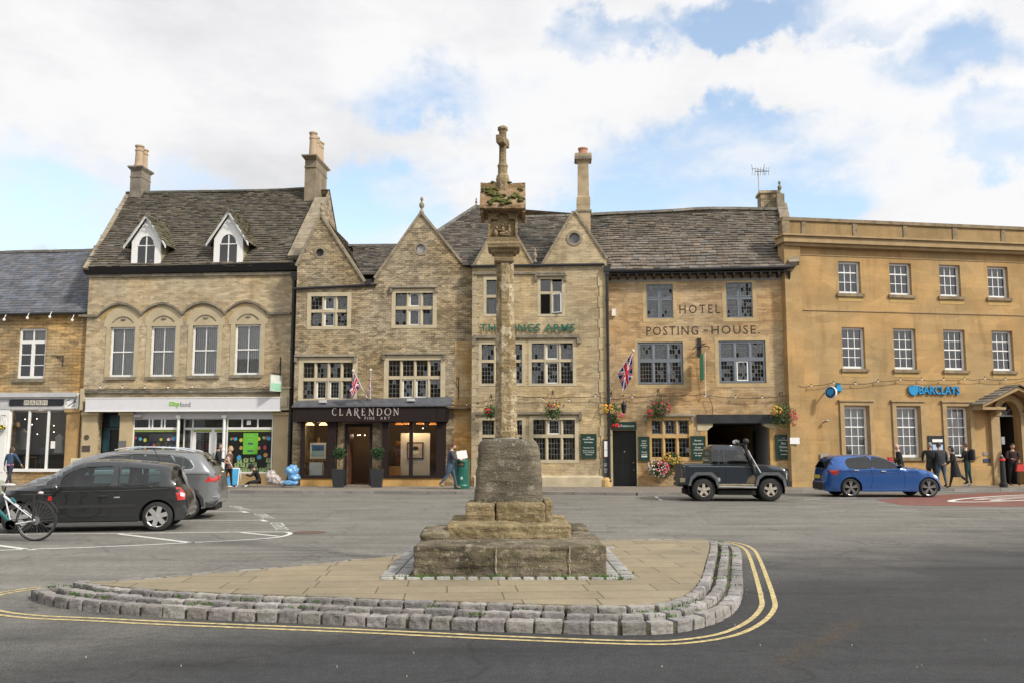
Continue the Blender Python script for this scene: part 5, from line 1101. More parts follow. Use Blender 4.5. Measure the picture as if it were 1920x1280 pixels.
stickers([(442,822,'b',.08),(437,821,'r',.06),(452,824,'y',.09),(485.5,822,'y',.09),(452,839,'o',.09),(485.5,839,'o',.08),(497,838,'r',.09),(448,857,'b',.11),(486,856,'b',.1),(498,852,'o',.1),(434,822,'g',.06),(495,820,'g',.07),(500,820,'r',.07),(504,821,'b',.09),(437,841,'g',.06)],-.0,'display window beside the green poster')
# display of pale green picnic boxes: 14 cartons
gp='pale green cartons stacked in the supermarket window';box0=None
for(px,py)in((440,884),(449,885),(459,883.5),(469,885),(479,883.5),(490,884),(500,883),(444,875),(455,874.5),(466,875),(477,874),(449,868),(461,866),(473,865),(505,876),(503,866)):
 u,z=FC.pt(px,py,-.0)
 if box0 is None:
  B0=Thing('carton','pale green printed carton stacked inside the supermarket display window','carton',FC.M,(u,.03,z),gp);g=MB();g.add([(u-.1,.0,z),(u+.1,.0,z),(u+.1,.05,z),(u-.1,.05,z),(u-.11,.0,z+.15),(u+.11,.0,z+.15),(u+.08,.05,z+.2),(u-.08,.05,z+.2)],[[0,3,2,1],[4,5,6,7],[0,1,5,4],[1,2,6,5],[2,3,7,6],[3,0,4,7]]);o=B0.part('box',g,pm('pale_green_card',(.26,.34,.15),.6,var=.2,scale=9));g=MB();g.cyl((u,-.005,z+.09),(u,.0,z+.09),.03,n=8);g.box(u-.11,u+.11,-.004,.0,z+.135,z+.15);B0.part('print',g,pm('dark_green_ink',(.04,.06,.02),.6));box0=B0.e
 else:
  c=copy_thing(box0);c.matrix_world=FC.M@Matrix.Translation((u,.0,z-.0));c.scale=(1,1,1);c.location=(FC.M@Vector((u,.03,z)))
# white notice, flood lamp, hanging projecting sign
g=MB();u,z=FC.pt(467,791.5,0);g.box(u-.09,u+.09,-.03,-.02,z-.09,z+.09);single('paper_notice',g,M_white_w,'small square white notice in the toplight of the supermarket window','notice',FC.M,(u,0,z))
def flood(F_,px,py,lab,y=-.35,mat=None):
 u,z=F_.pt(px,py,y);T3=Thing('floodlight',lab,'floodlight',F_.M,(u,0,z),'small floodlights on the shop fronts');g=MB();g.add([(u-.16,y-.1,z-.05),(u+.16,y-.1,z-.05),(u+.16,y+.06,z-.1),(u-.16,y+.06,z-.1),(u-.17,y-.08,z+.06),(u+.17,y-.08,z+.06),(u+.13,y+.06,z+.02),(u-.13,y+.06,z+.02)],[[0,3,2,1],[4,5,6,7],[0,1,5,4],[1,2,6,5],[2,3,7,6],[3,0,4,7]]);T3.part('head',g,mat or pm('silver_housing',(.4,.4,.4),.4));g=MB();g.tube([(u+.12,y,z),(u+.13,y*.5,z-.02),(u+.13,0.02,z-.12)],.018);T3.part('arm',g,M_white_w)
flood(FC,259,779,'boxy floodlight under the supermarket sign above the sticker window',-.15)
r=FC.rc(514,703,524.5,733,-.5);T3=Thing('hanging_sign','narrow white and pale green sign hanging at the corner of the supermarket','sign',FC.M,(r[1],0,r[3]));g=MB();u=(r[0]+r[1])/2;M3=Matrix.Translation((u,-.62,0))@Matrix.Rotation(R(62),4,'Z');q=MB();q.box(-.32,.32,-.03,.03,r[2],r[3]);g.join(q,M3);T3.part('panel',g,pm('white_hanging_panel',(.62,.66,.6),.5));q=MB();q.box(-.3,.3,-.034,-.03,r[2]+.03,r[2]+.34);g=MB();g.join(q,M3);T3.part('green_band',g,pm('mint_panel',(.3,.55,.4),.5))
g=MB();u2=FC.pt(526,680)[0];zz=r[3]+.08;g.tube([(u2,-.02,zz-.1),(u2,-.02,zz+.75)],.025);g.tube([(u2,-.03,zz),(u-.1,-.95,zz)],.018);g.tube([(u2,-.03,zz+.5),(u,-.5,zz+.15)],.012);T3.part('iron_arm',g,M_iron)
# dark downpipe on the party line
z_t=FC.pt(545,520)[1];downpipe(T,Lc-.05,0,z_t,y=-.18,r=.085)
# ================================================================ GALLERY BUILDING (two gables)
FG=Fac(548,38.3,886,38.0);Lg=FG.len
T=Thing('gallery_building','grey stone building with two pointed gables and a dark brown gallery shop front','shop building',FG.M)
W1,W2=FG.rc(583,556,651,612),FG.rc(741.5,549.5,811.5,609.5);W3,W4=FG.rc(568.5,679,661,746.5),FG.rc(728.5,674.5,826,744.5)
v1,v2=FG.pt(600,474),FG.pt(789,467);circ=lambda c,r,n=14:[(c[0]+r*math.cos(6.2832*k/n),c[1]+r*math.sin(6.2832*k/n))for k in range(n)]
door=FG.rc(651,799,693,908);door=(door[0],door[1],.02,door[3])
LW,RW=FG.rc(571,790,614,892),FG.rc(727,790,821,892)
g1a,g2a=FG.pt(602,407),FG.pt(790,402)
out=[(0,-.02),(Lg,-.02),FG.pt(885,505),FG.pt(868,497),g2a,FG.pt(702,523),FG.pt(702,531),FG.pt(683,531),g1a,FG.pt(550,500)]
out[2]=(Lg,out[2][1]);out[-1]=(0,out[-1][1])
g=MB();wall(g,out,[W1,W2,W3,W4,circ(v1,.17),circ(v2,.2),door,grow(LW,.05,.0),grow(RW,.05,.0)],0.,.35,.22);T.part('wall',g,M_st['gal'])
zg=out[2][1];shell(T,0,Lg,zg,8.5,(3.3,5.9),M_st['gal'])
mullioned(T,W1,3,(1.05,1),mull=.13,sur=.17,nx=3,nz=(4,3),cas=((1,0),(1,1)),mat=M_dress,casmat=M_white_w);mullioned(T,W2,3,(1.15,1),mull=.15,sur=.17,nx=3,nz=(4,3),cas=((1,0),(1,1)),drip=(FG.pt(732,540)[0],FG.pt(821,540)[0],FG.pt(776,539)[1]))
mullioned(T,W3,4,(1.15,1),mull=.14,sur=.2,nx=3,nz=(4,3),cas=((1,0),(2,0)),drip=(FG.pt(553,665)[0],FG.pt(669,665)[0],FG.pt(610,667)[1]));mullioned(T,W4,4,(1.15,1),mull=.14,sur=.2,nx=3,nz=(4,3),cas=((1,0),(2,0)),drip=(FG.pt(718,662)[0],FG.pt(836,662)[0],FG.pt(777,663)[1]))
for c,r in((v1,.17),(v2,.2)):
 g=MB();n=14;A,B=circ(c,r),circ(c,r+.09)
 for k in range(n):g.prism([A[k],B[k],B[(k+1)%n],A[(k+1)%n]],-.02,.1)
 o=T.part('round_vent',g,M_cop);g=MB();g.prism(circ(c,r),.1,.12);T.part('panel',g,pm('vent_dark',(.05,.05,.05),.8)if c is v1 else pm('vent_slate',(.2,.2,.2),.8),parent=o)
 if c is v2:
  g=MB()
  for k in range(-3,4):h=math.sqrt(max(0,r*r-(k*.05)**2));g.box(c[0]+k*.05-.008,c[0]+k*.05+.008,.07,.085,c[1]-h,c[1]+h)
  T.part('grille',g,M_white_w,parent=o)
g=MB();
for A,B in((out[-1],g1a),(g1a,FG.pt(683,531)),(FG.pt(704,523),g2a),(g2a,FG.pt(868,497))):coping(g,A,B,h=.1,y0=-.07,y1=.3)
T.part('gable_coping',g,M_cop);finial(T,(g1a[0],.1,g1a[1]+.05),.95);finial(T,(g2a[0],.1,g2a[1]+.05),1.1)
# roofs: two cross gables running back into a main ridge
yr=4.6;zr=FG.pt(705,461,yr)[1]
def gable_roofs(T,a,l,r,depth,base=(.14,.118,.092)):
 (ua,za),(ul,zl),(ur,zr_)=a,l,r;z0=min(zl,zr_)
 for(ue,ze_)in((ul,zl),(ur,zr_)):
  A,B,C_,D_=Vector((ue,.25,ze_)),Vector((ue,depth,ze_)),Vector((ua,depth,za-.02)),Vector((ua,.25,za-.02));roof_plane(T,[A,B,C_,D_]if ue>ua else[B,A,D_,C_],rh=.2,tw=.28,base=base)
gable_roofs(T,g1a,(0,out[-1][1]),FG.pt(685,533),5.2);gable_roofs(T,g2a,FG.pt(700,527),FG.pt(868,500),5.2)
ul,ur,zv=FG.pt(640,530)[0],FG.pt(750,530)[0],FG.pt(690,534)[1]
roof_plane(T,[(ul,.2,zv),(ur,.2,zv),(ur+1.5,yr,zr),(ul-.5,yr,zr)],rh=.2,tw=.28)
g=MB();g.quad((-.02,yr,zr),(Lg,yr,zr),(Lg,8.6,zg),(0,8.6,zg));g.add([(0,0,zg),(0,8.5,zg),(0,yr,zr)],[[0,1,2]]);T.part('rear_roof',g,M_st['gal'])
g=MB()
for k in range(22):a=Lg*k/22;c=rnd.uniform(.12,.2);g.col=(c,c*.95,c*.85);g.box(a,a+Lg/22-.01,yr-.13,yr+.13,zr-.05,zr+.06)
T.part('ridge_tiles',g,M_tile)
p=[FG.pt(551,542.5),FG.pt(700,535),FG.pt(707,534.5)];gutter(T,[(x,-.09,z)for x,z in p],.055);u,z=FG.pt(692,533);g=MB();g.box(u-.1,u+.1,-.18,.0,z-.05,z+.18);T.part('hopper',g,M_iron)
# tall stained pilaster of ochre stone beside the pub
q=FG.rc(852,640,883,905);g=MB();g.box(q[0],q[1]+.04,-.006,.002,.0,q[3]);T.part('ochre_stone_panel',g,stone('ochre_stained_stone',(.42,.30,.15),(.44,.35,.21),(.3,.22,.12),.4,.15,.008,dirt=(.8,.68,.5),warm=(1.1,.85,.52),blocky=.8,bump=.25))
# ---- shop front
def px(F_,x,y,yo):return F_.pt(x,y,yo)
Y0=-.62
fr=FG.rc(551,763,838,789,Y0);g=MB();g.box(fr[0]-.02,fr[1],Y0,Y0+.06,fr[2],fr[3]);g.box(fr[1]-.06,fr[1],Y0,0,fr[2],fr[3]);g.box(fr[0]-.02,fr[0]+.04,Y0,0,fr[2],fr[3]);g.box(fr[0]-.02,fr[1],Y0,0,fr[2]-.02,fr[2]+.05);q=FG.rc(551,788,838,790,Y0);g.box(fr[0]-.04,fr[1]+.02,Y0-.03,Y0,fr[2]-.01,fr[2]+.05);g.box(fr[1]-.42,fr[1]-.38,Y0-.02,Y0,fr[2]+.05,fr[3])
T.part('shop_fascia',g,M_brownpaint)
g=MB();zt=FG.pt(690,752,0)[1];g.add([(fr[0]-.08,Y0-.08,fr[3]),(fr[1]+.16,Y0-.08,fr[3]+.05),(fr[1]+.16,0,zt+.12),(fr[0]-.08,0,zt-.02),(fr[0]-.08,Y0-.08,fr[3]+.05),(fr[1]+.16,Y0-.08,fr[3]+.12),(fr[1]+.16,0,zt+.2),(fr[0]-.08,0,zt+.05)],[[0,3,2,1],[4,5,6,7],[0,1,5,4],[1,2,6,5],[2,3,7,6],[3,0,4,7]]);T.part('lead_roof',g,M_leadroof)
M_let=pm('pale_bronze_letter',(.42,.38,.35),.5)
r=FG.rc(623,763.5,748,778.5,Y0);Ts=Thing('gallery_sign','spaced pale capital lettering of the fine art gallery on its dark brown fascia','lettering',FG.M,((r[0]+r[1])/2,Y0,r[2]))
# serifed capitals drawn as strokes
def serif_word(word,x0,x1,z0,z1,y,wts,sw=.10):
 G_={'C':[[('arc',.55,.5,.5,.5,50,310)]],'L':[[(.15,1),(.15,0)],[(.0,1),(.32,1)],[(0,0),(.75,0)],[(.75,0),(.78,.18)]],'A':[[(.5,1.02),(.1,0)],[(.48,1.04),(.92,0)],[(.28,.36),(.72,.36)],[(0,0),(.24,0)],[(.76,0),(1.02,0)]],'R':[[(.15,1),(.15,0)],[(0,1),(.45,1)],[('arc',.45,.75,.3,.25,-90,90)],[(.15,.5),(.45,.5)],[(.42,.5),(.72,.02),(1.0,-.3),(1.25,-.42)],[(0,0),(.3,0)]],'E':[[(.15,1),(.15,0)],[(0,1),(.72,1)],[(0,0),(.76,0)],[(.15,.52),(.55,.52)],[(.72,1),(.74,.84)],[(.76,0),(.79,.18)],[(.55,.6),(.55,.44)]],'N':[[(.15,1),(.15,0)],[(.12,1),(.85,0)],[(.85,1),(.85,0)],[(0,1),(.2,1)],[(.72,1),(1,1)],[(0,0),(.3,0)]],'D':[[(.15,1),(.15,0)],[(0,1),(.4,1)],[(0,0),(.4,0)],[('arc',.4,.5,.5,.5,-90,90)]],'O':[[('arc',.5,.5,.5,.5,0,360)]]}
 g=MB();H=z1-z0;tot=sum(wts)+.42*(len(word)-1);k=(x1-x0)/tot;x=x0
 for ch,wt in zip(word,wts):
  for st in G_[ch]:
   if st[0][0]=='arc':_,cx_,cz_,rx,rz,a0,a1=st[0];P=[(cx_+rx*math.cos(R(a0+(a1-a0)*i/20)),cz_+rz*math.sin(R(a0+(a1-a0)*i/20)))for i in range(21)]
   else:P=st
   heavy=len(P)>5 or(ch in 'LRED' and P[0][0]==.15==P[-1][0])or(ch=='A' and P[0][0]==.48)or(ch=='N' and P[0][0]==.12)or len(P)==4;t=sw*H*(1.25 if heavy else .7)
   for i in range(len(P)-1):
    a,b=Vector((x+P[i][0]*k*wt,y,z0+P[i][1]*H)),Vector((x+P[i+1][0]*k*wt,y,z0+P[i+1][1]*H));g.beam(a,b,t*(.55+.45*abs((b-a).normalized().z))if len(P)>5 else t,.014,up=(0,-1,0))
  x+=(wt+.42)*k
 return g
Ts.part('lettering',serif_word('CLARENDON',r[0],r[1],r[2]+.02,r[3]-.02,Y0-.01,[.75,.7,.85,.8,.7,.9,.9,.95,.9]),M_let)
q=FG.rc(684,780.5,702,785.5,Y0);q2=FG.rc(713,780.5,731,785.5,Y0);g=text_mb('FINE',q[0],q[1],q[2],q[3],Y0-.003,.008,sp=1.5);g.join(text_mb('ART',q2[0],q2[1],q2[2],q2[3],Y0-.003,.008,sp=1.7));Ts.part('small_lettering',g,M_let)
Yb=-.42
def bay(xl,xr,glasses,lab):
 ql=FG.rc(xl,790,xr,893,Yb);u0,u1,z0,z1=ql;zb_=z0
 w_=Win();f=w_.frame;post=[]
 f.box(u0,u1,Yb-.03,Yb+.06,z0-.05,z0+.06);f.box(u0,u1,Yb-.0,Yb+.06,z1-.03,z1+.1);f.box(u0,u0+.05,Yb,0,z0,z1);
 xs=[u0]+[FG.pt(x,840,Yb)[0]for ab in glasses for x in ab]+[u1]
 for i in range(0,len(xs),2):f.box(xs[i],xs[i+1],Yb-.01,Yb+.07,z0+.06,z1-.03)
 for i in range(1,len(xs)-1,2):w_.pane.quad((xs[i],Yb+.03,z0),(xs[i+1],Yb+.03,z0),(xs[i+1],Yb+.03,z1),(xs[i],Yb+.03,z1))
 w_.pane.quad((u1-.02,Yb+.05,z0),(u1-.02,.1,z0),(u1-.02,.1,z1),(u1-.02,Yb+.05,z1));f.box(u1-.05,u1,-.06,.0,z0,z1)
 w_.finish(T,[M_brownpaint],name='bay_window',pane=M_pane_c)
 g=MB();g.box(u0+.03,u1-.05,Yb+.03,0,0,z0-.04);T.part('bay_base',g,stone('ochre_bay_stone',(.50,.32,.12),(.46,.29,.12),(.3,.2,.1),1.2,.5,.004,bump=.15))
 return u0,u1,z0,z1
b1=bay(563,628,[(571,614)],'');b2=bay(716,834,[(728,767),(774,818)],'')
g=MB();a,b=FG.rc(628,789,716,912,-.03)[:2];g.box(door[0]-.1,door[0],-.06,.25,0,door[3]+.12);g.box(door[1],door[1]+.1,-.06,.25,0,door[3]+.12);g.box(door[0],door[1],-.06,.25,door[3],door[3]+.12);g.mi=1;g.box(door[0],door[1],-.04,.5,0.1,.14)
T.part('door_frame',g,[M_brownpaint,M_dark_st])
g=MB();g.box(door[0]+.02,door[0]+.07,.1,.85,.14,door[3]-.3);T.part('door',g,pm('red_brown_door',(.09,.035,.02),.5,var=.3,scale=5))
# gallery interior: picture walls, warm lamps
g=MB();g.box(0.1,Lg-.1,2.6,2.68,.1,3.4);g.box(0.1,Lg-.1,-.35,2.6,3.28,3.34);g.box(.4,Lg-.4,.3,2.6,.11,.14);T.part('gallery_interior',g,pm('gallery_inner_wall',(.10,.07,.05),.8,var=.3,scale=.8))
pz=b2[2]
def panel(name,lab,cat,x0,y0,x1,y1,yo,mats,parts=None,grp=None,th=.04):
 q=FG.rc(x0,y0,x1,y1,yo);t=Thing(name,lab,cat,FG.M,((q[0]+q[1])/2,yo,q[2]),grp);g=MB();g.box(q[0],q[1],yo,yo+th,q[2],q[3]);o=t.part('panel' if not parts else 'frame',g,mats)
 return t,q,o
panel('display_screen','tall cream display panel behind the larger gallery window','display panel',751,811,806,892,.5,pm('cream_panel',(.55,.52,.44),.8,var=.05))
t,q,o=panel('framed_print','dark framed print on the cream display panel in the gallery window','picture',763,828,794,860,.44,pm('dark_frame',(.05,.03,.025),.5),parts=1)
g=MB();g.box(q[0]+.06,q[1]-.06,.43,.44,q[2]+.06,q[3]-.06);o2=t.part('print',g,pm('beige_print',(.42,.35,.28),.8,var=.2));g=MB();um,zm=(q[0]+q[1])/2,(q[2]+q[3])/2;g.ell((um+.02,.428,zm+.1),.13,.01,.08,10,6,fn=lambda p:1+.4*noise.noise(p*3));g.mi=1;g.ell((um,.427,zm-.08),.17,.01,.07,10,6,fn=lambda p:1+.4*noise.noise(p*2));t.part('shapes',g,[M_black,pm('white_print',(.6,.58,.5),.8)],parent=o2)
t,q,o=panel('abstract_painting','orange and red abstract painting inside the gallery window','picture',742,826,757,872,1.3,pm('abstract_canvas',(.30,.12,.04),.7,var=.6,scale=3.5))
t,q,o=panel('seascape_painting','blue and white seascape in a cream frame on a gallery window easel','picture',581,829,611,859,-.1,pm('cream_frame',(.6,.58,.5),.7),parts=1)
g=MB();um=(q[0]+q[1])/2;zc_=(q[2]+q[3])/2;g.box(q[0]+.09,q[1]-.09,-.115,-.1,q[2]+.09,zc_);g.mi=1;g.box(q[0]+.09,q[1]-.09,-.115,-.1,zc_,q[3]-.09);t.part('print',g,[pm('teal_sea',(.3,.42,.42),.7,var=.25,scale=3),pm('deep_blue_sky',(.03,.09,.24),.7,var=.7,scale=4)])
u,z=FG.pt(596,860,-.05);g=MB();g.cyl((u-.25,0,b1[2]),(u-.02,0,z+.9),.025);g.cyl((u+.25,0,b1[2]),(u+.02,0,z+.9),.025);g.cyl((u,.15,b1[2]),(u,0,z+.9),.02);g.box(u-.35,u+.35,-.07,.0,z-.05,z-.01);single('easel',g,pm('pine_easel',(.28,.16,.07),.7),'wooden easel holding the seascape in the narrow gallery window','easel',FG.M,(u,0,b1[2]))
t,q,o=panel('white_plinth','white display plinth under the seascape in the narrow gallery window','plinth',580,866,604,892,-.2,pm('white_plinth_paint',(.6,.6,.58),.6),th=.3)
for(x,w2)in((FG.pt(738,880,0)[0],.22),):g=MB();g.box(x-w2,x+w2,.1,.5,b2[2],b2[2]+.42);single('ochre_box',g,pm('ochre_cloth',(.4,.22,.07),.8),'ochre draped box low in the larger gallery window','display box',FG.M,(x,.3,b2[2]))
M_warm=emis('warm_gallery_lamp',(1.,.6,.2),5.)
for i,(x_,y_)in enumerate(((581,794.5),(606,794.5),(748,794),(762,793),(788,793),(812,794))):
 u,z=FG.pt(x_,y_,-.15);t=Thing('gallery_lamp',('glowing amber lamp at the top of the narrow gallery window' if i<2 else 'orange lit lamp at the top of the larger gallery window'),'lamp',FG.M,(u,-.15,z),'amber lamps in the %s gallery window'%('narrow' if i<2 else 'larger'));g=MB();g.lathe([(.03,.12),(.08,.08),(.17,-.02),(.16,-.03)],(u,-.15,z),n=14);t.part('shade',g,M_warm if i<2 else emis('dim_orange_lamp',(.9,.3,.06),.9));g=MB();g.cyl((u,-.15,z+.1),(u,-.15,z+.3),.012);t.part('rod',g,M_black)
for(x,e)in((595,30),(770,34),(800,14)):u,z=FG.pt(x,800,.1);lamp_bulb(FG.M@Vector((u,.15,z)),(1.,.72,.42),e)
u,z=FG.pt(672,815,1.5);lamp_bulb(FG.M@Vector((u,1.6,z)),(1.,.7,.4),8);g=MB()
for x_,y_ in((671,815),(675,814.5),(684,815),(793,802)):u,z=FG.pt(x_,y_,1.3);g.ell((u,1.3,z),.03,.03,.02,8,5)
single('ceiling_spotlights',g,M_bulb,'white spotlights glinting deep inside the gallery','spotlights',FG.M,(u,1.3,z))
flood(FG,606,752,'silver floodlight on the gallery roof under the wide four-light window',-.5);flood(FG,771,749,'silver floodlight on the gallery roof beyond the flags',-.5)
bracket('iron_bracket','rusted iron bracket on the ochre stained stone high above the bin',FG,860,707,.1,.9)
# ================================================================ PUB BUILDING
FP=Fac(884,37.5,1141,37.2);Lp=FP.len
T=Thing('pub_building','stone pub with green wall lettering, twin gables and a tall single chimney','pub',FP.M)
A1,A2=FP.rc(912,525,954,589),FP.rc(1013.5,524,1053.5,589);B1,B2=FP.rc(903,645,979,718),FP.rc(997,643,1074,718);C1,C2=FP.rc(904,787,979,860),FP.rc(1000,786,1078,861)
zt=FP.pt(1010,500)[1];g1,g2=FP.pt(944,404),FP.pt(1077,397);rv=FP.pt(1077,447)
out=[(0,-.02),(Lp,-.02),(Lp,zt),FP.pt(1137,487),g2,(FP.pt(1017,498)[0],zt+.02),(FP.pt(1000,498)[0],zt+.02),g1,(FP.pt(888,498)[0],zt),(0,zt)]
g=MB();wall(g,out,[A1,A2,B1,B2,C1,C2,circ(rv,.23)],0.,.35,.22);T.part('wall',g,M_st['pub']);shell(T,0,Lp,zt,9,(3.3,6.),M_st['pub'])
mullioned(T,A1,2,(1.1,1),mull=.12,sur=.13,nx=3,nz=(4,3),cas=());mullioned(T,A2,2,(1.6,1),mull=.11,sur=.13,nx=1,nz=(1,1),drip=(FP.pt(1003,515)[0],FP.pt(1062,515)[0],FP.pt(1033,517)[1]))
for r,w3 in((B1,None),(B2,None)):mullioned(T,r,3,(1.32,1),mull=.12,sur=.14,nx=4,nz=(5,3),cas=((1,0),(1,1)))
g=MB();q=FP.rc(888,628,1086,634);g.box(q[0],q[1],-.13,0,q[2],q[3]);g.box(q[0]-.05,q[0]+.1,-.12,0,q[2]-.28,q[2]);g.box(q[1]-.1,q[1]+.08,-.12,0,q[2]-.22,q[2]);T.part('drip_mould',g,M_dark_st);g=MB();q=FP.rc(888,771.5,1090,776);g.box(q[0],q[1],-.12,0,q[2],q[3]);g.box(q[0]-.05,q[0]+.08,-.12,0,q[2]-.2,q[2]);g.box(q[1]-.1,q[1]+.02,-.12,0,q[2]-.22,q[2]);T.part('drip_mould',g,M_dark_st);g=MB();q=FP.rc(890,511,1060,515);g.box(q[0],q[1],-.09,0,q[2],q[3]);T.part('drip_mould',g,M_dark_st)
mullioned(T,C1,3,(1.45,1),mull=.12,sur=.14,nx=4,nz=(4,3));mullioned(T,C2,3,(1.45,1),mull=.14,sur=.16,nx=4,nz=(4,3),cas=((1,1),))
# standing open casement at the top window
u,z0_=FP.pt(1043,587);z1_=FP.pt(1043,551)[1];g=MB();M3=Matrix.Translation((FP.pt(1035.5,560)[0],.05,z0_))@Matrix.Rotation(R(-28),4,'Z');q=MB();h=z1_-z0_
for b_ in((0,.04,0,h),(.38,.42,0,h),(.04,.38,0,.04),(.04,.38,h-.04,h)):q.box(b_[0],b_[1],-.02,.02,b_[2],b_[3])
g.join(q,M3);o=T.part('open_casement',g,M_white_w);q=MB();q.quad((.03,0,.03),(.39,0,.03),(.39,0,h-.03),(.03,0,h-.03));g=MB();g.join(q,M3);T.part('pane',g,M_pane,parent=o)
n=16;g=MB();A,B=circ(rv,.23,n),circ(rv,.33,n)
for k in range(n):g.prism([A[k],B[k],B[(k+1)%n],A[(k+1)%n]],-.035,.12)
o=T.part('round_window',g,M_cop);g=MB();g.prism(circ(rv,.23),.12,.13);T.part('pane',g,pm('cloudy_glass',(.13,.135,.15),.15,var=.3),parent=o)
g=MB();coping(g,out[8],g1,h=.09);coping(g,g1,out[6],h=.09);T.part('gable_coping',g,M_cop);g=MB();coping(g,out[5],g2,h=.09);coping(g,g2,out[3],h=.09);T.part('gable_coping',g,M_cop)
finial(T,(FP.pt(1003,482)[0],.1,FP.pt(1003,492)[1]),.9);
yr=5.2;zrp=FP.pt(985,407,yr)[1];zr0=FP.pt(893,387,yr)[1]
for a,l,r_ in((g1,out[8],out[6]),(g2,out[5],out[3])):
 (ua,za)=a
 for(ue,ze_)in(l,r_):
  A_,B_,C_,D_=Vector((ue,.25,ze_)),Vector((ue,4.2,ze_)),Vector((ua,4.2,za-.02)),Vector((ua,.25,za-.02));roof_plane(T,[A_,B_,C_,D_]if ue>ua else[B_,A_,D_,C_],rh=.18,tw=.26)
nrm=Vector((0,-(zrp-zt),yr-.1)).normalized();on=lambda x,y:FP.on(x,y,(0,.1,zt),nrm)
eL,eR=FP.pt(868,497),FP.pt(1141,500)
def onr(x,y):return on(x,y)
pts=[on(868,498),on(1142,500),on(1110,402.5),on(1060,405),on(1020,406.5),on(985,407.5),on(940,396),on(893,386.5),on(820,434),on(795,452)]
roof_plane(T,pts,rh=.2,tw=.28,wob=.05)
tl=on(893,386.5);g=MB()
for A_,B_ in((on(795,452),on(820,434)),(on(820,434),tl)):
 d=B_-A_;k=max(1,int(d.length/.5))
 for i in range(k):c=rnd.uniform(.15,.22);g.col=(c,c*.95,c*.85);g.beam(A_+d*i/k,A_+d*(i+.96)/k,.25,.09)
for A_,B_ in((tl,on(940,396)),(on(940,396),on(985,407.5)),(on(985,407.5),on(1060,405)),(on(1060,405),on(1110,402.5))):
 d=B_-A_;k=max(1,int(d.length/.45))
 for i in range(k):c=rnd.uniform(.15,.24);g.col=(c,c*.95,c*.85);g.beam(A_+d*i/k,A_+d*(i+.96)/k,.26,.1)
T.part('ridge_tiles',g,M_tile);finial(T,(tl.x,tl.y,tl.z),.6)
g=MB();a_=on(1110,402.5);g.quad((tl.x,tl.y,tl.z),(a_.x,a_.y,a_.z),(Lp,9.3,zt),(0,9.3,zt));g.add([tuple(on(795,452)),(tl.x,tl.y,tl.z),(0,9.3,zt)],[[0,1,2]]);g.quad((Lp,.1,zt),(Lp,9.3,zt),(a_.x+.1,a_.y,a_.z),(a_.x+.1,a_.y,a_.z));T.part('rear_roof',g,M_st['gal'])
gutter(T,[(FP.pt(883,499)[0],-.1,zt+.02),(Lp-.08,-.1,zt+.04)],.06)
g=MB();u,z=FP.pt(1006,497);g.box(u-.12,u+.12,-.14,.02,z-.1,z+.1);T.part('hopper',g,M_iron)
# chimney: square base in the roof, tall shaft, cap and pot
yc=1.0;u0,u1=FP.pt(1083,350,yc)[0],FP.pt(1104,350,yc)[0];um,hw=(u0+u1)/2,(u1-u0)/2;z=lambda y_:FP.pt(1093,y_,yc)[1]
g=MB()
def ringz(k,zz):return[(um-hw*k,yc-hw*k,zz),(um+hw*k,yc-hw*k,zz),(um+hw*k,yc+hw*k,zz),(um-hw*k,yc+hw*k,zz)]
V_=[];pr=[(1.2,z(445)),(1.2,z(401)),(1.38,z(400)),(1.38,z(396.5)),(1.15,z(395.5)),(1.15,z(388)),(1.2,z(386)),(1.2,z(373)),(1.0,z(371)),(.94,z(306)),(1.25,z(304)),(1.5,z(298)),(1.5,z(292)),(1.1,z(290.5))]
for k,zz in pr:V_+=ringz(k,zz)
n=len(pr);g.add(V_,[[i*4+j,i*4+(j+1)%4,(i+1)*4+(j+1)%4,(i+1)*4+j]for i in range(n-1)for j in range(4)]+[[4*(n-1)+j for j in range(4)]]);g.mi=1;g.box(um-hw*1.52,um+hw*1.52,yc-hw*1.52,yc+hw*1.52,z(303),z(297));g.box(um-hw*1.4,um+hw*1.4,yc-hw*1.4,yc+hw*1.4,z(400.5),z(397));o=T.part('chimney',g,[pm('buff_chimney_stone',(.36,.28,.17),.9,var=.3,scale=1.8,bump=.3),M_dark_st])
g=MB();g.lathe([(.2,z(291)),(.19,z(282)),(.22,z(281.5)),(.22,z(279)),(.14,z(279))],(um,yc,0),n=14);T.part('chimney_pot',g,M_potr,parent=o)
# plinth course and smooth corner stones
g=MB();q=FP.rc(1018,894,1131,915);g.box(FP.pt(885,900)[0]+.1,q[1],-.12,0,0,q[3]);g.add([(.1,-.12,q[3]),(q[1],-.12,q[3]),(q[1],0,q[3]+.08),(.1,0,q[3]+.08)],[[0,1,2,3]]);T.part('plinth_course',g,M_dress)
g=MB();quoins(g,Lp,0.0,zt-.3,side=-1,y=-.03,w1=.36,w2=.3,h=.45,cols=((.48,.38,.22),(.46,.37,.22)));T.part('quoins',g,M_quoin);g=MB();quoins(g,.0,.3,zt-.2,side=1,y=-.03,w1=.3,w2=.2,h=.3);T.part('quoins',g,M_quoin)
g=MB();zq=FP.pt(1133,894)[1];g.lathe([(.22,0),(.22,zq-.1),(.17,zq)],(Lp-.1,-.0,0),n=12);T.part('corner_guard_stone',g,M_dress_w)
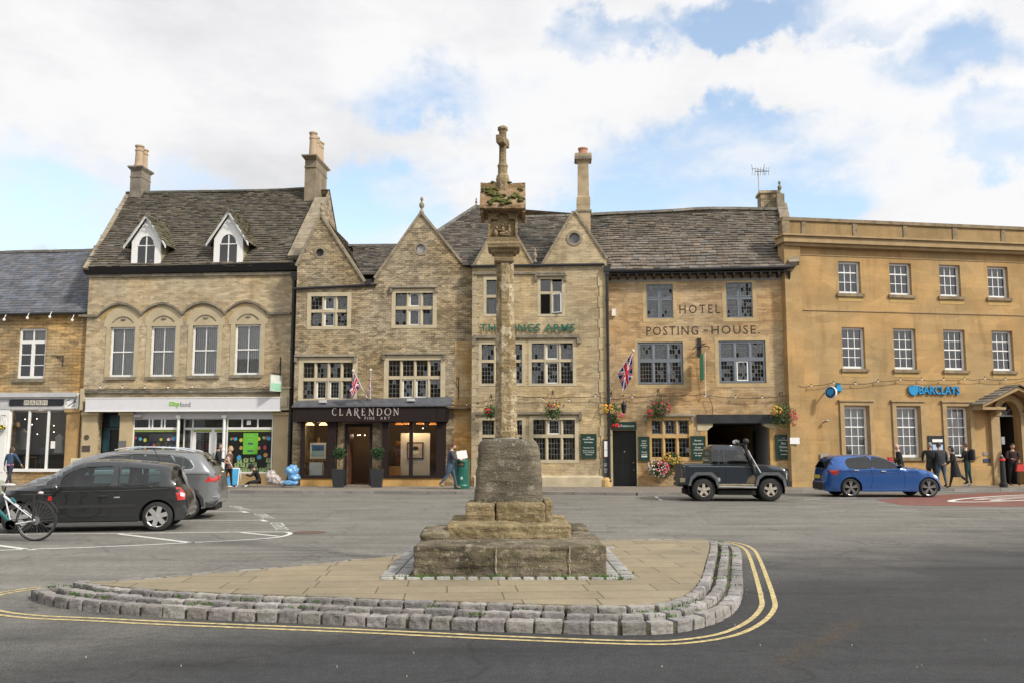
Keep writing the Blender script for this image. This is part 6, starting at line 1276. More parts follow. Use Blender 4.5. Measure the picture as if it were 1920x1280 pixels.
# wall lettering: green capitals standing on pins
r=FP.rc(900,607.5,1078,622.5,-.1);t=Thing('pub_lettering','dark green capital letters naming the pub, fixed to its upper wall','lettering',FP.M,((r[0]+r[1])/2,-.05,r[2]))
for wd,x0,x1 in(('THE',900,942),('KINGS',950,1013),('ARMS',1021,1078)):
 q=FP.rc(x0,607.5,x1,621.5,-.1);t.part('word',text_mb(wd,q[0],q[1],q[2],q[3],-.07,.03,bold=.022,sp=1.12),pm('pub_green',(.02,.11,.07),.4))
M_sg=pm('sign_green',(.008,.036,.028),.4);M_sgd=pm('sign_edge_green',(.02,.035,.012),.5);M_sw=pm('sign_white',(.55,.58,.52),.5)
def board(F_,x0,y0,x1,y1,lines,lab,yo=-.06,mat=None,extra=None,arch=False):
 r=F_.rc(x0,y0,x1,y1,yo);t=Thing('pub_sign_board',lab,'sign',F_.M,((r[0]+r[1])/2,0,r[2]),'green boards on the pub and hotel walls');g=MB();g.box(r[0],r[1],yo,yo+.05,r[2],r[3]);t.part('board',g,mat or M_sg)
 g=MB();e=.035
 for q in((r[0]-e,r[0],r[2]-e,r[3]+e),(r[1],r[1]+e,r[2]-e,r[3]+e),(r[0],r[1],r[3],r[3]+e),(r[0],r[1],r[2]-e,r[2])):g.box(q[0],q[1],yo-.012,yo+.05,q[2],q[3])
 t.part('moulding',g,M_sgd);g=MB();H,W_2=r[3]-r[2],r[1]-r[0];um=(r[0]+r[1])/2
 for(s_,zf,hf,wf)in lines:
  if s_ is None:g.box(um-W_2*wf/2,um+W_2*wf/2,yo-.006,yo,r[2]+H*(zf-hf/2),r[2]+H*(zf+hf/2))
  else:g.join(text_mb(s_,um-W_2*wf/2,um+W_2*wf/2,r[2]+H*(zf-hf/2),r[2]+H*(zf+hf/2),yo,.005,bold=.02))
 t.part('lettering',g,M_sw)
 return t
board(FP,1090.5,814,1117,856.5,[('THE',.88,.05,.28),('KINGS ARMS',.80,.055,.78),('Pub kitchen',.67,.06,.6),('Evening meals',.42,.06,.72),('Private parties &',.29,.055,.82),('group bookings',.21,.055,.76),('welcome',.125,.045,.5)],'green board about pub kitchen and evening meals beside the lower pub window')
t=Thing('menu_case','slim brown menu case with white pages on the pub corner','menu case',FP.M,(FP.pt(1136,860)[0],-.05,FP.pt(1136,858)[1]));r=FP.rc(1130.5,823,1140.5,858,-.05);g=MB();g.box(r[0],r[1],-.1,-.03,r[2],r[3]);t.part('case',g,pm('brown_case',(.06,.025,.015),.5));g=MB();g.box(r[0]+.05,r[1]-.03,-.106,-.1,r[2]+.06,r[2]+.32);g.box(r[0]+.05,r[1]-.03,-.106,-.1,r[2]+.34,r[3]-.07);t.part('menu_page',g,M_white_w)
r=FP.rc(1130.5,859.5,1140.5,892,-.05);t=Thing('chalk_board','dark narrow board with chalked lines under the menu case','sign',FP.M,((r[0]+r[1])/2,-.05,r[2]));g=MB();g.box(r[0],r[1],-.08,-.03,r[2],r[3]);t.part('board',g,pm('slate_board',(.03,.04,.045),.5));g=MB();um=(r[0]+r[1])/2;[g.join(text_mb(s_,um-.07,um+.07,r[2]+z_,r[2]+z_+.05,-.08,.004))for s_,z_ in(('Coffee',.48),('&',.41),('lunch',.28),('today',.22),('*',.15))];t.part('lettering',g,M_sw)
downpipe(T,Lp+.02,.0,FP.pt(1141,508)[1],y=-.1,r=.06)
# ================================================================ HOTEL
FH=Fac(1141,37.9,1492,37.3);Lh=FH.len
T=Thing('hotel_building','golden rubble stone posting house hotel with blue-grey windows and carriage entrance','hotel',FH.M)
zt=FH.pt(1310,512)[1]
D1,D2=FH.rc(1212,533,1262,597),FH.rc(1361.5,530,1411,596);E1,E2=FH.rc(1196,641,1281,720),FH.rc(1348,638.5,1436,717.5);G1=FH.rc(1222,787,1292,856)
dr=FH.rc(1149,806,1193.5,906);dr=(dr[0],dr[1],.1,dr[3]);ar=FH.rc(1327,791,1444,905);ar=(ar[0],ar[1],-.01,ar[3])
g=MB();wall(g,[(0,-.02),(ar[0],-.02),(ar[0],ar[3]-.28),(ar[0]+.22,ar[3]),(ar[1]-.22,ar[3]),(ar[1],ar[3]-.16),(ar[1],-.02),(Lh,-.02),(Lh,zt),(0,zt)],[D1,D2,E1,E2,G1,dr],0.,.4,.24);T.part('wall',g,M_st['hot'])
g=MB();g.box(0,.3,.4,9,0,zt);g.box(Lh-.3,Lh,.4,9,0,zt);g.box(.3,Lh-.3,8.7,9,3.4,zt);g.mi=1;g.box(.3,Lh-.3,.45,8.7,ar[3]+.12,ar[3]+.3);g.box(.3,Lh-.3,.45,8.7,5.9,6.1);g.box(.3,Lh-.3,3.2,3.3,ar[3]+.3,zt);g.box(.3,Lh-.3,.45,8.7,zt-.1,zt-.05);g.box(.3,ar[0]-.4,3.2,3.3,0,ar[3]);T.part('back_wall',g,[M_st['hot'],M_int])
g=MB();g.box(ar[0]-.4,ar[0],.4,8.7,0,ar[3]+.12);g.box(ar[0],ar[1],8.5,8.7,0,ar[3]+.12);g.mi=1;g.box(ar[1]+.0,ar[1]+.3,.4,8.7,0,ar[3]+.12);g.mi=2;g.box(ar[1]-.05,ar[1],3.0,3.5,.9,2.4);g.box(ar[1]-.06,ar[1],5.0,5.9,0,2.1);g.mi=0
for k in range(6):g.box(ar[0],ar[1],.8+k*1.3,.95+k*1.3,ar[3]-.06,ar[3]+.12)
T.part('carriage_passage',g,[pm('dark_passage',(.03,.028,.026),.9),pm('whitewashed_passage',(.22,.22,.23),.9,var=.15),M_black])  # near-black entrance-side wall, end wall and ceiling beams; paler wall opposite
for r in(D1,D2):mullioned(T,r,2,(1.35,1),mull=.07,rec=.05,sur=0,nx=4,nz=(5,3),mat=M_grey_w,cas=((0,0),(1,0),(0,1),(1,1)),casmat=M_grey_w)
for r in(E1,E2):
 q=(r[0]+.1,r[1]-.1,r[2]+.1,r[3]-.1);mullioned(T,q,3,(1.35,1),mull=.16,rec=.09,sur=.1,nx=4,nz=(5,3),mat=M_grey_w,proud=-.04,cas=((1,0),)if r is E2 else())
for r in(D1,D2,E1,E2):
 g=MB();s_=.16
 for q in((r[0]-s_,r[0],r[2]-s_,r[3]+s_*.9),(r[1],r[1]+s_,r[2]-s_,r[3]+s_*.9),(r[0],r[1],r[3],r[3]+s_*.9),(r[0],r[1],r[2]-s_,r[2])):g.box(q[0],q[1],-.008,.02,q[2],q[3])
 T.part('window_surround',g,pm('golden_surround',(.46,.34,.18),.9,var=.22,scale=1.6,bump=.25))
mullioned(T,G1,3,(1.32,1),mull=.16,rec=.16,sur=.2,nx=3,nz=(4,3),mat=M_dress_w,cas=((0,1),(1,1),(2,1)),casmat=M_grey_w,drip=(FH.pt(1208,776)[0],FH.pt(1300,776)[0],FH.pt(1255,778.5)[1]))
# painted lettering on the stone
M_lt=pm('faded_black_lettering',(.045,.03,.028),.85,var=.45,scale=14)
r=FH.rc(1274,571.5,1350,588);T.part('painted_lettering',text_mb('HOTEL',r[0],r[1],r[2],r[3],-.002,.004,bold=.0,sp=1.35),M_lt)
for s_,x0,x1,y0,y1 in(('POSTING',1212,1309,612,628.5),('-',1319,1327,618.5,620.5),('HOUSE.',1334,1424,610.5,626.5)):r=FH.rc(x0,y0,x1,y1);T.part('painted_lettering',text_mb(s_,r[0],r[1],r[2],r[3],-.002,.004,bold=.0,sp=1.2),M_lt)
# eaves: black gutter, brackets and pale board
zg_=FH.pt(1310,508)[1];ze=FH.pt(1310,517)[1];zl_=FH.pt(1310,524)[1]
g=MB();g.box(.05,Lh-.02,-.03,0,zl_-.08,zl_+.06);T.part('eaves_board',g,pm('grey_eaves_board',(.25,.23,.2),.8,var=.2))
g=MB();k=21
for i in range(k):u=.15+(Lh-.3)*i/(k-1);g.box(u-.04,u+.04,-.42,-.03,ze-.08,ze+.04);g.add([(u-.035,-.03,zl_),(u+.035,-.03,zl_),(u+.035,-.03,ze-.08),(u-.035,-.03,ze-.08),(u-.035,-.3,ze-.08),(u+.035,-.3,ze-.08)],[[0,1,2,3],[0,4,5,1],[0,3,4],[1,5,2],[3,2,5,4]])
T.part('rafter_feet',g,M_black)
g=MB();g.box(.0,Lh,-.44,-.0,ze+.04,ze+.07);g.tube([(-.02,-.5,zg_-.05),(Lh*.5,-.5,zg_-.03),(Lh+.05,-.5,zg_)],.075,10);T.part('gutter',g,M_black)
# roof
nrm=Vector((0,-1,1.12)).normalized();P0=(0,-.48,zg_+.03);on=lambda x,y:FH.on(x,y,P0,nrm)
pts=[Vector((-.35,-.48,zg_+.0)),Vector((Lh+.02,-.48,zg_+.05))]+[on(x,y)for x,y in((1480,470),(1464,394),(1430,394),(1380,393),(1330,393),(1300,394),(1260,397),(1220,399),(1160,401),(1105,404),(1100,440))]
roof_plane(T,pts,rh=.26,tw=.34,base=(.155,.133,.108),wob=.06,thick=.045,grade=.45)
g=MB();L_=[on(x,y)for x,y in((1462,393.5),(1430,393),(1380,392),(1330,392),(1300,393),(1260,396),(1220,398),(1160,400.5),(1108,403))]
for i in range(len(L_)-1):
 d=L_[i+1]-L_[i];k=max(1,int(d.length/.5))
 for j in range(k):c=rnd.uniform(.18,.27);g.col=(c,c*.93,c*.8);g.beam(L_[i]+d*j/k,L_[i]+d*(j+.97)/k,.3,.12)
T.part('ridge_tiles',g,M_tile)
r0,r1=L_[-1],L_[0];g=MB();g.quad(tuple(r0),tuple(r1),(Lh,9.4,zt),(0,9.4,zt));g.add([(Lh,0,zt),(Lh,9,zt),(Lh-.1,r1.y,r1.z)],[[0,1,2]]);T.part('rear_roof',g,M_st['gal'])
g=MB();A_,B_=on(1489,499),on(1466,388);d=B_-A_
for i in range(9):g.beam(A_+d*i/9+Vector((.0,0,.1)),A_+d*(i+.97)/9+Vector((0,0,.1)),.42,.2)
T.part('verge_coping',g,M_cop)
b=on(1460,391);finial(T,(b.x+.05,b.y-.1,FH.pt(1460,366,b.y)[1]),.95);g=MB();g.box(b.x-.1,b.x+.22,b.y-.25,b.y+.1,b.z-.3,FH.pt(1460,366,b.y)[1]);T.part('kneeler',g,M_cop)
yc=b.y+.5;u0,u1=FH.pt(1424,375,yc)[0],FH.pt(1455,375,yc)[0];g=MB();zc0,zc1=b.z-.6,FH.pt(1438,362,yc)[1];g.box(u0,u1,yc-.35,yc+.5,zc0,zc1-.12);g.box(u0-.07,u1+.05,yc-.42,yc+.57,zc1-.12,zc1);T.part('chimney',g,M_st['gal'])
# door and its sign
g=MB();g.box(dr[0],dr[1],.22,.3,.1,dr[3]);w3=dr[1]-dr[0]
for i in(0,1):
 for(a,b_)in((.14,.38),(.42,.66),(.7,.93)):q0,q1=dr[0]+w3*(.1+.45*i),dr[0]+w3*(.45+.45*i);za,zb_=dr[2]+(dr[3]-dr[2])*a,dr[2]+(dr[3]-dr[2])*b_;g.box(q0,q1,.205,.222,za,zb_)
o=T.part('door',g,pm('black_green_door',(.008,.011,.012),.3,var=.2));g=MB();g.ell((dr[1]-.12,.19,1.05),.035,.03,.035);g.ell((dr[1]-.1,.2,.75),.02,.02,.04);g.ell(((dr[0]+dr[1])/2,.2,1.5),.03,.02,.05);T.part('handle',g,pm('tarnished_brass',(.35,.3,.2),.3,metal=.8),parent=o)
g=MB();g.box(dr[0]-.12,dr[0],-.03,.22,.0,dr[3]+.02);g.box(dr[1],dr[1]+.05,-.01,.22,.0,dr[3]);g.box(dr[0]-.1,dr[1]+.1,-.05,.25,0,.1);T.part('door_jamb',g,M_dress)
r=FH.rc(1149,790,1193,804.5,-.05);t=Thing('door_sign','green board over the black hotel door','sign',FH.M,((r[0]+r[1])/2,0,r[2]));g=MB();g.box(r[0],r[1],-.06,0,r[2],r[3]);t.part('board',g,M_sg);q=FH.rc(1159,795,1189,799.5,-.06);t.part('lettering',text_mb('& Restaurant',q[0],q[1],q[2],q[3],-.06,.005,bold=.01),M_sw)
# beam over the carriage entrance with corbels
r=FH.rc(1307,776,1459,791.5,-.1);g=MB();g.box(r[0],r[1],-.1,.4,r[2]-.02,r[3]);T.part('timber_beam',g,pm('tarred_oak',(.018,.019,.022),.6,var=.35,scale=3))
g=MB();z_=r[2]-.02;g.prism([(ar[0]-.4,z_),(ar[0]+.24,z_),(ar[0]+.22,z_-.12),(ar[0],z_-.3),(ar[0]-.4,z_-.3)],-.03,.4);g.prism([(ar[1]+.2,z_),(ar[1]-.25,z_),(ar[1]-.22,z_-.1),(ar[1],z_-.2),(ar[1]+.2,z_-.2)],-.03,.4);T.part('corbel',g,M_dress)
g=MB();g.box(ar[0]-.28,ar[0],-.012,.05,.1,z_-.3);g.box(ar[1],ar[1]+.2,-.012,.05,.1,z_-.2);T.part('entrance_jamb',g,pm('orange_jamb_stone',(.47,.30,.12),.9,var=.2,bump=.2))
board(FH,1199,819,1216.5,861,[('Open',.84,.07,.5),('from',.74,.06,.45),('8:00am',.64,.055,.7),('daily',.54,.06,.4),('Food',.35,.065,.5),('served',.25,.055,.6),(None,.15,.075,.62)],'narrow green board about opening and food between black door and hotel window')
board(FH,1296.5,818,1321.5,860,[('Rooms',.84,.07,.5),('Free Wi-fi',.68,.075,.75),('Dogs',.52,.07,.42),('welcome',.43,.06,.68),('Car park',.27,.075,.65),('at rear',.17,.055,.45)],'green board about rooms, dogs and parking between hotel window and carriage entrance')
board(FH,1456,815.5,1483,858.5,[('THE',.88,.04,.2),('KINGS ARMS',.80,.045,.7),('Eat',.66,.10,.34),('Drink',.50,.10,.55),('Sleep',.34,.10,.55),(None,.175,.03,.42)],'green board beyond the carriage entrance, half behind a plain white plate')
r=FH.rc(1481,819.5,1499,831.5,-.35);t=Thing('white_plate','blank white rectangular plate fixed to the downpipe between hotel and bank','sign',FH.M,((r[0]+r[1])/2,-.3,r[2]));g=MB();g.box(r[0],r[1],-.37,-.35,r[2],r[3]);t.part('plate',g,pm('bright_white_plate',(.85,.85,.85),.4,var=0));g=MB();g.box((r[0]+r[1])/2-.02,(r[0]+r[1])/2+.02,-.35,-.1,(r[2]+r[3])/2-.02,(r[2]+r[3])/2+.02);t.part('bracket',g,M_iron)
u=FH.pt(1484,700)[0];downpipe(T,u,0,FH.pt(1480,548)[1],y=-.12,r=.055,hopper=False,bend=[(u-.02,-.14,FH.pt(1480,532)[1]),(Lh-.1,-.45,FH.pt(1488,514)[1])])
# hanging inn sign seen almost edge on
t=Thing('inn_sign','green inn sign seen edge-on, hanging from an iron scroll bracket between hotel windows','sign',FH.M,(FH.pt(1312,640)[0],0,FH.pt(1312,650)[1]));u,z1_=FH.pt(1313,634,-.5);z0_=FH.pt(1313,712,-.9)[1];g=MB();M3=Matrix.Translation((u-.02,-.75,0))@Matrix.Rotation(R(86),4,'Z');q=MB();q.box(-.55,.5,-.04,.04,z0_,z1_-.75);q.box(-.59,-.55,-.06,.06,z0_-.03,z1_-.72);g.join(q,M3);t.part('panel',g,pm('inn_sign_green',(.01,.12,.06),.4))
g=MB();u,zb_=FH.pt(1311,652);z5_=FH.pt(1311,634)[1];g.box(u-.08,u+.08,-.05,0,FH.pt(1311,668)[1],z5_);g.tube([(u,-.05,zb_),(u,-.5,zb_+.05),(u+.05,-1.3,zb_+.02)],.03);g.tube([(u-.32,-.3,zb_-.12),(u-.2,-.3,zb_+.02),(u,-.3,zb_),(u+.25,-.3,zb_+.05),(u+.38,-.3,zb_+.0),(u+.34,-.3,zb_-.1)],.022);t.part('iron_bracket',g,M_iron)
g=MB();u,z_=FH.pt(1322,660,-.25);z9=FH.pt(1322,742,-.2)[1];g.tube([(u,-.25,z_),(u,-.12,z9)],.012,5);single('white_cable',g,M_white_w,'thin white cable hanging from the inn sign bracket','cable',FH.M,(u,0,z9))
g=MB();u,z_=FH.pt(1150.5,586.5);g.box(u-.08,u+.08,-.1,0,z_-.15,z_+.15);single('alarm_box',g,M_white_w,'small white alarm box high on the hotel wall by the downpipe','alarm box',FH.M,(u,0,z_))
for(x,y,nm,col_,lab)in((1203,712,'orange_cushion',(.6,.15,.02),'orange cushion leaning in the hotel window beside the flag'),(1224,592,'table_lamp',(.6,.6,.6),'white lamp in the small upper hotel window above the flag'),(1400,586,'kettle',(.5,.5,.52),'pale kettle in the small upper hotel window by the painted word')):
 u,z_=FH.pt(x,y,.3);g=MB();g.lathe([(.08,0),(.1,.1),(.05,.2),(.02,.28)],(u,.3,z_),n=10)if 'cushion' not in nm else g.ell((u,.3,z_+.2),.1,.06,.22);single(nm,g,pm(nm+'_m',col_,.6),lab,nm.split('_')[-1],FH.M,(u,.3,z_))
# TV aerial
u,z0_=FH.pt(1424,395,5.2);z1_=FH.pt(1424,318,5.2)[1];t=Thing('tv_aerial','television aerial on a thin mast above the hotel ridge','aerial',FH.M,(u,5.2,z0_));g=MB();g.cyl((u,5.2,z0_-.6),(u,5.2,z1_+.05),.025);t.part('mast',g,pm('pale_mast',(.5,.42,.42),.5));g=MB()
g.cyl((u-.15,5.2,z1_-.1),(u+.4,4.7,z1_-.25),.018)
for k in range(6):a=k/5;x,yy,zz=u-.15+.55*a,5.2-.5*a,z1_-.1-.15*a;g.cyl((x-.02,yy,zz-.2),(x+.02,yy,zz+.2),.01,n=5)
for sx in(-.3,.3):g.tube([(u+sx,5.2,z1_+.25),(u+sx*.9,5.2,z1_),(u+sx,5.2,z1_-.3)],.012,5)
g.cyl((u-.3,5.2,z1_+.05),(u+.3,5.2,z1_-.05),.012,n=5);t.part('elements',g,pm('aerial_rods',(.12,.12,.13),.5,metal=.5))
# ================================================================ BANK
FB=Fac(1495,37.2,1935,38.9);Ub=FB.len
Lb=Ub+6.5
T=Thing('bank_building','three storey golden ashlar bank with white sash windows and stone parapet','bank',FB.M)
row1=[(1572.5,490.5,1613.5,551),(1668.5,494,1709,554),(1762,497,1801,556.5),(1852.5,500.5,1890.5,558.5)]
row2=[(1579.5,615,1622,693.5),(1676.5,616.5,1718,693),(1770,618,1810.5,692.5),(1861,619,1900,692)]
row3=[(1585,762.5,1629,858),(1683,762,1725,857),(1777,761,1817,855)]
R1,R2,R3=[[FB.rc(*q)for q in rr]for rr in(row1,row2,row3)]
zA,zB=min(r[2]for r in R1),max(r[3]for r in R1)
for rr in(R1,R2,R3):
 a,b=sum(r[2]for r in rr)/len(rr),sum(r[3]for r in rr)/len(rr);du=rr[1][0]-rr[0][0]
 rr[:]=[(r[0],r[1],a,b)for r in rr];last=rr[-1]
 for k in range(2 if rr is not R3 else 0):rr.append((last[0]+(k+1)*du,last[1]+(k+1)*du,a,b))
zc=FB.pt(1700,466)[1];dl,dr_=FB.pt(1873,840)[0],FB.pt(1911,840)[0];dm=(dl+dr_)/2;dw=(dr_-dl)/2;zs=FB.pt(1893,778)[1]
arch=[(dm+dw*math.cos(t),zs+dw*1.25*math.sin(t))for t in[math.pi*k/14 for k in range(15)]];dpoly=[(dl,.1)]+arch[::-1]+[(dr_,.1)]
g=MB();wall(g,[(-.2,-.02),(Lb,-.02),(Lb,zc),(-.2,zc)],R1+R2+R3+[dpoly],0.,.4,.26);T.part('wall',g,M_st['bank']);shell(T,-.2,Lb,zc,10,(3.9,7.),M_st['bank'])
for i,r in enumerate(R1):sash(T,r,3,(1.25,1.25,1.15),rec=.2,meet=2,sill=.12,hw=.085,sillmat=M_bdk,tilt=.9)
for i,r in enumerate(R2):sash(T,r,3,4,rec=.2,meet=2,sill=.1,hw=.085,sillmat=M_bdk,tilt=.5)
for i,r in enumerate(R3):sash(T,r,3,5,rec=.2,meet=3,sill=.2,hw=.085,sillmat=M_bdk,blind='net',tilt=.4)
for r in R3:
 g=MB()
 for q in((r[0]-.22,r[0]-.04,r[2],r[3]+.04),(r[1]+.04,r[1]+.22,r[2],r[3]+.04),(r[0]-.22,r[1]+.22,r[3]+.04,r[3]+.2)):g.box(q[0],q[1],-.07,0,q[2],q[3])
 g.box(r[0]-.28,r[1]+.28,-.13,0,r[3]+.2,r[3]+.27)
 T.part('window_architrave',g,M_bd)
for r in R1+R2:g=MB();g.box(r[0]-.06,r[1]+.08,-.012,0,r[2]-.33,r[2]-.13);T.part('apron_stone',g,pm('bright_apron_stone',(.44,.30,.12),.9,var=.1))
zp=FB.pt(1700,418)[1];zk=FB.pt(1700,455)[1];zk2=FB.pt(1700,472)[1]
g=MB();e0=-.35;x1=Lb
g.box(e0,x1,-.28,.4,zc-.12,zc);g.box(e0-.12,x1,-.42,.4,zc,zk);g.box(e0-.2,x1,-.52,.4,zk,zk+.07);T.part('cornice',g,M_bd)
g=MB();g.box(e0+.05,x1,-.06,.3,zk+.07,zp-.14);T.part('parapet',g,M_st['bankpar'])
g=MB();g.box(e0-.02,x1,-.14,.42,zp-.14,zp);
for k in range(9):u=FB.pt(1508,440)[0]+k*2.32;g.box(u-.16,u+.05,-.1,.0,zk+.07,zp-.14)
g.box(e0-.02,e0+.3,-.12,.0,zk+.07,zp-.14);T.part('parapet_coping',g,M_bdk)
zsg=FB.pt(1700,587)[1];g=MB();g.box(.35,x1,-.015,0,zsg+.35,zc-.12)if False else None;g.box(-.1,x1,-.04,0,zsg,zsg+.05);g.box(-.1,x1,-.03,0,zk2-.32,zk2-.28);T.part('string_course',g,M_bd)
g=MB();g.box(-.36,.36,-.16,.4,0,zc-.12);T.part('corner_pilaster',g,M_st['bank'])
g=MB();zb_=FB.pt(1700,873)[1];a=R3[0][0];g.box(.36,dl-.35,-.1,0,0,zb_);g.box(dr_+.35,x1,-.1,0,0,zb_);T.part('plinth_course',g,M_st['bank'])
g=MB();g.box(-.36,x1,.4,10,zc,zc+.1);T.part('roof',g,M_leadroof)
# porch
g=MB()
for s_ in(-1,1):
 a=dm+s_*(dw+.02);b=dm+s_*(dw+.42);g.box(min(a,b),max(a,b),-.18,0,.1,zs+.05);g.box(min(a,b)-.04,max(a,b)+.04,-.22,0,zs-.02,zs+.12)
for i in range(14):
 a,b=arch[i],arch[i+1];f=lambda p,k:(dm+(p[0]-dm)*k,zs+(p[1]-zs)*k);g.prism([f(a,1.02),f(b,1.02),f(b,1.5),f(a,1.5)],-.16,0)
T.part('door_surround',g,M_bd)
pk=FB.pt(1892,724,-.7);wl=FB.pt(1840,757,-.7);g=MB();hwp=dm-wl[0];zpk,zlo=pk[1],wl[1]
for s_ in(-1,1):g.prism([(dm,zpk),(dm+s_*hwp,zlo),(dm+s_*hwp,zlo-.12),(dm,zpk-.14)],-.8,0);g.box(dm+s_*(dw+.3)-.1,dm+s_*(dw+.3)+.1,-.55,0,zs+.0,zs+.34);g.box(min(dm+s_*(dw+.15),dm+s_*hwp),max(dm+s_*(dw+.15),dm+s_*hwp),-.78,0,zlo-.22,zlo-.12)
T.part('porch_gable',g,M_bd)
g=MB()
for s_ in(-1,1):
 A=Vector((dm+s_*(hwp+.08),-.9,zlo-.02));d=Vector((dm,-.9,zpk+.06))-A
 for k in range(7):
  p,q=A+d*k/7,A+d*(k+1.1)/7;c=rnd.uniform(.16,.24);g.col=(c,c*.93,c*.8);j=rnd.uniform(0,.02);g.hexa([p,q,q+Vector((0,.9,0)),p+Vector((0,.9,0)),p+Vector((0,0,.05+j)),q+Vector((0,0,.02)),q+Vector((0,.9,.02)),p+Vector((0,.9,.05+j))])
T.part('porch_roof',g,M_tile)
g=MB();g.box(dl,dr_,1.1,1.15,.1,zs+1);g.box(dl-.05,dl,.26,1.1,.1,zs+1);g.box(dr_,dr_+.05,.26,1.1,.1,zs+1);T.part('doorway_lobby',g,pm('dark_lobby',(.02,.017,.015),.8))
g=MB();g.prism([(dl,zs)]+arch[::-1]+[(dr_,zs)],.3,.31);o=T.part('fanlight',g,pm('fanlight_glass',(.06,.065,.07),.1));g=MB();g.box(dl,dr_,.26,.32,zs-.04,zs+.03)
for k in range(1,6):t=math.pi*k/6;g.beam((dm,.28,zs),(dm+dw*math.cos(t),.28,zs+dw*1.2*math.sin(t)),.02,.02)
g.tube([(dm+dw*.45*math.cos(math.pi*k/8),.28,zs+dw*.5*math.sin(math.pi*k/8))for k in range(9)],.012);T.part('tracery',g,pm('dull_white_paint',(.35,.35,.34),.6),parent=o)
g=MB();g.box(dl-.3,dr_+.3,-.45,.3,0,.13);T.part('door_step',g,M_bd)
bracket('lantern_bracket','dark iron lantern bracket on the stone beside the bank porch',FB,1862,786,.22,.8)
M_bl=pm('bank_sign_blue',(.01,.25,.52),.35)
r=FB.rc(1702,721,1800,741.5,-.1);t=Thing('bank_sign','bright blue raised lettering and spread eagle emblem on the bank wall','lettering',FB.M,((r[0]+r[1])/2,0,r[2]));q=FB.rc(1723.5,723,1800,738.5,-.1);t.part('lettering',text_mb('BARCLAYS',q[0],q[1],q[2],q[3],-.03,.08,bold=.012),M_bl)
def eagle(F_,x0,y0,x1,y1,yo,th):
 q=F_.rc(x0,y0,x1,y1,yo);H=[(0,1.0),(.07,.97),(.1,.86),(.2,.8),(.28,.95),(.36,.82),(.44,.88),(.46,.7),(.5,.6),(.46,.42),(.42,.28),(.34,.3),(.34,.14),(.24,.16),(.2,.04),(.1,.1),(0,-.02)]
 P=[(x,z)for x,z in H]+[(-x,z)for x,z in H[::-1][1:-1]];um=(q[0]+q[1])/2;V,F=tri2d([(um+x*(q[1]-q[0]),q[2]+z*(q[3]-q[2]))for x,z in P]);g=MB();n=len(V);g.add([(x,yo-th,z)for x,z in V]+[(x,yo,z)for x,z in V],F+[[i,(i+1)%len(P),n+(i+1)%len(P),n+i]for i in range(len(P))]);return g
t.part('emblem',eagle(FB,1702,721,1720.5,741,-.03,.08),M_bl)
u,z=FB.pt(1557,735,-.5);t=Thing('round_bank_sign','round projecting blue bank sign with eagle near the corner pilaster','sign',FB.M,(u,0,z));M3=Matrix.Translation((u,-.55,z))@Matrix.Rotation(R(-60),4,'Z');q=MB();q.cyl((0,-.05,0),(0,.05,0),.25,n=28);g=MB();g.join(q,M3);t.part('rim',g,M_white_w);q=MB();q.cyl((0,-.06,0),(0,-.045,0),.225,n=28);g=MB();g.join(q,M3);t.part('face',g,pm('deep_navy',(.01,.03,.08),.4))
q=MB();H=[(0,.17),(.05,.12),(.12,.15),(.16,.05),(.12,-.08),(.05,-.1),(0,-.16)];q.prism([(x,z_)for x,z_ in H]+[(-x,z_)for x,z_ in H[::-1][1:-1]],-.07,-.058);g=MB();g.join(q,M3);t.part('emblem',g,M_bl);g=MB();g.cyl((u,-.5,z),(u,0,z),.03);t.part('arm',g,M_iron)
u,z=FB.pt(1570,726);g=MB();g.prism([(u-.16,z-.14),(u+.16,z-.14),(u+.04,z+.17),(u-.04,z+.17)],-.14,0);single('alarm_box',g,M_bl,'blue tapering alarm box beside the round bank sign','alarm box',FB.M,(u,0,z))
u,z=FB.pt(1550.5,788,-.2);t=Thing('dome_camera','small silver dome camera low on the bank wall under the round sign','camera',FB.M,(u,0,z));g=MB();g.ell((u,-.22,z),.07,.07,.07);t.part('dome',g,pm('silver_dome',(.5,.5,.5),.2,metal=.8));g=MB();g.tube([(u,-.22,z),(u-.1,-.02,z-.08)],.02);t.part('arm',g,M_iron)
def plate(F_,x0,y0,x1,y1,nm,c,lab,cat='plaque',th=.03):r=F_.rc(x0,y0,x1,y1);g=MB();g.box(r[0],r[1],-th,0,r[2],r[3]);return single(nm,g,pm(nm+'_finish',c,.5,var=.2,scale=9),lab,cat,F_.M,((r[0]+r[1])/2,0,r[2])),r
plate(FB,1537,850,1554.5,868,'meter_box',(.26,.25,.23),'grey metal meter box on the bank wall behind the blue car','meter box',.08)
plate(FB,1843,846,1855,853,'brass_plaque',(.25,.22,.18),'small brass plaque above the navy one beside the bank porch');plate(FB,1843.5,859,1856,866,'navy_plaque',(.03,.05,.10),'navy plaque beside the bank porch');plate(FB,1877,818,1883,832,'door_notice',(.3,.3,.32),'pale notice inside the dark bank doorway','notice')
r=FB.rc(1740,816,1772.5,862,-.0);t=Thing('cash_machine','black surround of the cash machine in the bank wall','cash machine',FB.M,((r[0]+r[1])/2,0,r[2]));g=MB();g.box(r[0],r[1],-.05,0,r[2],r[3]);t.part('surround',g,M_black);q=FB.rc(1748,822.5,1767,827,-.05);g=MB();g.box(q[0],q[1],-.06,-.05,q[2]-.02,q[3]);t.part('white_panel',g,M_white_w);g=MB();g.box(q[0],q[1],-.058,-.05,q[2]-.45,q[2]-.12);t.part('screen',g,emis('machine_screen',(.25,.35,.5),.5))
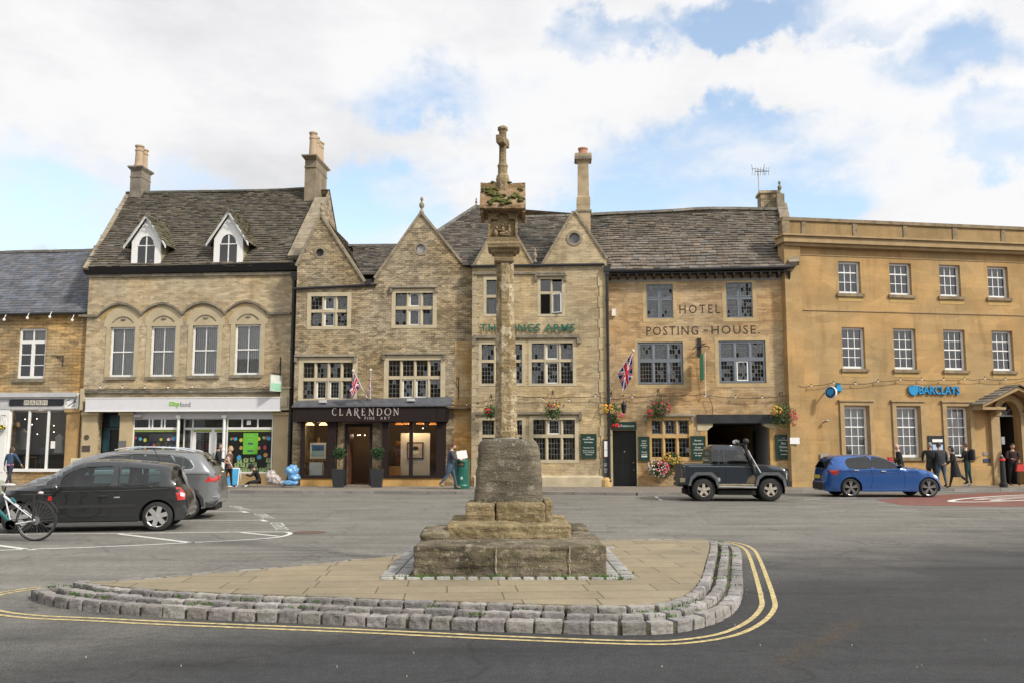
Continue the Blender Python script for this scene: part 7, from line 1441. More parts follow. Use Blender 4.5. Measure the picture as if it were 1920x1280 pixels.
# ================================================================ terrace across the square, behind the viewer (reflected in the windows)
for k,(x0,x1,h)in enumerate(((-46,-22,8.5),(-21.6,-2,9.6),(-1.6,20,8.8),(20.4,46,9.2))):
 t=Thing('terrace_house',('long low','tall','plain','wide')[k]+' stone terrace house on the opposite side of the square','house',base=((x0+x1)/2,-24,0));g=MB();hs=[]
 n=int((x1-x0)/3.2)
 for i in range(n):
  for z_ in(1.,4.6):c=x0+(x1-x0)*(i+.5)/n;hs.append((c-.55,c+.55,z_,z_+1.7))
 wall(g,[(x0,-.02),(x1,-.02),(x1,h),(x0,h)],hs,-24,.3,.2);g.box(x0,x1,-30,-29.7,0,h);g.box(x0,x0+.3,-29.7,-24.3,0,h);g.box(x1-.3,x1,-29.7,-24.3,0,h);t.part('wall',g,M_st['pub']);g=MB();g.add([(x0,-23.6,h),(x1,-23.6,h),(x1,-27,h+4),(x0,-27,h+4),(x0,-30.4,h),(x1,-30.4,h)],[[0,1,2,3],[3,2,5,4],[0,3,4],[1,5,2]]);t.part('roof',g,pm('terrace_slates',(.11,.1,.085),.9,var=.3));g=MB()
 for h_ in hs:g.quad((h_[0],-24.15+.3,h_[2]),(h_[1],-24.15+.3,h_[2]),(h_[1],-24.15+.3,h_[3]),(h_[0],-24.15+.3,h_[3]))
 t.part('window_panes',g,pm('terrace_glass',(.05,.055,.06),.1))
# ================================================================ FESTOON LIGHTS
def festoon(F_,pts,bulbs,lab,yo=-.16,drop=.0):
 P=[F_.pt(x,y,yo)for x,y in pts];t=Thing('festoon_lights',lab,'string lights',F_.M,(P[0][0],yo,P[0][1]));g=MB();path=[]
 for i in range(len(P)-1):
  for k in range(5):f=k/5;path.append((P[i][0]+(P[i+1][0]-P[i][0])*f,yo,P[i][1]+(P[i+1][1]-P[i][1])*f-.05*math.sin(math.pi*f)))
 path.append((P[-1][0],yo,P[-1][1]));g.tube(path,.014,5);t.part('cable',g,pm('brown_cable',(.06,.04,.03),.7))
 for(x,y)in bulbs:u,z=F_.pt(x,y,yo);g=MB();g.ell((u,yo,z),.036,.036,.045,8,6);g.mi=1;g.cyl((u,yo,z+.04),(u,yo,z+.1),.022,n=6);t.part('bulb',g,[pm('clear_bulb',(.7,.7,.66),.15),M_black])
festoon(FB,[(1497,723),(1521,722),(1563,716),(1604,719),(1646,714),(1688,710),(1727,711),(1769,711),(1808,710),(1846,709),(1885,711),(1930,706)],[(1521,723),(1563,717.5),(1604,719),(1646.5,714.5),(1688,711),(1728,711),(1769,711.5),(1808,710),(1846.5,709.5),(1885,711)],'string of clear bulbs looping along the bank wall')
festoon(FH,[(1142,747),(1185,743),(1233,740),(1290,739),(1318,738),(1330,742),(1336,760),(1336,776)],[(1185,744),(1144,746)],'brown cable with bulbs drooping to the beam over the hotel carriage entrance');festoon(FH,[(1330,740),(1379,744),(1429,744),(1484,738)],[(1379,744),(1429,744.5),(1322,742)],'string of bulbs from the inn sign to the hotel downpipe')
festoon(FP,[(886,755),(960,740),(1018,744),(1067,743),(1120,741),(1140,745)],[(1019,749),(1067,750.5),(1116,742)],'string of bulbs along the pub between its two rows of windows');festoon(FG,[(840,757),(873,758),(886,756)],[(875,758)],'short end of bulb cable on the ochre stone beside the gallery')
festoon(FC,[(160,732),(200,727),(240,727.5),(271,728),(315,727),(360,727),(430,725),(490,724),(516,722)],[(188,725.5),(229,725.5),(271,726),(315,726),(360,725),(495,723)],'string of small bulbs along the moulding above the supermarket sign',yo=-.3)
for i,(x,y)in enumerate(((9.5,600),(53,597),(95,595),(137,601))):u,z=FM.pt(x,y,-.35);g=MB();g.tube([(u,-.3,z+.25),(u,-.4,z+.08)],.015,5);g.ell((u,-.42,z),.06,.06,.07,8,6);single('festoon_bulb',g,M_white_w,'pale bulb on a hook under the slate roof gutter of the gift shop','bulb',FM.M,(u,-.3,z),'bulbs under the gift shop gutter')
# ================================================================ FLAGS
def uj(u,v):
 x,y=u*60,v*30;cx_,cy_=x-30,y-15
 if abs(cx_)<3 or abs(cy_)<3:return(.55,.03,.05)
 if abs(cx_)<5 or abs(cy_)<5:return(.7,.7,.7)
 d1=(y-x/2)*.894;d2=(y-(30-x/2))*.894;same=cx_*cy_>0;dd=d1 if same else d2;up=cx_<0
 if(0<dd<2)if(up!=same)^(not same)else(-2<dd<0):return(.55,.03,.05)
 if abs(dd)<3:return(.7,.7,.7)
 return(.015,.02,.13)
M_flag=attr_mat('flag_cloth',rough=.8,bump=0,vnoise=.05)
def flag(F_,foot,tip,yf,yt,corner_fn,lab):
 a=F_.pt(*foot,yf);b=F_.pt(*tip,yt);A,B=Vector((a[0],yf,a[1])),Vector((b[0],yt,b[1]));t=Thing('union_flag',lab,'flag',F_.M,tuple(A));g=MB();g.cyl(A,B,.022,.02,n=8);t.part('pole',g,M_white_w);g=MB();g.ell(tuple(B+(B-A).normalized()*.05),.06,.06,.06);t.part('finial_ball',g,pm('ivory_ball',(.62,.6,.5),.4));g=MB();A2=A-(B-A).normalized()*.18;g.tube([tuple(A2),tuple(A)],.035);g.box(A2.x-.05,A2.x+.05,-.02,.0,A2.z-.1,A2.z+.08);g.tube([(A2.x,0,A2.z),tuple(A2)],.03);t.part('bracket',g,pm('rusty_bracket',(.1,.05,.03),.7));g=MB();nu,nv=40,20
 P=[[corner_fn(A,B,i/nu,j/nv)for j in range(nv+1)]for i in range(nu+1)]
 for i in range(nu):
  for j in range(nv):g.col=uj((i+.5)/nu,(j+.5)/nv);g.quad(P[i][j],P[i+1][j],P[i+1][j+1],P[i][j+1])
 t.part('cloth',g,M_flag)
def hang(fly,w_,dirx=1.,amp=.06,gather=.25,f0=.42):
 def fn(A,B,u,v):
  p=A.lerp(B,f0+(1-f0)*v);d=u*fly;k=1-(1-gather)*min(1,u*1.2)*1.0;c=A.lerp(B,(1+f0)/2);q=c+(p-c)*(k)if u>0 else p
  return q+Vector((dirx*d*.38+(p.x-q.x)*.4,amp*math.sin(u*7+v*5)-.02*u,-d*.92+(p.z-q.z)*.55*(u)))
 return fn
flag(FH,(1141,725),(1186,659),-.25,-.9,hang(.95,.6,.28,.07,.45,.38),'union flag flying from a white pole by the hotel downpipe')
flag(FG,(688,745),(663,696),-.25,-1.2,hang(.75,.5,-.75,.04,.3,.5),'union flag drooping from the slanting pole above the gallery shop front')
flag(FG,(694,747),(695,695),-.2,-.8,hang(.75,.5,-.3,.05,.22,.45),'union flag furled against the upright pole above the gallery shop front')
# ================================================================ VEHICLES
def paint(name,c,metal=.3,rough=.28):return pm(name,c,rough,metal=metal,var=.03,scale=2,coat=.9)
M_tyre=pm('tyre_rubber',(.022,.022,.022),.85,var=.3,scale=8);M_alloy=pm('silver_alloy',(.50,.50,.50),.35,metal=.6);M_trim=pm('black_plastic_trim',(.018,.018,.02),.6);M_lampr=pm('red_lamp_lens',(.45,.02,.015),.2,coat=.8)
M_lampw=pm('clear_lamp_lens',(.65,.66,.68),.15,coat=.8);M_chrome=pm('chrome',(.75,.75,.76),.12,metal=1.);M_cglass=glass('tinted_car_glass',(.58,.74,.73),1.1,.0);M_dglass=glass('privacy_glass',(.10,.11,.12),1.6,.0);M_seat=pm('seat_cloth',(.03,.03,.033),.9);M_arch=pm('wheel_arch_liner',(.01,.01,.01),.9)
def crom(P,k=5):
 V=[Vector((x,y,0))for x,y in P];return[(p.x,p.y)for p in smooth(V,k)]
class Car:
 def __init__(s,name,label,X,Y,x0,y0,ppm,hw,belt,tum=.3,r=.1,mid=.4,cat='car',rz=0.,Rn=.5,tp=.12,mx=1.,Rt=None):
  s.T=Thing(name,label,cat);s.x0,s.y0,s.k=x0,y0,ppm;s.hw,s.belt,s.tum,s.r,s.mid,s.Rn,s.tp=hw,belt,tum,r,mid,Rn,tp;s.X,s.Y,s.rz=X,Y,rz;s.Rt=Rt or Rn
 def m(s,P):return[((x-s.x0)/s.k,(s.y0-y)/s.k)for x,y in P]
 def place(s):s.T.e.location=(s.X-s.hw*math.sin(s.rz),s.Y-s.hw+s.hw*math.cos(s.rz),0);s.T.e.rotation_euler=(0,0,s.rz)
 def topz(s,x):
  P=s.top
  for i in range(len(P)-1):
   a,b=P[i],P[i+1]
   if a[0]<=x<=b[0]and b[0]>a[0]:return a[1]+(b[1]-a[1])*(x-a[0])/(b[0]-a[0])
  return P[0][1]if x<P[0][0]else P[-1][1]
 def W(s,x,z):
  w_=s.hw;
  if z>s.belt:w_-=s.tum*(z-s.belt)
  if z<s.mid:w_-=.05*((s.mid-z)/s.mid)**2
  w_+=.018*math.exp(-((z-s.belt+.1)/.07)**2)
  t=s.topz(x)-z;r=s.r
  if t<r:t=max(t,0);w_-=r*(1-math.sqrt(max(0,1-((r-t)/r)**2)))
  for d,rr in((x-s.xmin,s.Rn),(s.xmax-x,s.Rt)):
   if d<rr:w_-=s.tp*(1-max(0,d)/rr)**2
  return w_
 def body(s,top,bottom_z,wheels,wr,mat,windows=(),glassmat=None,screens=(),arch=1.13,crown=.04,keep_top=False):
  s.top=crom(s.m(top))if not keep_top else s.m(top);s.wheels=[((x-s.x0)/s.k,(s.y0-y)/s.k)for x,y in wheels];s.wr=wr;xs=[p[0]for p in s.top];s.xmin,s.xmax=min(xs),max(xs)
  bot=[];zb=lambda x:bottom_z[0]+(bottom_z[1]-bottom_z[0])*(x-s.xmin)/(s.xmax-s.xmin)if isinstance(bottom_z,tuple)else bottom_z
  for(wx,wz)in sorted(s.wheels,reverse=True):
   ra=wr*arch;z0=zb(wx);a0=math.asin(max(-1,min(1,(z0-wz)/ra)))
   bot+=[(wx+ra*math.cos(a0+(math.pi-2*a0)*i/16),wz+ra*math.sin(a0+(math.pi-2*a0)*i/16))for i in range(17)]
  out=s.top+bot;wins=[crom(s.m(w_)+[s.m(w_)[0]],4)[:-1]for w_ in windows]
  V,F=tri2d(out,wins,grid=.09);mb=MB()
  for sg in(-1,1):mb.add([(x,sg*s.W(x,z),z)for x,z in V],[f if sg<0 else f[::-1]for f in F])
  ys=(-1,-.75,-.4,0,.4,.75,1);gm={}
  for i in range(len(s.top)-1):
   row=[]
   for(x,z)in(s.top[i],s.top[i+1]):w_=s.W(x,z);row.append([(x,w_*t,z+crown*(1-t*t))for t in ys])
   xm=(s.top[i][0]+s.top[i+1][0])/2;zm=(s.top[i][1]+s.top[i+1][1])/2;hit=None
   for k,(a,b,za)in enumerate(screens):
    if(a-s.x0)/s.k<xm<(b-s.x0)/s.k and zm>(s.y0-za)/s.k:hit=k
   tgt=mb if hit is None else gm.setdefault(hit,MB())
   for j in range(6):
    if hit is not None and j in(0,5):tgt2=mb
    else:tgt2=tgt
    tgt2.quad(row[0][j],row[1][j],row[1][j+1],row[0][j+1])
  me=s.T.part('body',mb,mat,smooth=True);bm=bmesh.new();bm.from_mesh(me.data);bmesh.ops.remove_doubles(bm,verts=bm.verts,dist=.002);bmesh.ops.recalc_face_normals(bm,faces=bm.faces);bm.to_mesh(me.data);bm.free();me.data.polygons.foreach_set('use_smooth',[True]*len(me.data.polygons))
  md=me.data;
  try:md.set_sharp_from_angle(angle=R(40))
  except Exception:pass
  for k,g in gm.items():s.T.part('windscreen' if k==0 else 'rear_window',g,glassmat or M_cglass,smooth=True)
  for w_ in wins:s.panel('side_window',w_,glassmat or M_cglass,-.012,raw=True)
  s.wins=wins
  # floor, liners
  g=MB();x0,x1=s.xmin+.12,s.xmax-.12;wxs=sorted(w_[0]for w_ in s.wheels);g.box(wxs[0]+wr*1.25,wxs[1]-wr*1.25,-s.hw*.93,s.hw*.93,.2,.34);g.box(x0,x1,-s.hw*.55,s.hw*.55,.2,.36)
  for(wx,wz)in s.wheels:
   for sg in(-1,1):
    n=14;P=[(wx+wr*arch*math.cos(math.pi*i/n-.3*(1-2*i/n)),wz+wr*arch*math.sin(math.pi*i/n-.3*(1-2*i/n)))for i in range(n+1)];ya,yb=sg*s.hw*.5,sg*(s.hw-.045)
    g.add([(x,ya,z)for x,z in P]+[(x,yb,z)for x,z in P],[[i,i+1,n+2+i,n+1+i]for i in range(n)]+[list(range(n+1))])
  s.T.part('underbody',g,M_arch)
 def panel(s,name,P,mat,off=.004,raw=False,both=True,parent=None,smoothp=False,grid=.08):
  P=P if raw else s.m(P);P=crom(P+[P[0]],4)[:-1]if smoothp else P;V,F=tri2d(P,grid=grid);os=[]
  for sg in((-1,1)if both else(-1,)):
   g=MB();g.add([(x,sg*(s.W(x,z)+off),z)for x,z in V],F);os.append(s.T.part(name,g,mat,smooth=True,parent=parent))
  return os
 def line(s,name,P,w_=.012,mat=None,off=.003,raw=False,th=.006):
  P=P if raw else s.m(P);g=MB()
  for sg in(-1,1):Q=[];[Q.extend([(P[i][0]+(P[i+1][0]-P[i][0])*k/6,P[i][1]+(P[i+1][1]-P[i][1])*k/6)for k in range(6)])for i in range(len(P)-1)];Q.append(P[-1]);g.tube([(x,sg*(s.W(x,z)+off-w_*.3),z)for x,z in Q],w_/2,5)
  return s.T.part(name,g,mat or M_arch)
 def wheel(s,spokes,rimmat=M_alloy,tw=.2,split=False,rimr=.68,seed=0):
  for(wx,wz)in s.wheels:
   for sg in(-1,1):
    e=bpy.data.objects.new('wheel',None);COL.objects.link(e);e.parent=s.T.e;e.empty_display_size=.1;R_=s.wr;y=sg*(s.hw-.03)
    e.location=(wx,y,wz);g=MB();g.lathe([(R_*rimr,0),(R_*.9,-.0),(R_*.985,sg*-.03),(R_,sg*-.06),(R_,sg*-(tw-.04)),(R_*.96,sg*-tw),(R_*.6,sg*-tw)],(0,0,0),n=32,axis='y');del g.f[-2],g.m[-2],g.c[-2]
    o=bpy.data.objects.new('tyre',g.mesh('tyre',M_tyre,smooth=True));COL.objects.link(o);o.parent=e
    g=MB();rr=R_*rimr
    g.lathe([(rr*1.02,sg*.004),(rr*1.02,-sg*.02),(rr*.93,-sg*.03),(rr*.93,-sg*.09)],n=28,axis='y');g.f=g.f[:-2];g.m=g.m[:-2];g.c=g.c[:-2]
    g.lathe([(rr*.22,-sg*.015),(rr*.2,sg*.005),(rr*.01,sg*.01)],n=14,axis='y')
    for k in range(spokes):
     for dd in((-.16,.16)if split else(0,)):
      a=2*math.pi*(k+.25)/spokes+dd;a2=2*math.pi*(k+.25)/spokes+dd*.5;ww=.16 if split else .42
      g.beam((rr*.1*math.cos(a2),-sg*.012,rr*.1*math.sin(a2)),(rr*.95*math.cos(a),-sg*.016,rr*.95*math.sin(a)),rr*ww,.02,up=(0,1,0))
    g.mi=1;g.cyl((0,-sg*.06,0),(0,-sg*.1,0),rr*.92,n=24)
    o=bpy.data.objects.new('rim',g.mesh('rim',[rimmat,M_arch]));COL.objects.link(o);o.parent=e
 def seats(s,xs_,z=.45,back=.5,f=1):
  g=MB()
  for x in xs_:
   for y in(-.36,.36):M3=Matrix.Translation((x,y,z));rough_block(g,M3,.24,.22,.09,r=.05,amp=0,nx=3,ny=3,nz=2);rough_block(g,Matrix.Translation((x+.22*f,y,z+.38))@Matrix.Rotation(R(12*f),4,'Y'),.07,.22,.32,r=.05,amp=0,nx=2,ny=3,nz=3);rough_block(g,Matrix.Translation((x+.3*f,y,z+.78)),.05,.12,.09,r=.04,amp=0,nx=2,ny=2,nz=2)
  s.T.part('seats',g,M_seat,smooth=True)
 def mirror(s,px,py,mat,sz=(.08,.09,.07),fx=0):
  x,z=s.m([(px,py)])[0]
  for sg in(-1,1):g=MB();w_=s.W(x,z);g.ell((x,sg*(w_+.11),z),*sz,12,8);g.box(x-.03,x+.03,min(sg*w_,sg*(w_+.08)),max(sg*w_,sg*(w_+.08)),z-.03,z+.01);s.T.part('door_mirror',g,mat,smooth=True)
 def block(s,name,px,py,hx,hz,mat,y=None,d=.03,both=True,parent=None,r=.01):
  x,z=s.m([(px,py)])[0]
  for sg in((-1,1)if both else(-1,)):g=MB();w_=y if y is not None else s.W(x,z);rough_block(g,Matrix.Translation((x,sg*w_,z)),hx,d,hz,r=min(r,hx*.9,hz*.9),amp=0,nx=3,ny=2,nz=3);s.T.part(name,g,mat,parent=parent,smooth=True)
 def endplate(s,name,x,z0,z1,hw_,mat,t=.012,tilt=0.):g=MB();g.hexa([(x-t,-hw_,z0),(x+t,-hw_,z0),(x+t,hw_,z0),(x-t,hw_,z0),(x-t+tilt,-hw_,z1),(x+t+tilt,-hw_,z1),(x+t+tilt,hw_,z1),(x-t+tilt,hw_,z1)]);return s.T.part(name,g,mat)
# ---- dark three-door hatchback
Yw=18.4+.78;k=1700/(Yw-.78)
gx=(174-960)/FPX*(18.4/ray(174,960).y);c=Car('parked_car','dark grey three-door hatchback parked in the marked bay beside the bicycle',gx-.07,Yw-.05,174,993.2,96.5,.82,.93,rz=R(11),tum=.30,r=.11,mid=.35,Rn=.8,tp=.22,Rt=.45)
c.body([(-8,972),(-15,955),(-13,941),(-5,928),(12,917.5),(35,910.5),(60,905.5),(84,901),(92,896.5),(121,877),(145,864),(169,858.5),(201,857.5),(242,859.5),(286,863.5),(316,868),(325,876),(334,895),(342,910),(350,922),(354,936),(355.5,953),(351,968),(336,973)],.22,[(300.5,964.5),(49,964.5)],.302,paint('dark_grey_metallic',(.022,.024,.026)),windows=[[(123,904),(127,888),(145,875.5),(169,869),(212,868.5),(216,872),(213,901),(206,905.5),(160,906)],[(232,869.5),(260,871),(297,875),(303,880),(303,899),(295,902.5),(232,904.5)]],screens=[(90,150,899),(322,341,909)])
c.wheel(6,split=False,tw=.19,rimr=.70);c.seats((-.55,.55),z=.42)
o=c.panel('tail_lamp',[(333,907.5),(341,909.5),(349.5,922),(350,933),(337,934),(334,921)],M_lampr,smoothp=False);c.panel('reversing_lamp',[(341,918),(348,921),(348.5,927),(342,926)],M_lampw,off=.007)
c.panel('side_rubbing_strip',[(94,941),(260,939),(262,946),(94,948)],M_trim,off=.008);c.line('door_gap',[(226,868),(228,904),(224,926),(212,962)],.012);c.line('door_gap',[(120,905),(113,930),(116,962)],.012);c.line('sill_gap',[(114,964),(214,962)],.012);c.line('bumper_gap',[(326,936),(351,934)],.012)
c.line('waist_line',[(60,913),(130,915),(230,914),(330,910)],.016,paint('dark_grey_metallic',(.02,.02,.022)));c.block('door_handle',201,924,.09,.025,M_trim);c.block('filler_cap',226,927,.06,.015,M_chrome,d=.006);c.mirror(119,908,pm('gloss_black',(.015,.015,.016),.15,coat=1),(.07,.09,.085));c.line('window_trim',[(300,903),(230,905),(212,906),(120,906)],.02,M_trim)
g=MB();x,z=c.m([(327,872)])[0];g.box(x-.12,x+.02,-.5,.5,z-.02,z+.02);c.T.part('spoiler',g,paint('dark_grey_metallic',(.02,.02,.022)));g=MB();x,z=c.m([(289,864)])[0];g.tube([(x,0,z+.03),(x-.15,0,z+.33)],.008,5);c.T.part('roof_aerial',g,M_trim);g=MB();g.tube([(c.m([(130,880)])[0][0],0,.98),(c.m([(140,900)])[0][0],-.3,.85)],.03);c.T.part('steering_wheel',g,M_trim)
c.line('window_top_trim',[(165,869),(213,867)],.018,M_trim);c.place()  # black plastic strip along the upper edge of the front side window
# ---- silver-grey estate car behind it
gx=(235-960)/FPX*(21.3/ray(235,960).y);c=Car('parked_car','silver-grey sport utility estate with chrome window line parked behind the dark hatchback',gx-.2,22.1,235,972,79.0,.9,1.14,rz=R(9),tum=.34,r=.14,mid=.5,Rn=.8,tp=.2,Rt=.5)
c.body([(68,960),(64,945),(64,922),(70,908),(90,897),(108,892),(124,887),(132,881),(160,863),(195,852),(225,848.5),(255,846.5),(290,846.3),(330,847.5),(360,849.5),(378,852),(384,858),(398,874),(409,887),(413,900),(415.5,915),(415,935),(408,947),(394,950)],.26,[(355,945),(141,945)],.345,paint('silver_grey_metallic',(.20,.21,.215),.5),windows=[[(165,879),(185,865),(215,856),(250,853.5),(279,853),(276,879)],[(283,853),(318,854),(326,855),(338,879),(280,879.5)],[(331,855),(350,858.5),(360,864),(368,874),(364,879),(344,879.5)]],screens=[(128,200,881),(381,400,880)],glassmat=glass('dark_green_glass',(.2,.27,.27),1.6,.0))
c.wheel(5,split=True,tw=.22,rimr=.72);c.panel('tail_lamp',[(389,902.5),(397,892.5),(411.5,890.5),(413.5,898),(406,902.5)],M_lampr)
c.line('chrome_window_line',[(150,881),(365,880.5),(370,875),(362,862),(350,856.5),(330,853),(280,851),(245,851.5),(210,855)],.022,M_chrome);g=MB()
for sg in(-1,1):P=[(x,sg*(c.W(x,z)+.0-.07),z+.03)for x,z in c.m([(222,846.5),(235,843.5),(260,841),(290,841),(330,843),(358,848),(365,850)])];g.tube(P,.018,6)
c.T.part('roof_rail',g,M_chrome)
c.panel('wheel_arch_trim',[(318,945),(320,930),(330,917),(345,909),(362,909.5),(378,918),(388,932),(391,948),(386,948),(382,934),(374,923),(361,915),(347,915),(334,923),(327,934),(325,947)],M_trim,off=.01);c.panel('bumper_skirt',[(392,940),(415,936),(408,947),(393,950.5)],M_trim,off=.008);c.line('shoulder_crease',[(170,890),(330,889),(408,889)],.014,M_arch);c.block('bumper_reflector',407,931,.08,.012,M_chrome);c.endplate('tailgate_glass',c.m([(397,870)])[0][0],1.15,1.4,.6,M_dglass,tilt=-.1);c.seats((-.2,.8),z=.62);c.place()
# ---- blue hatchback by the bank
gx0=(1654-960)/FPX*(31.2/ray(1654,900).y);c=Car('parked_car','metallic blue five-door hatchback parked in front of the bank',gx0,32.0,1654,930,53.0,.88,.98,tum=.42,r=.12,mid=.4,Rn=.7,tp=.28,rz=R(-1),Rt=.9)
c.x0=1654;BX=lambda P:[((x if x>1597 else 1597-(1597-x)*.76),y+(x-1597)*.0245)for x,y in P]
c.body(BX([(1541,921),(1539,905),(1540,893),(1546,880),(1556,866),(1562,860),(1577,857),(1608,855),(1636,854.5),(1655,856.5),(1676,865),(1696,874.5),(1720,876),(1741,879.5),(1754,885),(1761,893),(1764,902),(1763,912),(1755,916)]),.2,BX([(1597,913),(1736.5,909.6)]),.325,paint('estoril_blue_metallic',(.028,.11,.36),.5,.22),windows=[BX([(1586,866),(1595,860.5),(1617,857.8),(1632,857.3),(1634,877),(1594,878)]),BX([(1637,857.3),(1648,857.8),(1662,861),(1681,871.5),(1683,875.5),(1638,876.8)])],screens=[(1664,1697,874),(1546,1561,880)],glassmat=glass('smoked_glass',(.12,.13,.14),1.2,.0))
c.wheel(5,rimmat=pm('dark_alloy',(.28,.28,.28),.3,metal=.7),split=True,rimr=.76)
c.panel('tail_lamp',BX([(1549,883),(1571,881),(1568,889),(1560,891.5),(1552,888)]),M_lampr);c.panel('headlamp',BX([(1745,885.5),(1754,887.5),(1758,892.5),(1751,891.5)]),M_lampw);c.line('door_gap',BX([(1633,877),(1636,895),(1632,915)]),.012);c.line('door_gap',BX([(1690,876),(1694,897),(1690,914)]),.012);c.line('door_gap',BX([(1592,878),(1600,890),(1611,900)]),.012);c.line('shoulder_crease',BX([(1575,882.5),(1620,884),(1680,884.5),(1740,889)]),.02,paint('deep_blue_shade_line',(.012,.05,.18)));c.line('sill_crease',BX([(1616,916),(1700,913.5)]),.03,paint('estoril_blue_metallic',(0,0,0)))
c.line('window_trim',BX([(1594,878.8),(1634,878),(1684,877)]),.016,M_trim);c.block('door_handle',1607,882,.08,.02,M_alloy);c.block('door_handle',1655,882.5+1,.08,.02,M_alloy);c.mirror(1686,874,M_trim,(.09,.09,.06));c.seats((-.3,.55),z=.42,f=-1)
c.endplate('rear_glass',c.m([(1562,870)])[0][0]-.10,.98,1.28,.55,M_dglass,tilt=.2);c.endplate('number_plate',c.xmin-.03,.62,.74,.26,pm('yellow_plate',(.6,.45,.05),.5));c.endplate('bumper_insert',c.xmin-.01,.25,.48,.6,M_trim);c.place()
g=MB()
# ---- dark blue-grey off-road pickup
Yp=28.75;gx=(1374-960)/FPX*(Yp/ray(1374,900).y);c=Car('parked_pickup','muddy dark blue off-road pickup with roof lamps parked before the carriage entrance',gx,Yp+.85,1374,937,1700/Yp*1.0,.86,1.3,tum=.12,r=.05,mid=.35,cat='pickup truck',Rn=.12,tp=.04,rz=R(-3))
M_lr=paint('dusty_blue_paint',(.011,.017,.026),.1,.36)
c.body([(1283,906),(1282.5,890),(1283,870),(1286,868.5),(1334,868),(1334.6,845),(1337,836.5),(1345,833),(1375,833),(1394,836),(1397,841),(1410,866.5),(1417,869.5),(1437,870),(1455,871.5),(1470,876),(1474.5,881),(1475,906)],.49,[(1320.5,916),(1443.3,915)],.368,M_lr,windows=[[(1364.5,843.5),(1390,843.5),(1395,846),(1403.5,866.5),(1365,867)],[(1350.5,844),(1356,844),(1357,866),(1350.5,866)],[(1336.5,846),(1339,843.5),(1346.5,843.5),(1346.5,866),(1336.5,866)]],screens=[(1396.5,1409.5,866)],glassmat=glass('dusty_glass',(.3,.34,.33),1.2,.02),arch=1.22,keep_top=True,crown=.01)
c.wheel(5,rimmat=pm('muddy_alloy',(.4,.36,.3),.6,metal=.3,var=.3,scale=9),tw=.26,rimr=.56)
for wx in(1320.5,1443.3):
 c.panel('wheel_arch_flare',[(wx-29,908),(wx-25,892),(wx-15,883),(wx+15,883),(wx+25,892),(wx+29,909),(wx+24,909),(wx+21,896),(wx+12,888.5),(wx-12,888.5),(wx-21,896),(wx-24,908)],pm('grey_arch_flare',(.085,.09,.10),.5,var=.2),off=.055)
c.line('door_gap',[(1361.5,841),(1361.8,872),(1361.8,905)],.014);c.line('door_gap',[(1406,868),(1408,885),(1404,904)],.014);c.line('waist_rail',[(1283,873),(1361,873),(1410,874)],.05,pm('dusty_rail',(.10,.12,.14),.5));c.panel('sill_plate',[(1343,904.5),(1419,904.5),(1416,907.5),(1345,907.5)],pm('muddy_sill',(.28,.23,.16),.8,var=.3,scale=6),off=.01);c.panel('mud_splash',[(1405,890),(1413,888),(1419,903),(1398,903)],pm('brown_mud',(.12,.09,.06),.9,var=.4),off=.004)
c.block('filler_flap',1347,886,.06,.06,M_arch,d=.01);c.block('filler_flap',1348,897,.05,.06,pm('steel_flap',(.3,.3,.3),.5),d=.01);c.block('side_marker',1284,898,.12,.07,pm('muddy_corner',(.2,.17,.11),.9),d=.01)
g=MB()
for yy in(-.55,.55):g.cyl((-.0,0,0),(.001,0,0),.001)
x,z=c.m([(1389,834)])[0];g=MB();g.box(x-.2,x+.2,-.66,-.62,z,z+.03);g.box(x+.12,x+.16,-.7,.7,z+.03,z+.07);c.T.part('lamp_bar',g,M_trim)
for i,yy in enumerate((-.6,-.2,.2,.6)):g=MB();xx,zz=c.m([(1383+i*3.6,828)])[0];g.cyl((xx-.0,yy,zz),(xx+.1,yy,zz),.085,n=14);g.mi=1;g.cyl((xx+.1,yy,zz),(xx+.11,yy,zz),.075,n=14);g.cyl((xx,yy-.06,zz+.02),(xx+.02,yy-.03,zz+.02),.06,n=10);g.mi=0;g.box(xx,xx+.03,yy-.01,yy+.01,z+.05,zz);c.T.part('roof_lamp',g,[M_arch,M_lampw])
g=MB();P=c.m([(1414,884),(1411,872),(1400,846),(1398,836),(1398,829)]);g.tube([(x_,-(c.hw+.06),z_)for x_,z_ in P],.055,8);x_,z_=P[-1];g.ell((x_+.02,-(c.hw+.06),z_+.05),.1,.08,.09);c.T.part('snorkel',g,M_trim)
g=MB();P=c.m([(1402.5,843),(1406,851),(1424,884)]);g.tube([(x_,-(c.hw+.09),z_)for x_,z_ in P],.02,6);c.T.part('windscreen_guard_wire',g,M_chrome)
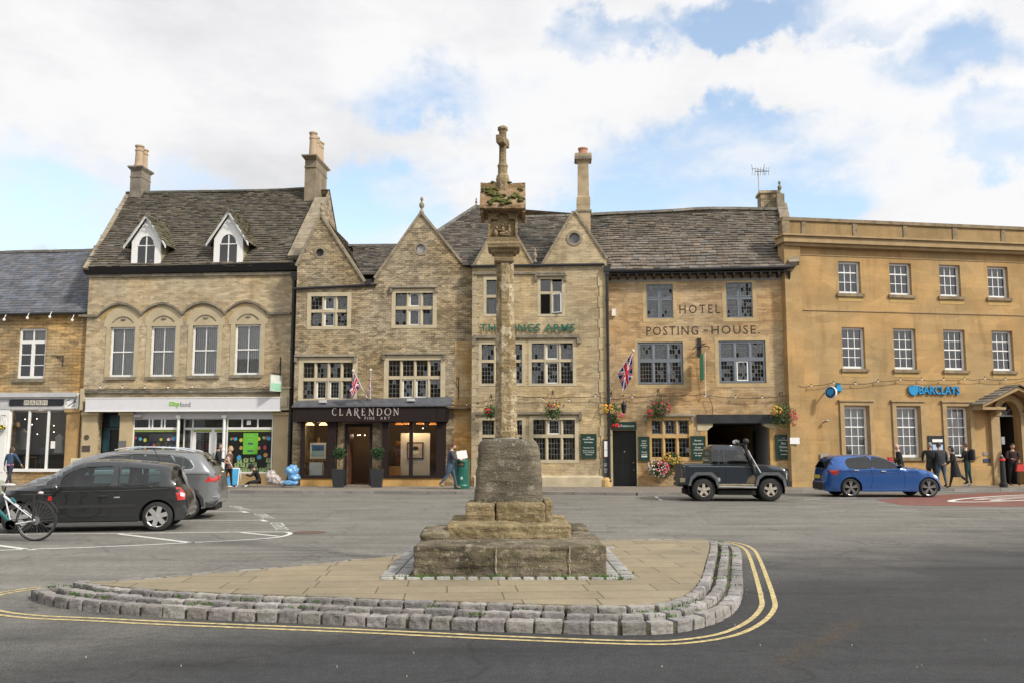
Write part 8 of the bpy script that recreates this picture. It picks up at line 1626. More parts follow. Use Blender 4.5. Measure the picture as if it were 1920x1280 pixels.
xr,xf=c.xmin,c.xmax;g=MB();g.box(xf-.02,xf+.12,-.84,.84,.48,.64);g.box(xf+.02,xf+.1,-.3,-.22,.6,1.02);g.box(xf+.02,xf+.1,.22,.3,.6,1.02);g.tube([(xf+.08,-.7,.62),(xf+.1,-.6,.98),(xf+.1,.6,.98),(xf+.08,.7,.62)],.03);c.T.part('front_bumper',g,M_trim);g=MB();g.box(xr-.12,xr+.05,-.6,.6,.45,.56);g.box(xr-.04,xr,-.8,.8,.52,1.16);c.T.part('tailgate',g,pm('dirty_tailgate',(.06,.055,.045),.8,var=.3));g=MB();g.tube([(-.45,-.92,.46),(.72,-.92,.44)],.035);g.tube([(-.3,-.9,.46),(-.3,-.6,.52)],.02);g.tube([(.6,-.9,.46),(.6,-.6,.52)],.02);g.box(-1.2,1.6,-.4,.4,.42,.52);c.T.part('side_step',g,pm('steel_tube',(.28,.27,.25),.5,metal=.4));c.block('headlamp',1475,888,.02,.09,M_lampw,y=.62,d=.09);c.block('side_lamp',1472.5,890,.015,.1,pm('silver_strip',(.5,.5,.5),.4),d=.01);c.seats((.12,),z=.75,f=-1);c.mirror(1409,862,M_trim,(.04,.1,.1))
g=MB();x_,z_=c.m([(1391,857)])[0];g.ell((x_,-.3,z_),.14,.12,.09,fn=lambda p:1+.4*noise.noise(p*3));g.ell((x_+.1,-.28,z_+.03),.08,.08,.06);c.T.part('crumpled_bag',g,pm('pale_bag',(.4,.4,.3),.8));c.place()
# ================================================================ BICYCLE
by=16.7;bw=ground(68,1010);bx=bw.x+.15;t=Thing('bicycle','white and teal bicycle with rear rack and light standing beside the dark hatchback','bicycle',base=(bx-.5,by,0));rw=.37
def bwheel(x):
 e=bpy.data.objects.new('wheel',None);COL.objects.link(e);e.parent=t.e;e.location=(x-t.base.x,0,rw);g=MB();n=40;ring=lambda r_,k:[(r_*math.cos(6.2832*i/n),0,r_*math.sin(6.2832*i/n))for i in range(n+1)]
 g.tube(ring(rw-.02,0),.026,8);o=bpy.data.objects.new('tyre',g.mesh('tyre',M_tyre));COL.objects.link(o);o.parent=e;g=MB();g.tube(ring(rw-.045,0),.004,5);g.tube([(p[0],-.019,p[2])for p in ring(rw-.03,0)],.0035,4);o=bpy.data.objects.new('rim',g.mesh('rim',pm('reflective_rim',(.45,.45,.47),.5,metal=.2)));COL.objects.link(o);o.parent=e;g=MB()
 for i in range(28):a=6.2832*i/28;b=a+(.25 if i%2 else-.25);g.cyl((.03*math.cos(b),(.03 if i%4<2 else-.03),.03*math.sin(b)),((rw-.04)*math.cos(a),0,(rw-.04)*math.sin(a)),.0022,n=4,cap=False)
 g.cyl((0,-.05,0),(0,.05,0),.028);g.cyl((0,-.04,0),(0,-.035,0),.08,n=16);o=bpy.data.objects.new('spokes',g.mesh('spokes',pm('steel_spokes',(.25,.25,.27),.4,metal=.6)));COL.objects.link(o);o.parent=e
bwheel(bx);bwheel(bx-1.08)
g=MB();bb=(bx-.45,by,.29);st=(bx-.62,by,.86);hd=(bx-.98+.04,by,.86);rx=(bx,by,rw)
M_bf=pm('white_frame_paint',(.65,.68,.7),.25,coat=.6);
for a,b,r_ in((st,(hd[0],by,.9),.02),(bb,(hd[0]-.02,by,.76),.018),(bb,st,.014)):g.cyl(a,b,r_)
for s_ in(-1,1):g.cyl((bb[0],by+s_*.03,bb[2]),(bx,by+s_*.05,rw),.012);g.cyl((st[0]+.01,by+s_*.02,.8),(bx,by+s_*.05,rw),.012)
g.cyl((hd[0]+.02,by,.72),(hd[0]+.01,by,.98),.025);g.cyl((hd[0],by,.75),(bx-1.08,by,rw),.016);t.part('frame',g,M_bf)
g=MB();g.cyl((st[0]+.15,by-.022,.77),(st[0]+.24,by-.03,.69),.024);g.cyl((bb[0]-.02,by,.33),(hd[0]+.1,by,.68),.032);t.part('teal_frame_panel',g,pm('teal_frame_paint',(.01,.12,.13),.3));g=MB();g.cyl(st,(st[0]+.03,by,.98),.014);t.part('seat_post',g,M_trim);g=MB();g.ell((st[0]+.08,by,1.0),.13,.07,.035,12,6);g.ell((st[0]-.06,by,1.0),.1,.03,.025);t.part('saddle',g,pm('white_grey_saddle',(.5,.48,.48),.5))
g=MB();g.tube([(hd[0],by-.3,1.06),(hd[0]-.05,by-.1,1.04),(hd[0]-.05,by+.1,1.04),(hd[0],by+.3,1.06)],.014);g.cyl((hd[0],by,.98),(hd[0]-.04,by,1.04),.016);t.part('handlebar',g,M_trim)
g=MB();P=[(bx+(rw+.035)*math.cos(R(a)),by,rw+(rw+.035)*math.sin(R(a)))for a in range(150,10,-10)];
for i in range(len(P)-1):g.beam(P[i],P[i+1],.05,.006)
t.part('mudguard',g,M_trim);g=MB();g.box(bx-.28,bx+.22,by-.06,by+.06,.82,.835)
for s_ in(-1,1):g.tube([(bx-.04,by+s_*.06,.82),(bx-.04,by+s_*.05,rw)],.02 if s_<0 else .008)
t.part('luggage_rack',g,M_trim);g=MB();g.box(bx+.2,bx+.24,by-.03,by+.03,.72,.8);t.part('rear_reflector',g,M_lampr);g=MB();g.ell((bx+.06,by-.02,.86),.05,.04,.03);t.part('rack_strap',g,pm('pale_pink',(.6,.5,.5),.5));g=MB();g.cyl((bb[0],by-.05,.29),(bb[0],by-.045,.29),.09,n=18);g.beam((bb[0],by-.07,.29),(bb[0]+.14,by-.07,.2),.02,.015);g.box(bb[0]+.1,bb[0]+.19,by-.14,by-.06,.18,.2);g.tube([(bb[0],by-.05,.38),(bx,by-.05,rw+.04)],.006,4);g.tube([(bb[0],by-.05,.2),(bx,by-.05,rw-.04)],.006,4);t.part('crankset',g,pm('black_steel',(.03,.03,.03),.4,metal=.5))
g=MB();g.box(bb[0]-.08,bb[0]+.1,by-.05,by+.05,.2,.36);t.part('motor_unit',g,M_trim);g=MB();rough_block(g,Matrix.Translation((bx-.82,by,.96)),.16,.12,.14,r=.05,amp=.02,nx=5,ny=4,nz=4);t.part('bag',g,pm('grey_green_bag',(.30,.32,.24),.8))
# ================================================================ PEOPLE
M_skin=pm('skin',(.42,.25,.18),.6,var=.08);M_skin2=pm('pale_skin',(.52,.34,.27),.6,var=.08)
def person(label,px,Y,h,yaw,top,trou,shoe,hair,hairlen=0,lean=4,legs=((8,6),(-6,4)),arms=((6,8,12,0),(-6,8,10,0)),seated=False,skin=None,head=(0,0),beard=None,bare=False,girth=1.):
 girth*=1.13;s=h/1.75;X=(px-960)/FPX*(Y/ray(px,838).y);J={};V=lambda x,y,z:Vector((x,y,z))*s
 pel=V(0,0,.95)if not seated else V(0,0,.16);J['pel']=pel;Ls=Matrix.Rotation(R(-lean),3,'X');up=lambda d:pel+Ls@(Vector(d)*s)
 J['waist']=up((0,0,.13));J['chest']=up((0,.0,.32));J['neck0']=up((0,-.005,.47));J['neck']=up((0,.0,.54));hm=Matrix.Rotation(R(head[1]),3,'Z')@Matrix.Rotation(R(-head[0]),3,'X');hc=J['neck']+Ls@hm@(Vector((0,.025,.12))*s)
 chains=[];parts=[]
 for i,sg in enumerate((-1,1)):
  a,k=legs[i];hp=pel+V(sg*.095,0,-.04);out=.35 if seated else .03
  d1=Vector((sg*math.sin(out),math.sin(R(a)),-math.cos(R(a)))).normalized();kn=hp+d1*.42*s;b=a-k;d2=Vector((sg*(-.3 if seated else .01),math.sin(R(b)),-math.cos(R(b)))).normalized()
  if seated:d2=Vector((-sg*.85,.25,-.25)).normalized()
  an=kn+d2*.43*s;toe=an+(Vector((sg*.03,.17,-.05))if not seated else Vector((-sg*.15,.1,-.03)))*s;J.update({('hip',i):hp,('knee',i):kn,('ank',i):an,('toe',i):toe})
  sw,ou,el,inw=arms[i];sh=up((sg*.185*girth,0,.44));d1=Vector((sg*math.sin(R(ou)),math.sin(R(sw))*math.cos(R(ou)),-math.cos(R(sw))*math.cos(R(ou))));eb=sh+d1*.28*s;f=sw+el;d2=Vector((-sg*math.sin(R(inw)),math.sin(R(f))*math.cos(R(inw)),-math.cos(R(f))*math.cos(R(inw))));wr=eb+d2*.25*s
  J.update({('sho',i):sh,('elb',i):eb,('wri',i):wr,('hd',i):d2})
 low=min(min(J[('ank',i)].z,J[('toe',i)].z)for i in(0,1))-(.045*s if not seated else .03*s)
 for kk in J:
  if not(isinstance(kk,tuple)and kk[0]=='hd'):J[kk]=J[kk]-Vector((0,0,low))
 hc=hc-Vector((0,0,low))
 vs_,ed,ra,tg=[],[],[],[]
 def add(p,r_,par,t):vs_.append(p);ra.append(r_*s);tg.append(t);k=len(vs_)-1;(ed.append((par,k))if par is not None else None);return k
 G_=girth;p0=add(J['pel'],.135*G_,None,1);w_=add(J['waist'],.125*G_,p0,0);c_=add(J['chest'],.15*G_,w_,0);n0=add(J['neck0'],.07,c_,0);n1=add(J['neck'],.052,n0,2);add(J['neck']+(hc-J['neck'])*.5,.056,n1,2)
 for i in(0,1):
  hp=add(J[('hip',i)],.098*G_,p0,1);m_=add(J[('hip',i)].lerp(J[('knee',i)],.5),.082*G_,hp,1);kn=add(J[('knee',i)],.062,m_,1);cf=add(J[('knee',i)].lerp(J[('ank',i)],.35),.058,kn,1);an=add(J[('ank',i)]+Vector((0,0,.03*s)),.042,cf,1);hl=add(J[('ank',i)],.042,an,3);add(J[('toe',i)],.036,hl,3)
  sh=add(J[('sho',i)],.068,c_,0);m_=add(J[('sho',i)].lerp(J[('elb',i)],.5),.058*G_,sh,0);eb=add(J[('elb',i)],.048,m_,0 if not bare else 2);wr=add(J[('wri',i)]-J[('hd',i)]*.03*s,.036,eb,0 if not bare else 2);hn=add(J[('wri',i)]+J[('hd',i)]*.02*s,.028,wr,2);add(J[('wri',i)]+J[('hd',i)]*.075*s,.034,hn,2)
 me=bpy.data.meshes.new('sk');me.from_pydata(vs_,ed,[]);o=bpy.data.objects.new('sk',me);COL.objects.link(o);o.modifiers.new('s','SKIN');sv=me.skin_vertices[0].data
 for i,r_ in enumerate(ra):sv[i].radius=(r_,r_*(.78 if i in(0,1,2)else 1));sv[i].use_root=(i==0)
 o.modifiers['s'].use_smooth_shade=True;md=o.modifiers.new('b','SUBSURF');md.levels=1;md.render_levels=1
 dg=bpy.context.evaluated_depsgraph_get();m2=bpy.data.meshes.new_from_object(o.evaluated_get(dg));mb=MB();segs=[(vs_[a],vs_[b],tg[b])for a,b in ed]
 mb.v=[tuple(v.co)for v in m2.vertices]
 for p in m2.polygons:
  c=p.center;best,bt=9,0
  for a,b,t_ in segs:
   ab=b-a;q=a+ab*max(0,min(1,(c-a).dot(ab)/ab.length_squared));d=(c-q).length
   if d<best:best,bt=d,t_
  mb.f.append(list(p.vertices));mb.m.append(bt);mb.c.append(None)
 bpy.data.objects.remove(o);bpy.data.meshes.remove(m2);bpy.data.meshes.remove(me)
 mb.mi=2;HM=Ls@hm;hd_=MB()
 def hf(p):k=1.;k+=.16*max(0,-p.z-.3)*max(0,p.y)*(1-abs(p.x));k+=.17*math.exp(-((p.x/.16)**2+((p.z+.12)/.2)**2))*max(0,p.y);k-=.08*max(0,-p.z-.2)*abs(p.x)*1.6;k-=.07*math.exp(-(((abs(p.x)-.35)/.15)**2+((p.z-.08)/.12)**2))*max(0,p.y);return k
 hd_.ell((0,0,0),.078*s,.098*s,.118*s,18,14,hf);[hd_.ell((sg*.078*s,-.005*s,-.01*s),.012*s,.02*s,.03*s,8,5)for sg in(-1,1)];mb.join(hd_,Matrix.Translation(hc)@HM.to_4x4());mb.m[-len(hd_.f):]=[2]*len(hd_.f)
 for i in(0,1):
  hd=J[('hd',i)];side=hd.cross(Vector((0,1,0)if abs(hd.y)<.8 else(0,0,1))).normalized();cu=side.cross(hd).normalized();base=J[('wri',i)]+hd*.085*s;g=MB();sg=(-1,1)[i]
  for k,(o_,l)in enumerate(((-.024,.062),(-.008,.075),(.008,.07),(.023,.052))):b0=base+side*o_*s;g.tube([b0,b0+hd*l*.5*s,b0+(hd*.85+cu*.35*sg)*l*s],[.0095*s,.009*s,.006*s],6)
  b0=base-hd*.055*s-side*.03*s;g.tube([b0,b0-side*.02*s+hd*.03*s,b0-side*.022*s+hd*.058*s],[.011*s,.01*s,.007*s],6);mb.join(g);mb.m[-len(g.f):]=[2]*len(g.f)
 rz=R(yaw);M4=Matrix.Translation((X,Y,PZ))@Matrix.Rotation(rz,4,'Z');t=Thing('person',label,'person',M4);b=t.part('body',mb,[top,trou,skin or M_skin,shoe],smooth=True)
 H4=Matrix.Translation(hc)@HM.to_4x4()
 g=MB();q=MB()
 for sg in(-1,1):q.ell((sg*.03*s,.088*s,.012*s),.012*s,.008*s,.007*s,8,5)
 g.join(q,H4);t.part('eyes',g,pm('dark_eyes',(.03,.02,.015),.3));q=MB();q.ell((0,.092*s,-.062*s),.024*s,.008*s,.007*s,8,5);g=MB();g.join(q,H4);t.part('mouth',g,pm('lip',(.3,.1,.08),.5))
 if hair:
  q=MB();n1_,n2_=18,10;P=[]
  for i in range(n2_+1):
   for j in range(n1_):
    ph,th=(math.pi*.62)*i/n2_,2*math.pi*j/n1_;p=Vector((math.sin(ph)*math.cos(th),math.sin(ph)*math.sin(th),math.cos(ph)));front=max(0,p.y);lim=1-.0*front
    if front>.25 and ph>1.05:p=p.normalized()*.93 if False else Vector((p.x,p.y*.9,max(p.z,.42)))
    k=1.12+.05*noise.noise(p*5);P.append((p.x*.078*s*k,(p.y*.098-.008)*s*k,(p.z*.118+.006)*s*k))
  q.add(P,[[i*n1_+j,(i+1)*n1_+j,(i+1)*n1_+(j+1)%n1_,i*n1_+(j+1)%n1_]for i in range(n2_)for j in range(n1_)])
  if hairlen:q.add([(x*s,y*s,z*s)for(x,y,z)in[(math.cos(a)*.088,math.sin(a)*.095-.02,.03)for a in[math.pi*(1-.12)+math.pi*1.24*i/12 for i in range(13)]]+[(math.cos(a)*(.10+.03*math.sin(i*2.3)),math.sin(a)*.085-.035,.03-hairlen)for i,a in enumerate([math.pi*(1-.12)+math.pi*1.24*i/12 for i in range(13)])]],[[i,i+1,14+i,13+i]for i in range(12)]);q.ell((0,-.045*s,(-.01-hairlen*.45)*s),.088*s,.055*s,hairlen*.62*s,12,8)
  g=MB();g.join(q,H4);t.part('hair',g,hair,smooth=True)
 if beard:q=MB();q.ell((0,.055*s,-.075*s),.055*s,.05*s,.045*s,10,6);g=MB();g.join(q,H4);t.part('beard',g,beard,smooth=True)
 t.J,t.s,t.M4,t.H4=J,s,M4,H4;return t
def skirt(t,name,mat,z1,z0,r1,r0,dy=0.,smin=.8,wav=.05):
 s=t.s;g=MB();n=20;pel=t.J['pel'];P=[];zs=7
 for j in range(zs+1):
  f=j/zs;z=z1+(z0-z1)*f;r_=r1+(r0-r1)*f
  for i in range(n):a=2*math.pi*i/n;k=1+wav*math.sin(a*5)*f;P.append((pel.x+r_*k*math.cos(a)*s,pel.y+(dy*f+r_*k*smin*math.sin(a))*s,z*s))
 g.add(P,[[j*n+i,j*n+(i+1)%n,(j+1)*n+(i+1)%n,(j+1)*n+i]for j in range(zs)for i in range(n)]);t.part(name,g,mat,smooth=True)
def cl(n,c,**k):return pm('cloth_'+n,c,.9,var=.25,scale=12,**k)
blk_,dkg,jean,navy,dgr=cl('black',(.012,.012,.014)),cl('charcoal',(.03,.032,.037)),cl('blue_denim',(.05,.085,.13)),cl('slate_jacket',(.05,.055,.075)),cl('dark_green',(.012,.04,.035))
sh_b,sh_w=pm('black_shoe',(.015,.015,.015),.5),pm('white_shoe',(.55,.55,.52),.6);h_br,h_bl,h_dk,h_rd,h_gr=[pm('hair_'+n,c,.7,var=.3,scale=20)for n,c in(('brown',(.07,.035,.02)),('blonde',(.42,.27,.13)),('black',(.012,.01,.009)),('auburn',(.12,.03,.015)),('grey',(.25,.24,.23)))]
t=person('woman with long brown hair in a denim jacket walking past the gift shop window',21,36.8,1.62,-22,cl('denim_jacket',(.035,.07,.13)),cl('indigo_trousers',(.03,.03,.055)),sh_b,h_br,.17,arms=((-14,12,10,0),(20,28,10,-10)),legs=((14,4),(-12,12)),skin=M_skin2)
skirt(t,'shirt_hem',cl('pink_print',(.45,.2,.3)),1.0,.93,.155,.165)
t=person('man in a dark hoodie and trousers stepping beside the blonde woman near the supermarket',408,35.0,1.78,-70,cl('dark_hoodie',(.018,.024,.024)),blk_,sh_b,h_dk,arms=((16,8,62,25),(6,8,55,10)),legs=((18,8),(-14,10)))
q=MB();q.ell((0,-.05,-.09),.1,.07,.06);g=MB();g.join(q,t.H4);t.part('hood',g,cl('dark_hoodie',(0,0,0)))
t=person('blonde woman in a patterned brown tunic and black leggings outside the supermarket',430,36.4,1.63,-95,cl('patterned_tunic',(.12,.075,.06),),blk_,sh_b,h_bl,.12,arms=((-12,8,16,0),(14,10,18,4)),legs=((10,5),(-10,8)),skin=M_skin2,bare=True,girth=1.15);skirt(t,'tunic_skirt',cl('patterned_tunic',(0,0,0)),1.08,.80,.15,.2)
t=person('person dressed in black sitting on the pavement against the supermarket corner',488,37.2,1.7,112,blk_,blk_,sh_w,h_dk,lean=26,legs=((88,60),(84,60)),arms=((40,10,70,25),(-25,30,15,0)),seated=True,head=(22,20));q=MB();q.ell((0,-.02,.03),.1,.12,.12,14,10);g=MB();g.join(q,t.H4);t.part('hood',g,blk_,smooth=True)
t=person('auburn-haired bearded man in a slate jacket and jeans striding past the green bin',845,34.9,1.78,-85,navy,jean,pm('tan_shoe',(.18,.14,.1),.7),h_rd,lean=6,arms=((22,6,70,20),(18,6,66,12)),legs=((18,4),(-18,20)),head=(12,0),beard=h_dk,skin=M_skin2,girth=1.35);skirt(t,'jacket_hem',navy,1.12,.84,.16,.175)
p=t.M4@((t.J[('wri',0)]+t.J[('wri',1)])/2);g=MB();q=MB();q.box(-.13,.13,-.004,.004,0,.32);q.box(.0,.26,-.002,.006,.0,.3);g.join(q,Matrix.Translation(p+Vector((.02,-.06,.0)))@Matrix.Rotation(R(-12),4,'Y')@Matrix.Rotation(R(10),4,'Z'));single('paper',g,M_white_w,'white open paper held up by the bearded man beside the bin','paper',base=tuple(p))
t=person('bald man in a black coat walking behind the bonnet of the blue hatchback',1687,36.0,1.72,80,blk_,blk_,sh_b,None,lean=8,arms=((10,8,70,10),(0,8,30,0)),skin=M_skin2);skirt(t,'coat_skirt',blk_,1.05,.62,.16,.2)
p=t.M4@t.J[('wri',0)];g=MB();g.box(p.x-.17,p.x-.01,p.y-.06,p.y+.06,p.z-.1,p.z+.12);single('red_folder',g,pm('red_card',(.5,.02,.02),.5),'bright red folder held by the bald man behind the blue car','folder',base=tuple(p))
t=person('grey-haired man in a long dark green jacket waiting at the cash machine',1745,36.9,1.78,-8,cl('bottle_green',(.02,.028,.024)),dkg,sh_b,h_gr,arms=((10,10,50,15),(4,12,20,0)),girth=1.2,lean=7);skirt(t,'jacket_skirt',cl('bottle_green',(0,0,0)),1.1,.72,.19,.21)
t=person('man in a charcoal jacket and faded jeans with his back turned at the cash machine',1762,36.5,1.78,12,cl('charcoal_jacket',(.028,.03,.036)),jean,sh_b,h_br,arms=((8,10,60,20),(-4,12,14,0)),girth=1.2,lean=5);skirt(t,'jacket_skirt',cl('charcoal_jacket',(0,0,0)),1.1,.84,.18,.19)
t=person('dark-haired woman in glasses and a long black coat striding along the bank pavement',1787,35.7,1.66,72,blk_,blk_,sh_b,h_dk,.16,lean=6,arms=((14,8,50,5),(6,10,40,5)),legs=((16,4),(-30,14)),skin=M_skin2);skirt(t,'coat_skirt',blk_,1.1,.46,.15,.27,dy=-.06);q=MB();[q.cyl((sg*.03,.1,.012),(sg*.03,.104,.012),.022,n=10)for sg in(-1,1)];g=MB();g.join(q,t.H4);t.part('glasses',g,M_black)
t=person('person with a backpack, dark trousers and white shoes standing by the bank window',1812,37.0,1.76,50,blk_,dgr,sh_w,h_br,arms=((20,8,80,20),(10,10,40,5)),legs=((3,2),(-5,2)),skin=M_skin2)
p=t.M4@(t.J['chest']+Vector((0,-.22,-.02)));g=MB();rough_block(g,Matrix.Translation(p)@Matrix.Rotation(R(50),4,'Z'),.14,.1,.22,r=.06,amp=.01,nx=5,ny=4,nz=6);u_=p;bp_=Thing('backpack','black backpack worn by the person in white shoes by the bank window','backpack',base=tuple(p));bp_.part('pack',g,blk_,smooth=True);g=MB();g.tube([tuple(p+Vector((.12,-.05,-.1))),tuple(p+Vector((.3,-.1,-.06))),tuple(p+Vector((.14,-.06,-.16)))],.012);bp_.part('strap',g,blk_)
t=person('person in dark clothes standing inside the bank doorway',1897,38.2,1.74,175,cl('wine_black',(.03,.014,.016)),blk_,sh_b,h_dk,arms=((10,8,50,25),(10,10,70,30)))
p=t.M4@t.J[('wri',0)];hb=Thing('handbag','red handbag carried by the person in the bank doorway','handbag',base=(p.x,p.y-.05,p.z-.45));g=MB();x,y,z=p.x,p.y-.06,p.z;g.add([(x-.2,y-.06,z-.42),(x+.2,y-.06,z-.42),(x+.2,y+.06,z-.42),(x-.2,y+.06,z-.42),(x-.12,y-.03,z-.14),(x+.12,y-.03,z-.14),(x+.12,y+.03,z-.14),(x-.12,y+.03,z-.14)],[[0,3,2,1],[4,5,6,7],[0,1,5,4],[1,2,6,5],[2,3,7,6],[3,0,4,7]]);hb.part('bag',g,pm('red_leather',(.45,.015,.01),.5));g=MB();g.tube([(x-.08,y,z-.15),(x-.05,y,z),(x+.05,y,z),(x+.08,y,z-.15)],.012);hb.part('handle',g,pm('red_leather',(0,0,0)))
# ================================================================ STREET PROPS
def leaves(g,c,rx,ry,rz,n,s_=.05,cols=((.05,.11,.03),(.03,.07,.02),(.09,.16,.04)),shell_=.5,droop=0.):
 for _ in range(n):
  p=Vector((rnd.gauss(0,1),rnd.gauss(0,1),rnd.gauss(0,1))).normalized();k=shell_+(1-shell_)*rnd.random();k*=1+.22*noise.noise(p*2.2+Vector(c));q=Vector((c[0]+p.x*rx*k,c[1]+p.y*ry*k,c[2]+p.z*rz*k-(droop*rnd.random()**2 if p.z<.2 else 0)))
  a=Vector((rnd.gauss(0,1),rnd.gauss(0,1),rnd.gauss(0,1))).normalized()*s_*rnd.uniform(.6,1.3);b=a.cross(Vector((rnd.gauss(0,1),rnd.gauss(0,1),rnd.gauss(0,1)))).normalized()*s_*.45;cc=rnd.choice(cols);f=rnd.uniform(.7,1.3);g.col=(cc[0]*f,cc[1]*f,cc[2]*f);g.quad(q-a,q+b,q+a,q-b)
def blossoms(g,c,rx,ry,rz,n,cols,s_=.05):
 for _ in range(n):
  p=Vector((rnd.gauss(0,1),-abs(rnd.gauss(0,1)),rnd.gauss(0,.8))).normalized()*rnd.uniform(.95,1.12);q=Vector((c[0]+p.x*rx,c[1]+p.y*ry,c[2]+p.z*rz));cc=rnd.choice(cols);f=rnd.uniform(.8,1.2);g.col=(cc[0]*f,cc[1]*f,cc[2]*f);r_=s_*rnd.uniform(.5,1)
  n_=5;x=p.orthogonal().normalized();y=p.cross(x);g.add([q+p*.02]+[q+(x*math.cos(6.2832*k/n_)+y*math.sin(6.2832*k/n_))*r_ for k in range(n_)],[[0,1+k,1+(k+1)%n_]for k in range(n_)])
OR,RD,WH,YE,PK=(.75,.28,.03),(.5,.02,.03),(.7,.68,.62),(.6,.45,.05),(.55,.08,.14)
def basket(F_,px,py,w_,h,groups,lab,yo=-.55,hook=True,n=420,grp='hanging flower baskets on the pub and hotel'):
 u,z=F_.pt(px,py,yo);t=Thing('hanging_basket',lab,'flower basket',F_.M,(u,yo,z),grp);g=MB();g.lathe([(.03,-h*.42),(.14,-h*.36),(.2,-h*.1),(.21,0)],(u,yo,z),n=14);t.part('basket',g,pm('moss_liner',(.05,.045,.025),.95));g=MB();leaves(g,(u,yo,z),w_/2,w_/2.4,h/2,n,droop=.12);t.part('foliage',g,M_leaf);g=MB()
 for(dx,dz,rx,rz,k,cols)in groups:blossoms(g,(u+dx,yo-.06,z+dz),rx,w_/2.6,rz,k,cols)
 t.part('flowers',g,M_leaf);g=MB()
 if hook:g.tube([(u,0,z+h*.5+.28),(u,-.02,z+h*.5+.42),(u,yo,z+h*.5+.42)],.016);[g.tube([(u,yo,z+h*.5+.42),(u+dx,yo+dy,z)],.006,4)for dx,dy in((-.2,0),(.2,0),(0,-.2))];t.part('bracket',g,M_iron)
basket(FP,1037,768,.82,.78,[(-.1,.12,.2,.12,10,[PK,RD]),(.1,.1,.3,.3,7,[OR,PK])],'green trailing basket with a few pink flowers over the lower pub window')
basket(FP,920,770,.6,.5,[(-.1,-.0,.2,.12,14,[RD])],'small basket with red flowers half hidden by the cross shaft')
basket(FH,1147,775,1.0,1.0,[(-.22,.22,.28,.22,46,[OR,YE]),(.3,-.1,.2,.2,16,[PK,RD]),(.15,-.5,.2,.1,30,[RD])],'large basket of orange and red flowers by the black hotel door',n=560)
basket(FH,1236,766,1.0,.82,[(-.1,.2,.25,.1,14,[PK,RD]),(.2,0,.3,.3,26,[RD,PK]),(-.4,-.15,.12,.2,14,[RD])],'basket of red geraniums over the lower hotel window',n=560)
basket(FH,1468,776,1.05,.95,[(-.3,.12,.25,.2,30,[OR,YE]),(.35,-.15,.16,.35,46,[RD,PK])],'basket of orange and red flowers above the board at the hotel end',n=520,yo=-.5)
basket(FM,1,800,.45,.2,[(0,.0,.3,.1,26,[YE,(.6,.5,.1)])],'yellow flowered basket beside the white pilaster of the gift shop',n=140,yo=-.4)
u,z=FH.pt(1247,873,-.4);t=Thing('wall_planter','wall trough spilling white, yellow and red flowers below the hotel window','planter',FH.M,(u,-.3,z-.3));g=MB();g.box(u-.5,u+.5,-.45,-.02,z-.12,z+.06);t.part('trough',g,pm('weathered_trough',(.08,.06,.04),.9));g=MB();leaves(g,(u-.15,-.45,z-.05),.62,.3,.42,520,droop=.2);leaves(g,(u+.3,-.45,z+.25),.45,.3,.3,320);t.part('foliage',g,M_leaf);g=MB();blossoms(g,(u-.3,-.5,z-.08),.42,.3,.36,130,[WH,WH,PK],.045);blossoms(g,(u+.25,-.5,z+.3),.4,.3,.24,60,[YE,OR,YE],.045);blossoms(g,(u-.02,-.5,z-.05),.2,.3,.28,36,[PK,RD]);blossoms(g,(u+.5,-.5,z-.35),.15,.2,.25,34,[RD,PK]);t.part('flowers',g,M_leaf)
def lantern(F_,px,py,lab,yo=-.4):
 u,z=F_.pt(px,py,yo);t=Thing('wall_lantern',lab,'lantern',F_.M,(u,yo,z));g=MB();g.lathe([(.07,-.2),(.13,.12),(.15,.14),(.04,.28),(.02,.34)],(u,yo,z),n=6);t.part('lantern_frame',g,M_iron);g=MB();g.tube([(u,yo,z+.3),(u,yo,z+.55),(u,0,z+.58)],.016);t.part('bracket',g,M_iron)
lantern(FH,1169.5,765,'black iron lantern hanging over the hotel door')
for i,(px,lab)in enumerate(((634.5,'clipped bay ball in a tapered black planter beside the narrow gallery window'),(706.5,'clipped bay ball in a tapered black planter beside the larger gallery window'))):
 Yp_=36.6;b=atY(px,912,Yp_);x=b.x;t=Thing('potted_bay_tree',lab,'potted tree',base=(x,Yp_,PZ),group='clipped bay trees flanking the gallery door');g=MB();g.hexa([(x-.19,Yp_-.19,PZ),(x+.19,Yp_-.19,PZ),(x+.19,Yp_+.19,PZ),(x-.19,Yp_+.19,PZ),(x-.25,Yp_-.25,PZ+.72),(x+.25,Yp_-.25,PZ+.72),(x+.25,Yp_+.25,PZ+.72),(x-.25,Yp_+.25,PZ+.72)]);t.part('planter',g,pm('charcoal_planter',(.022,.024,.028),.5));zc_=atY(px,849,Yp_).z;g=MB();g.tube([(x,Yp_,PZ+.7),(x+.02,Yp_,1.1),(x-.01,Yp_,zc_)],.022);t.part('trunk',g,pm('thin_trunk',(.12,.09,.06),.9));g=MB();leaves(g,(x,Yp_,zc_),.29,.29,.27,700,.045,cols=((.025,.06,.02),(.015,.04,.014),(.05,.1,.035)),shell_=.35);t.part('crown',g,M_leaf)
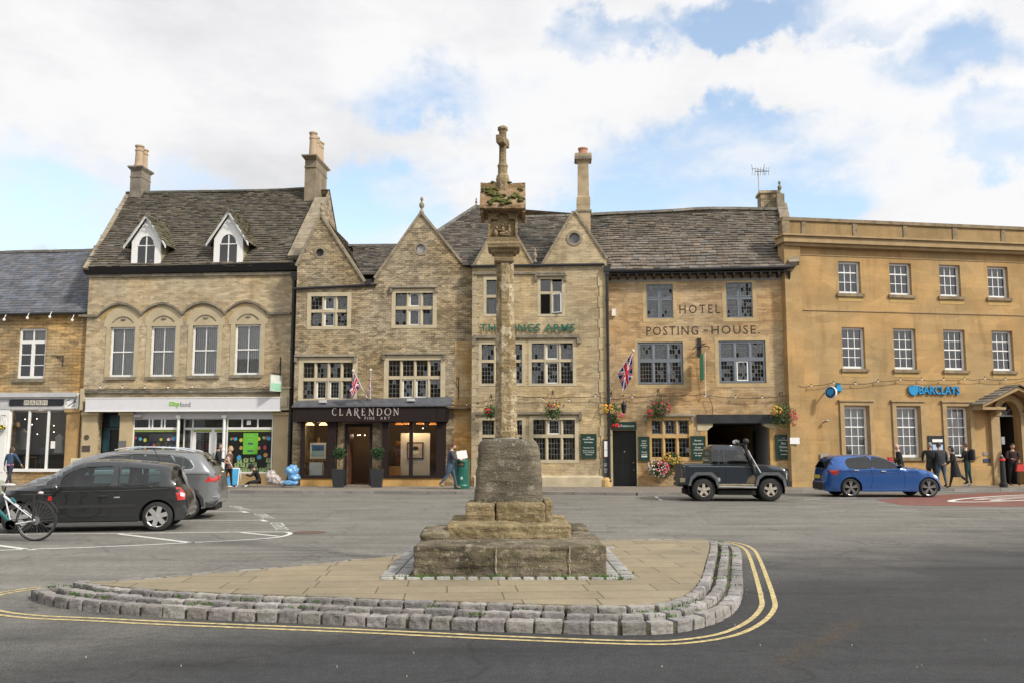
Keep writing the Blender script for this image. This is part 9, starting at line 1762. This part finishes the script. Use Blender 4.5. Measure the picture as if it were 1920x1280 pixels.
# litter bin
Yn=35.4;b=atY(866,915,Yn);x=b.x;H=1.13;t=Thing('litter_bin','dark green cylindrical litter bin on the pavement between gallery and pub','litter bin',base=(x,Yn,PZ));g=MB();M_bin=pm('bin_green',(.008,.10,.075),.35,coat=.3);r_=.29;g.lathe([(r_*1.05,PZ),(r_*1.08,PZ+.12),(r_,PZ+.17),(r_,PZ+H*.62),(r_*1.02,PZ+H*.66),(r_*1.0,PZ+H*.92),(r_*.95,PZ+H),(r_*.6,PZ+H+.02)],(x,Yn,0),n=24,sy=1.);t.part('drum',g,M_bin,smooth=False);g=MB();g.box(x-.16,x+.11,Yn-r_-.012,Yn-r_+.1,PZ+H*.76,PZ+H*.9);t.part('opening',g,M_black);g=MB();g.join(text_mb('LITTER',x-.12,x+.07,PZ+H*.80,PZ+H*.86,Yn-r_-.013,.004));t.part('lettering',g,pm('gold_letter',(.45,.3,.12),.5));g=MB();g.ell((x,Yn-r_-.0,PZ+H*.36),.05,.012,.065);t.part('emblem',g,pm('pale_emblem',(.35,.45,.42),.5))
# refuse bags by the downpipe
def bagm(x,y,z,rx,ry,rz,sd):
 g=MB();g.ell((x,y,z),rx,ry,rz,36,26,fn=lambda p:1.05+.25*noise.noise(p*1.8+Vector((sd,0,0)))-.22*abs(noise.noise(p*3.1+Vector((0,sd,0))))-.10*abs(noise.noise(p*8+Vector((sd,sd,0)))));return g
M_bb=pm('blue_polythene',(.14,.34,.62),.3,var=.2,scale=6,bump=.6,bscale=18,coat=.4);M_pb=pm('clear_polythene',(.42,.38,.36),.35,var=.3,scale=7,bump=.6,bscale=18,coat=.4)
for i,(px,py,rx,rz,lab)in enumerate(((548,882,.27,.24,'bulging blue refuse bag on top of the pile by the gallery corner'),(552,894,.22,.17,'squashed blue refuse bag in the middle of the pile by the gallery corner'),(545,904,.3,.13,'flattened blue refuse bag at the bottom of the pile by the gallery corner'))):
 p=atY(px,py,36.6);single('refuse_bag',bagm(p.x,36.6,p.z,rx,.22,rz,i*5.1),M_bb,lab,'refuse bag',base=(p.x,36.6,p.z-rz),smooth=True,group='blue refuse bags')
for i,(px,py,rx,rz,lab)in enumerate(((509,893,.25,.26,'translucent pinkish rubbish bag beside the seated person'),(519,900,.2,.2,'translucent bag slumped between the pink bag and blue pile'),(531,905,.22,.12,'small crumpled clear bag at the foot of the blue pile'))):
 p=atY(px,py,36.7);single('rubbish_bag',bagm(p.x,36.7,max(p.z,PZ+rz*.8),rx,.2,rz,20+i*3.3),M_pb,lab,'rubbish bag',base=(p.x,36.7,PZ),smooth=True,group='clear rubbish bags')
# pavement boards
p=atY(432,912,37.4);x=p.x;t=Thing('pavement_sign','blue and orange pavement board behind the blonde woman','pavement sign',base=(x,37.4,PZ));g=MB();z1=atY(432,876,37.4).z;g.hexa([(x-.36,37.2,PZ),(x+.36,37.2,PZ),(x+.36,37.24,PZ),(x-.36,37.24,PZ),(x-.36,37.4,z1),(x+.36,37.4,z1),(x+.36,37.44,z1),(x-.36,37.44,z1)]);t.part('board',g,M_white_w);g=MB();g.hexa([(x-.33,37.19,PZ+.06),(x+.33,37.19,PZ+.06),(x+.33,37.22,PZ+.06),(x-.33,37.22,PZ+.06),(x-.33,37.385,z1-.04),(x+.33,37.385,z1-.04),(x+.33,37.41,z1-.04),(x-.33,37.41,z1-.04)]);t.part('poster',g,pm('sky_blue_print',(.05,.3,.55),.5));g=MB();g.ell((x-.12,37.25,PZ+.5),.14,.02,.1,fn=lambda p:1+.3*noise.noise(p*3));t.part('print',g,pm('orange_print',(.6,.3,.1),.5));g=MB();g.box(x-.36,x-.33,37.6,37.63,PZ,z1-.1);g.box(x+.33,x+.36,37.6,37.63,PZ,z1-.1);t.part('rear_leg',g,M_white_w)
p=atY(150,880,38.);x=p.x;z1=atY(150,858,38.).z;t=Thing('pavement_sign','cream edged pavement board behind the dark hatchback by the stone pier','pavement sign',base=(x,38,PZ));g=MB();g.box(x-.4,x+.4,38,38.04,PZ,z1);t.part('board',g,pm('cream_board',(.55,.52,.36),.6));g=MB();g.box(x-.33,x+.33,37.99,38.0,PZ+.1,z1-.07);t.part('panel',g,pm('pale_panel',(.4,.41,.33),.6))
# bollard near the bank doorway
p=atY(1882,912,36.6);x=p.x;t=Thing('bollard','black bollard with a red reflector near the bank doorway','bollard',base=(x,36.6,PZ));g=MB();zt_=atY(1882,854,36.6).z;g.lathe([(.16,PZ),(.16,PZ+.16),(.11,PZ+.2),(.095,zt_-.2),(.11,zt_-.18),(.11,zt_-.12),(.08,zt_-.04),(.02,zt_)],(x,36.6,0),n=14);t.part('post',g,M_iron);g=MB();g.cyl((x,36.6,zt_-.18),(x,36.6,zt_-.1),.115,n=14);t.part('reflector',g,pm('red_reflector',(.75,.05,.02),.3));g=MB();g.ell((x,36.6,zt_),.04,.04,.04);t.part('cap',g,M_alloy)
for px,py in((716,920),(1180,922)):p=ground(px,py,0);g=MB();g.box(p.x-.25,p.x+.25,p.y-.02,p.y+.3,.0,.03);single('drain_cover',g,M_iron,'small dark drain cover at the kerb by the %s'%('gallery' if px<900 else 'hotel'),'drain cover',base=tuple(p))
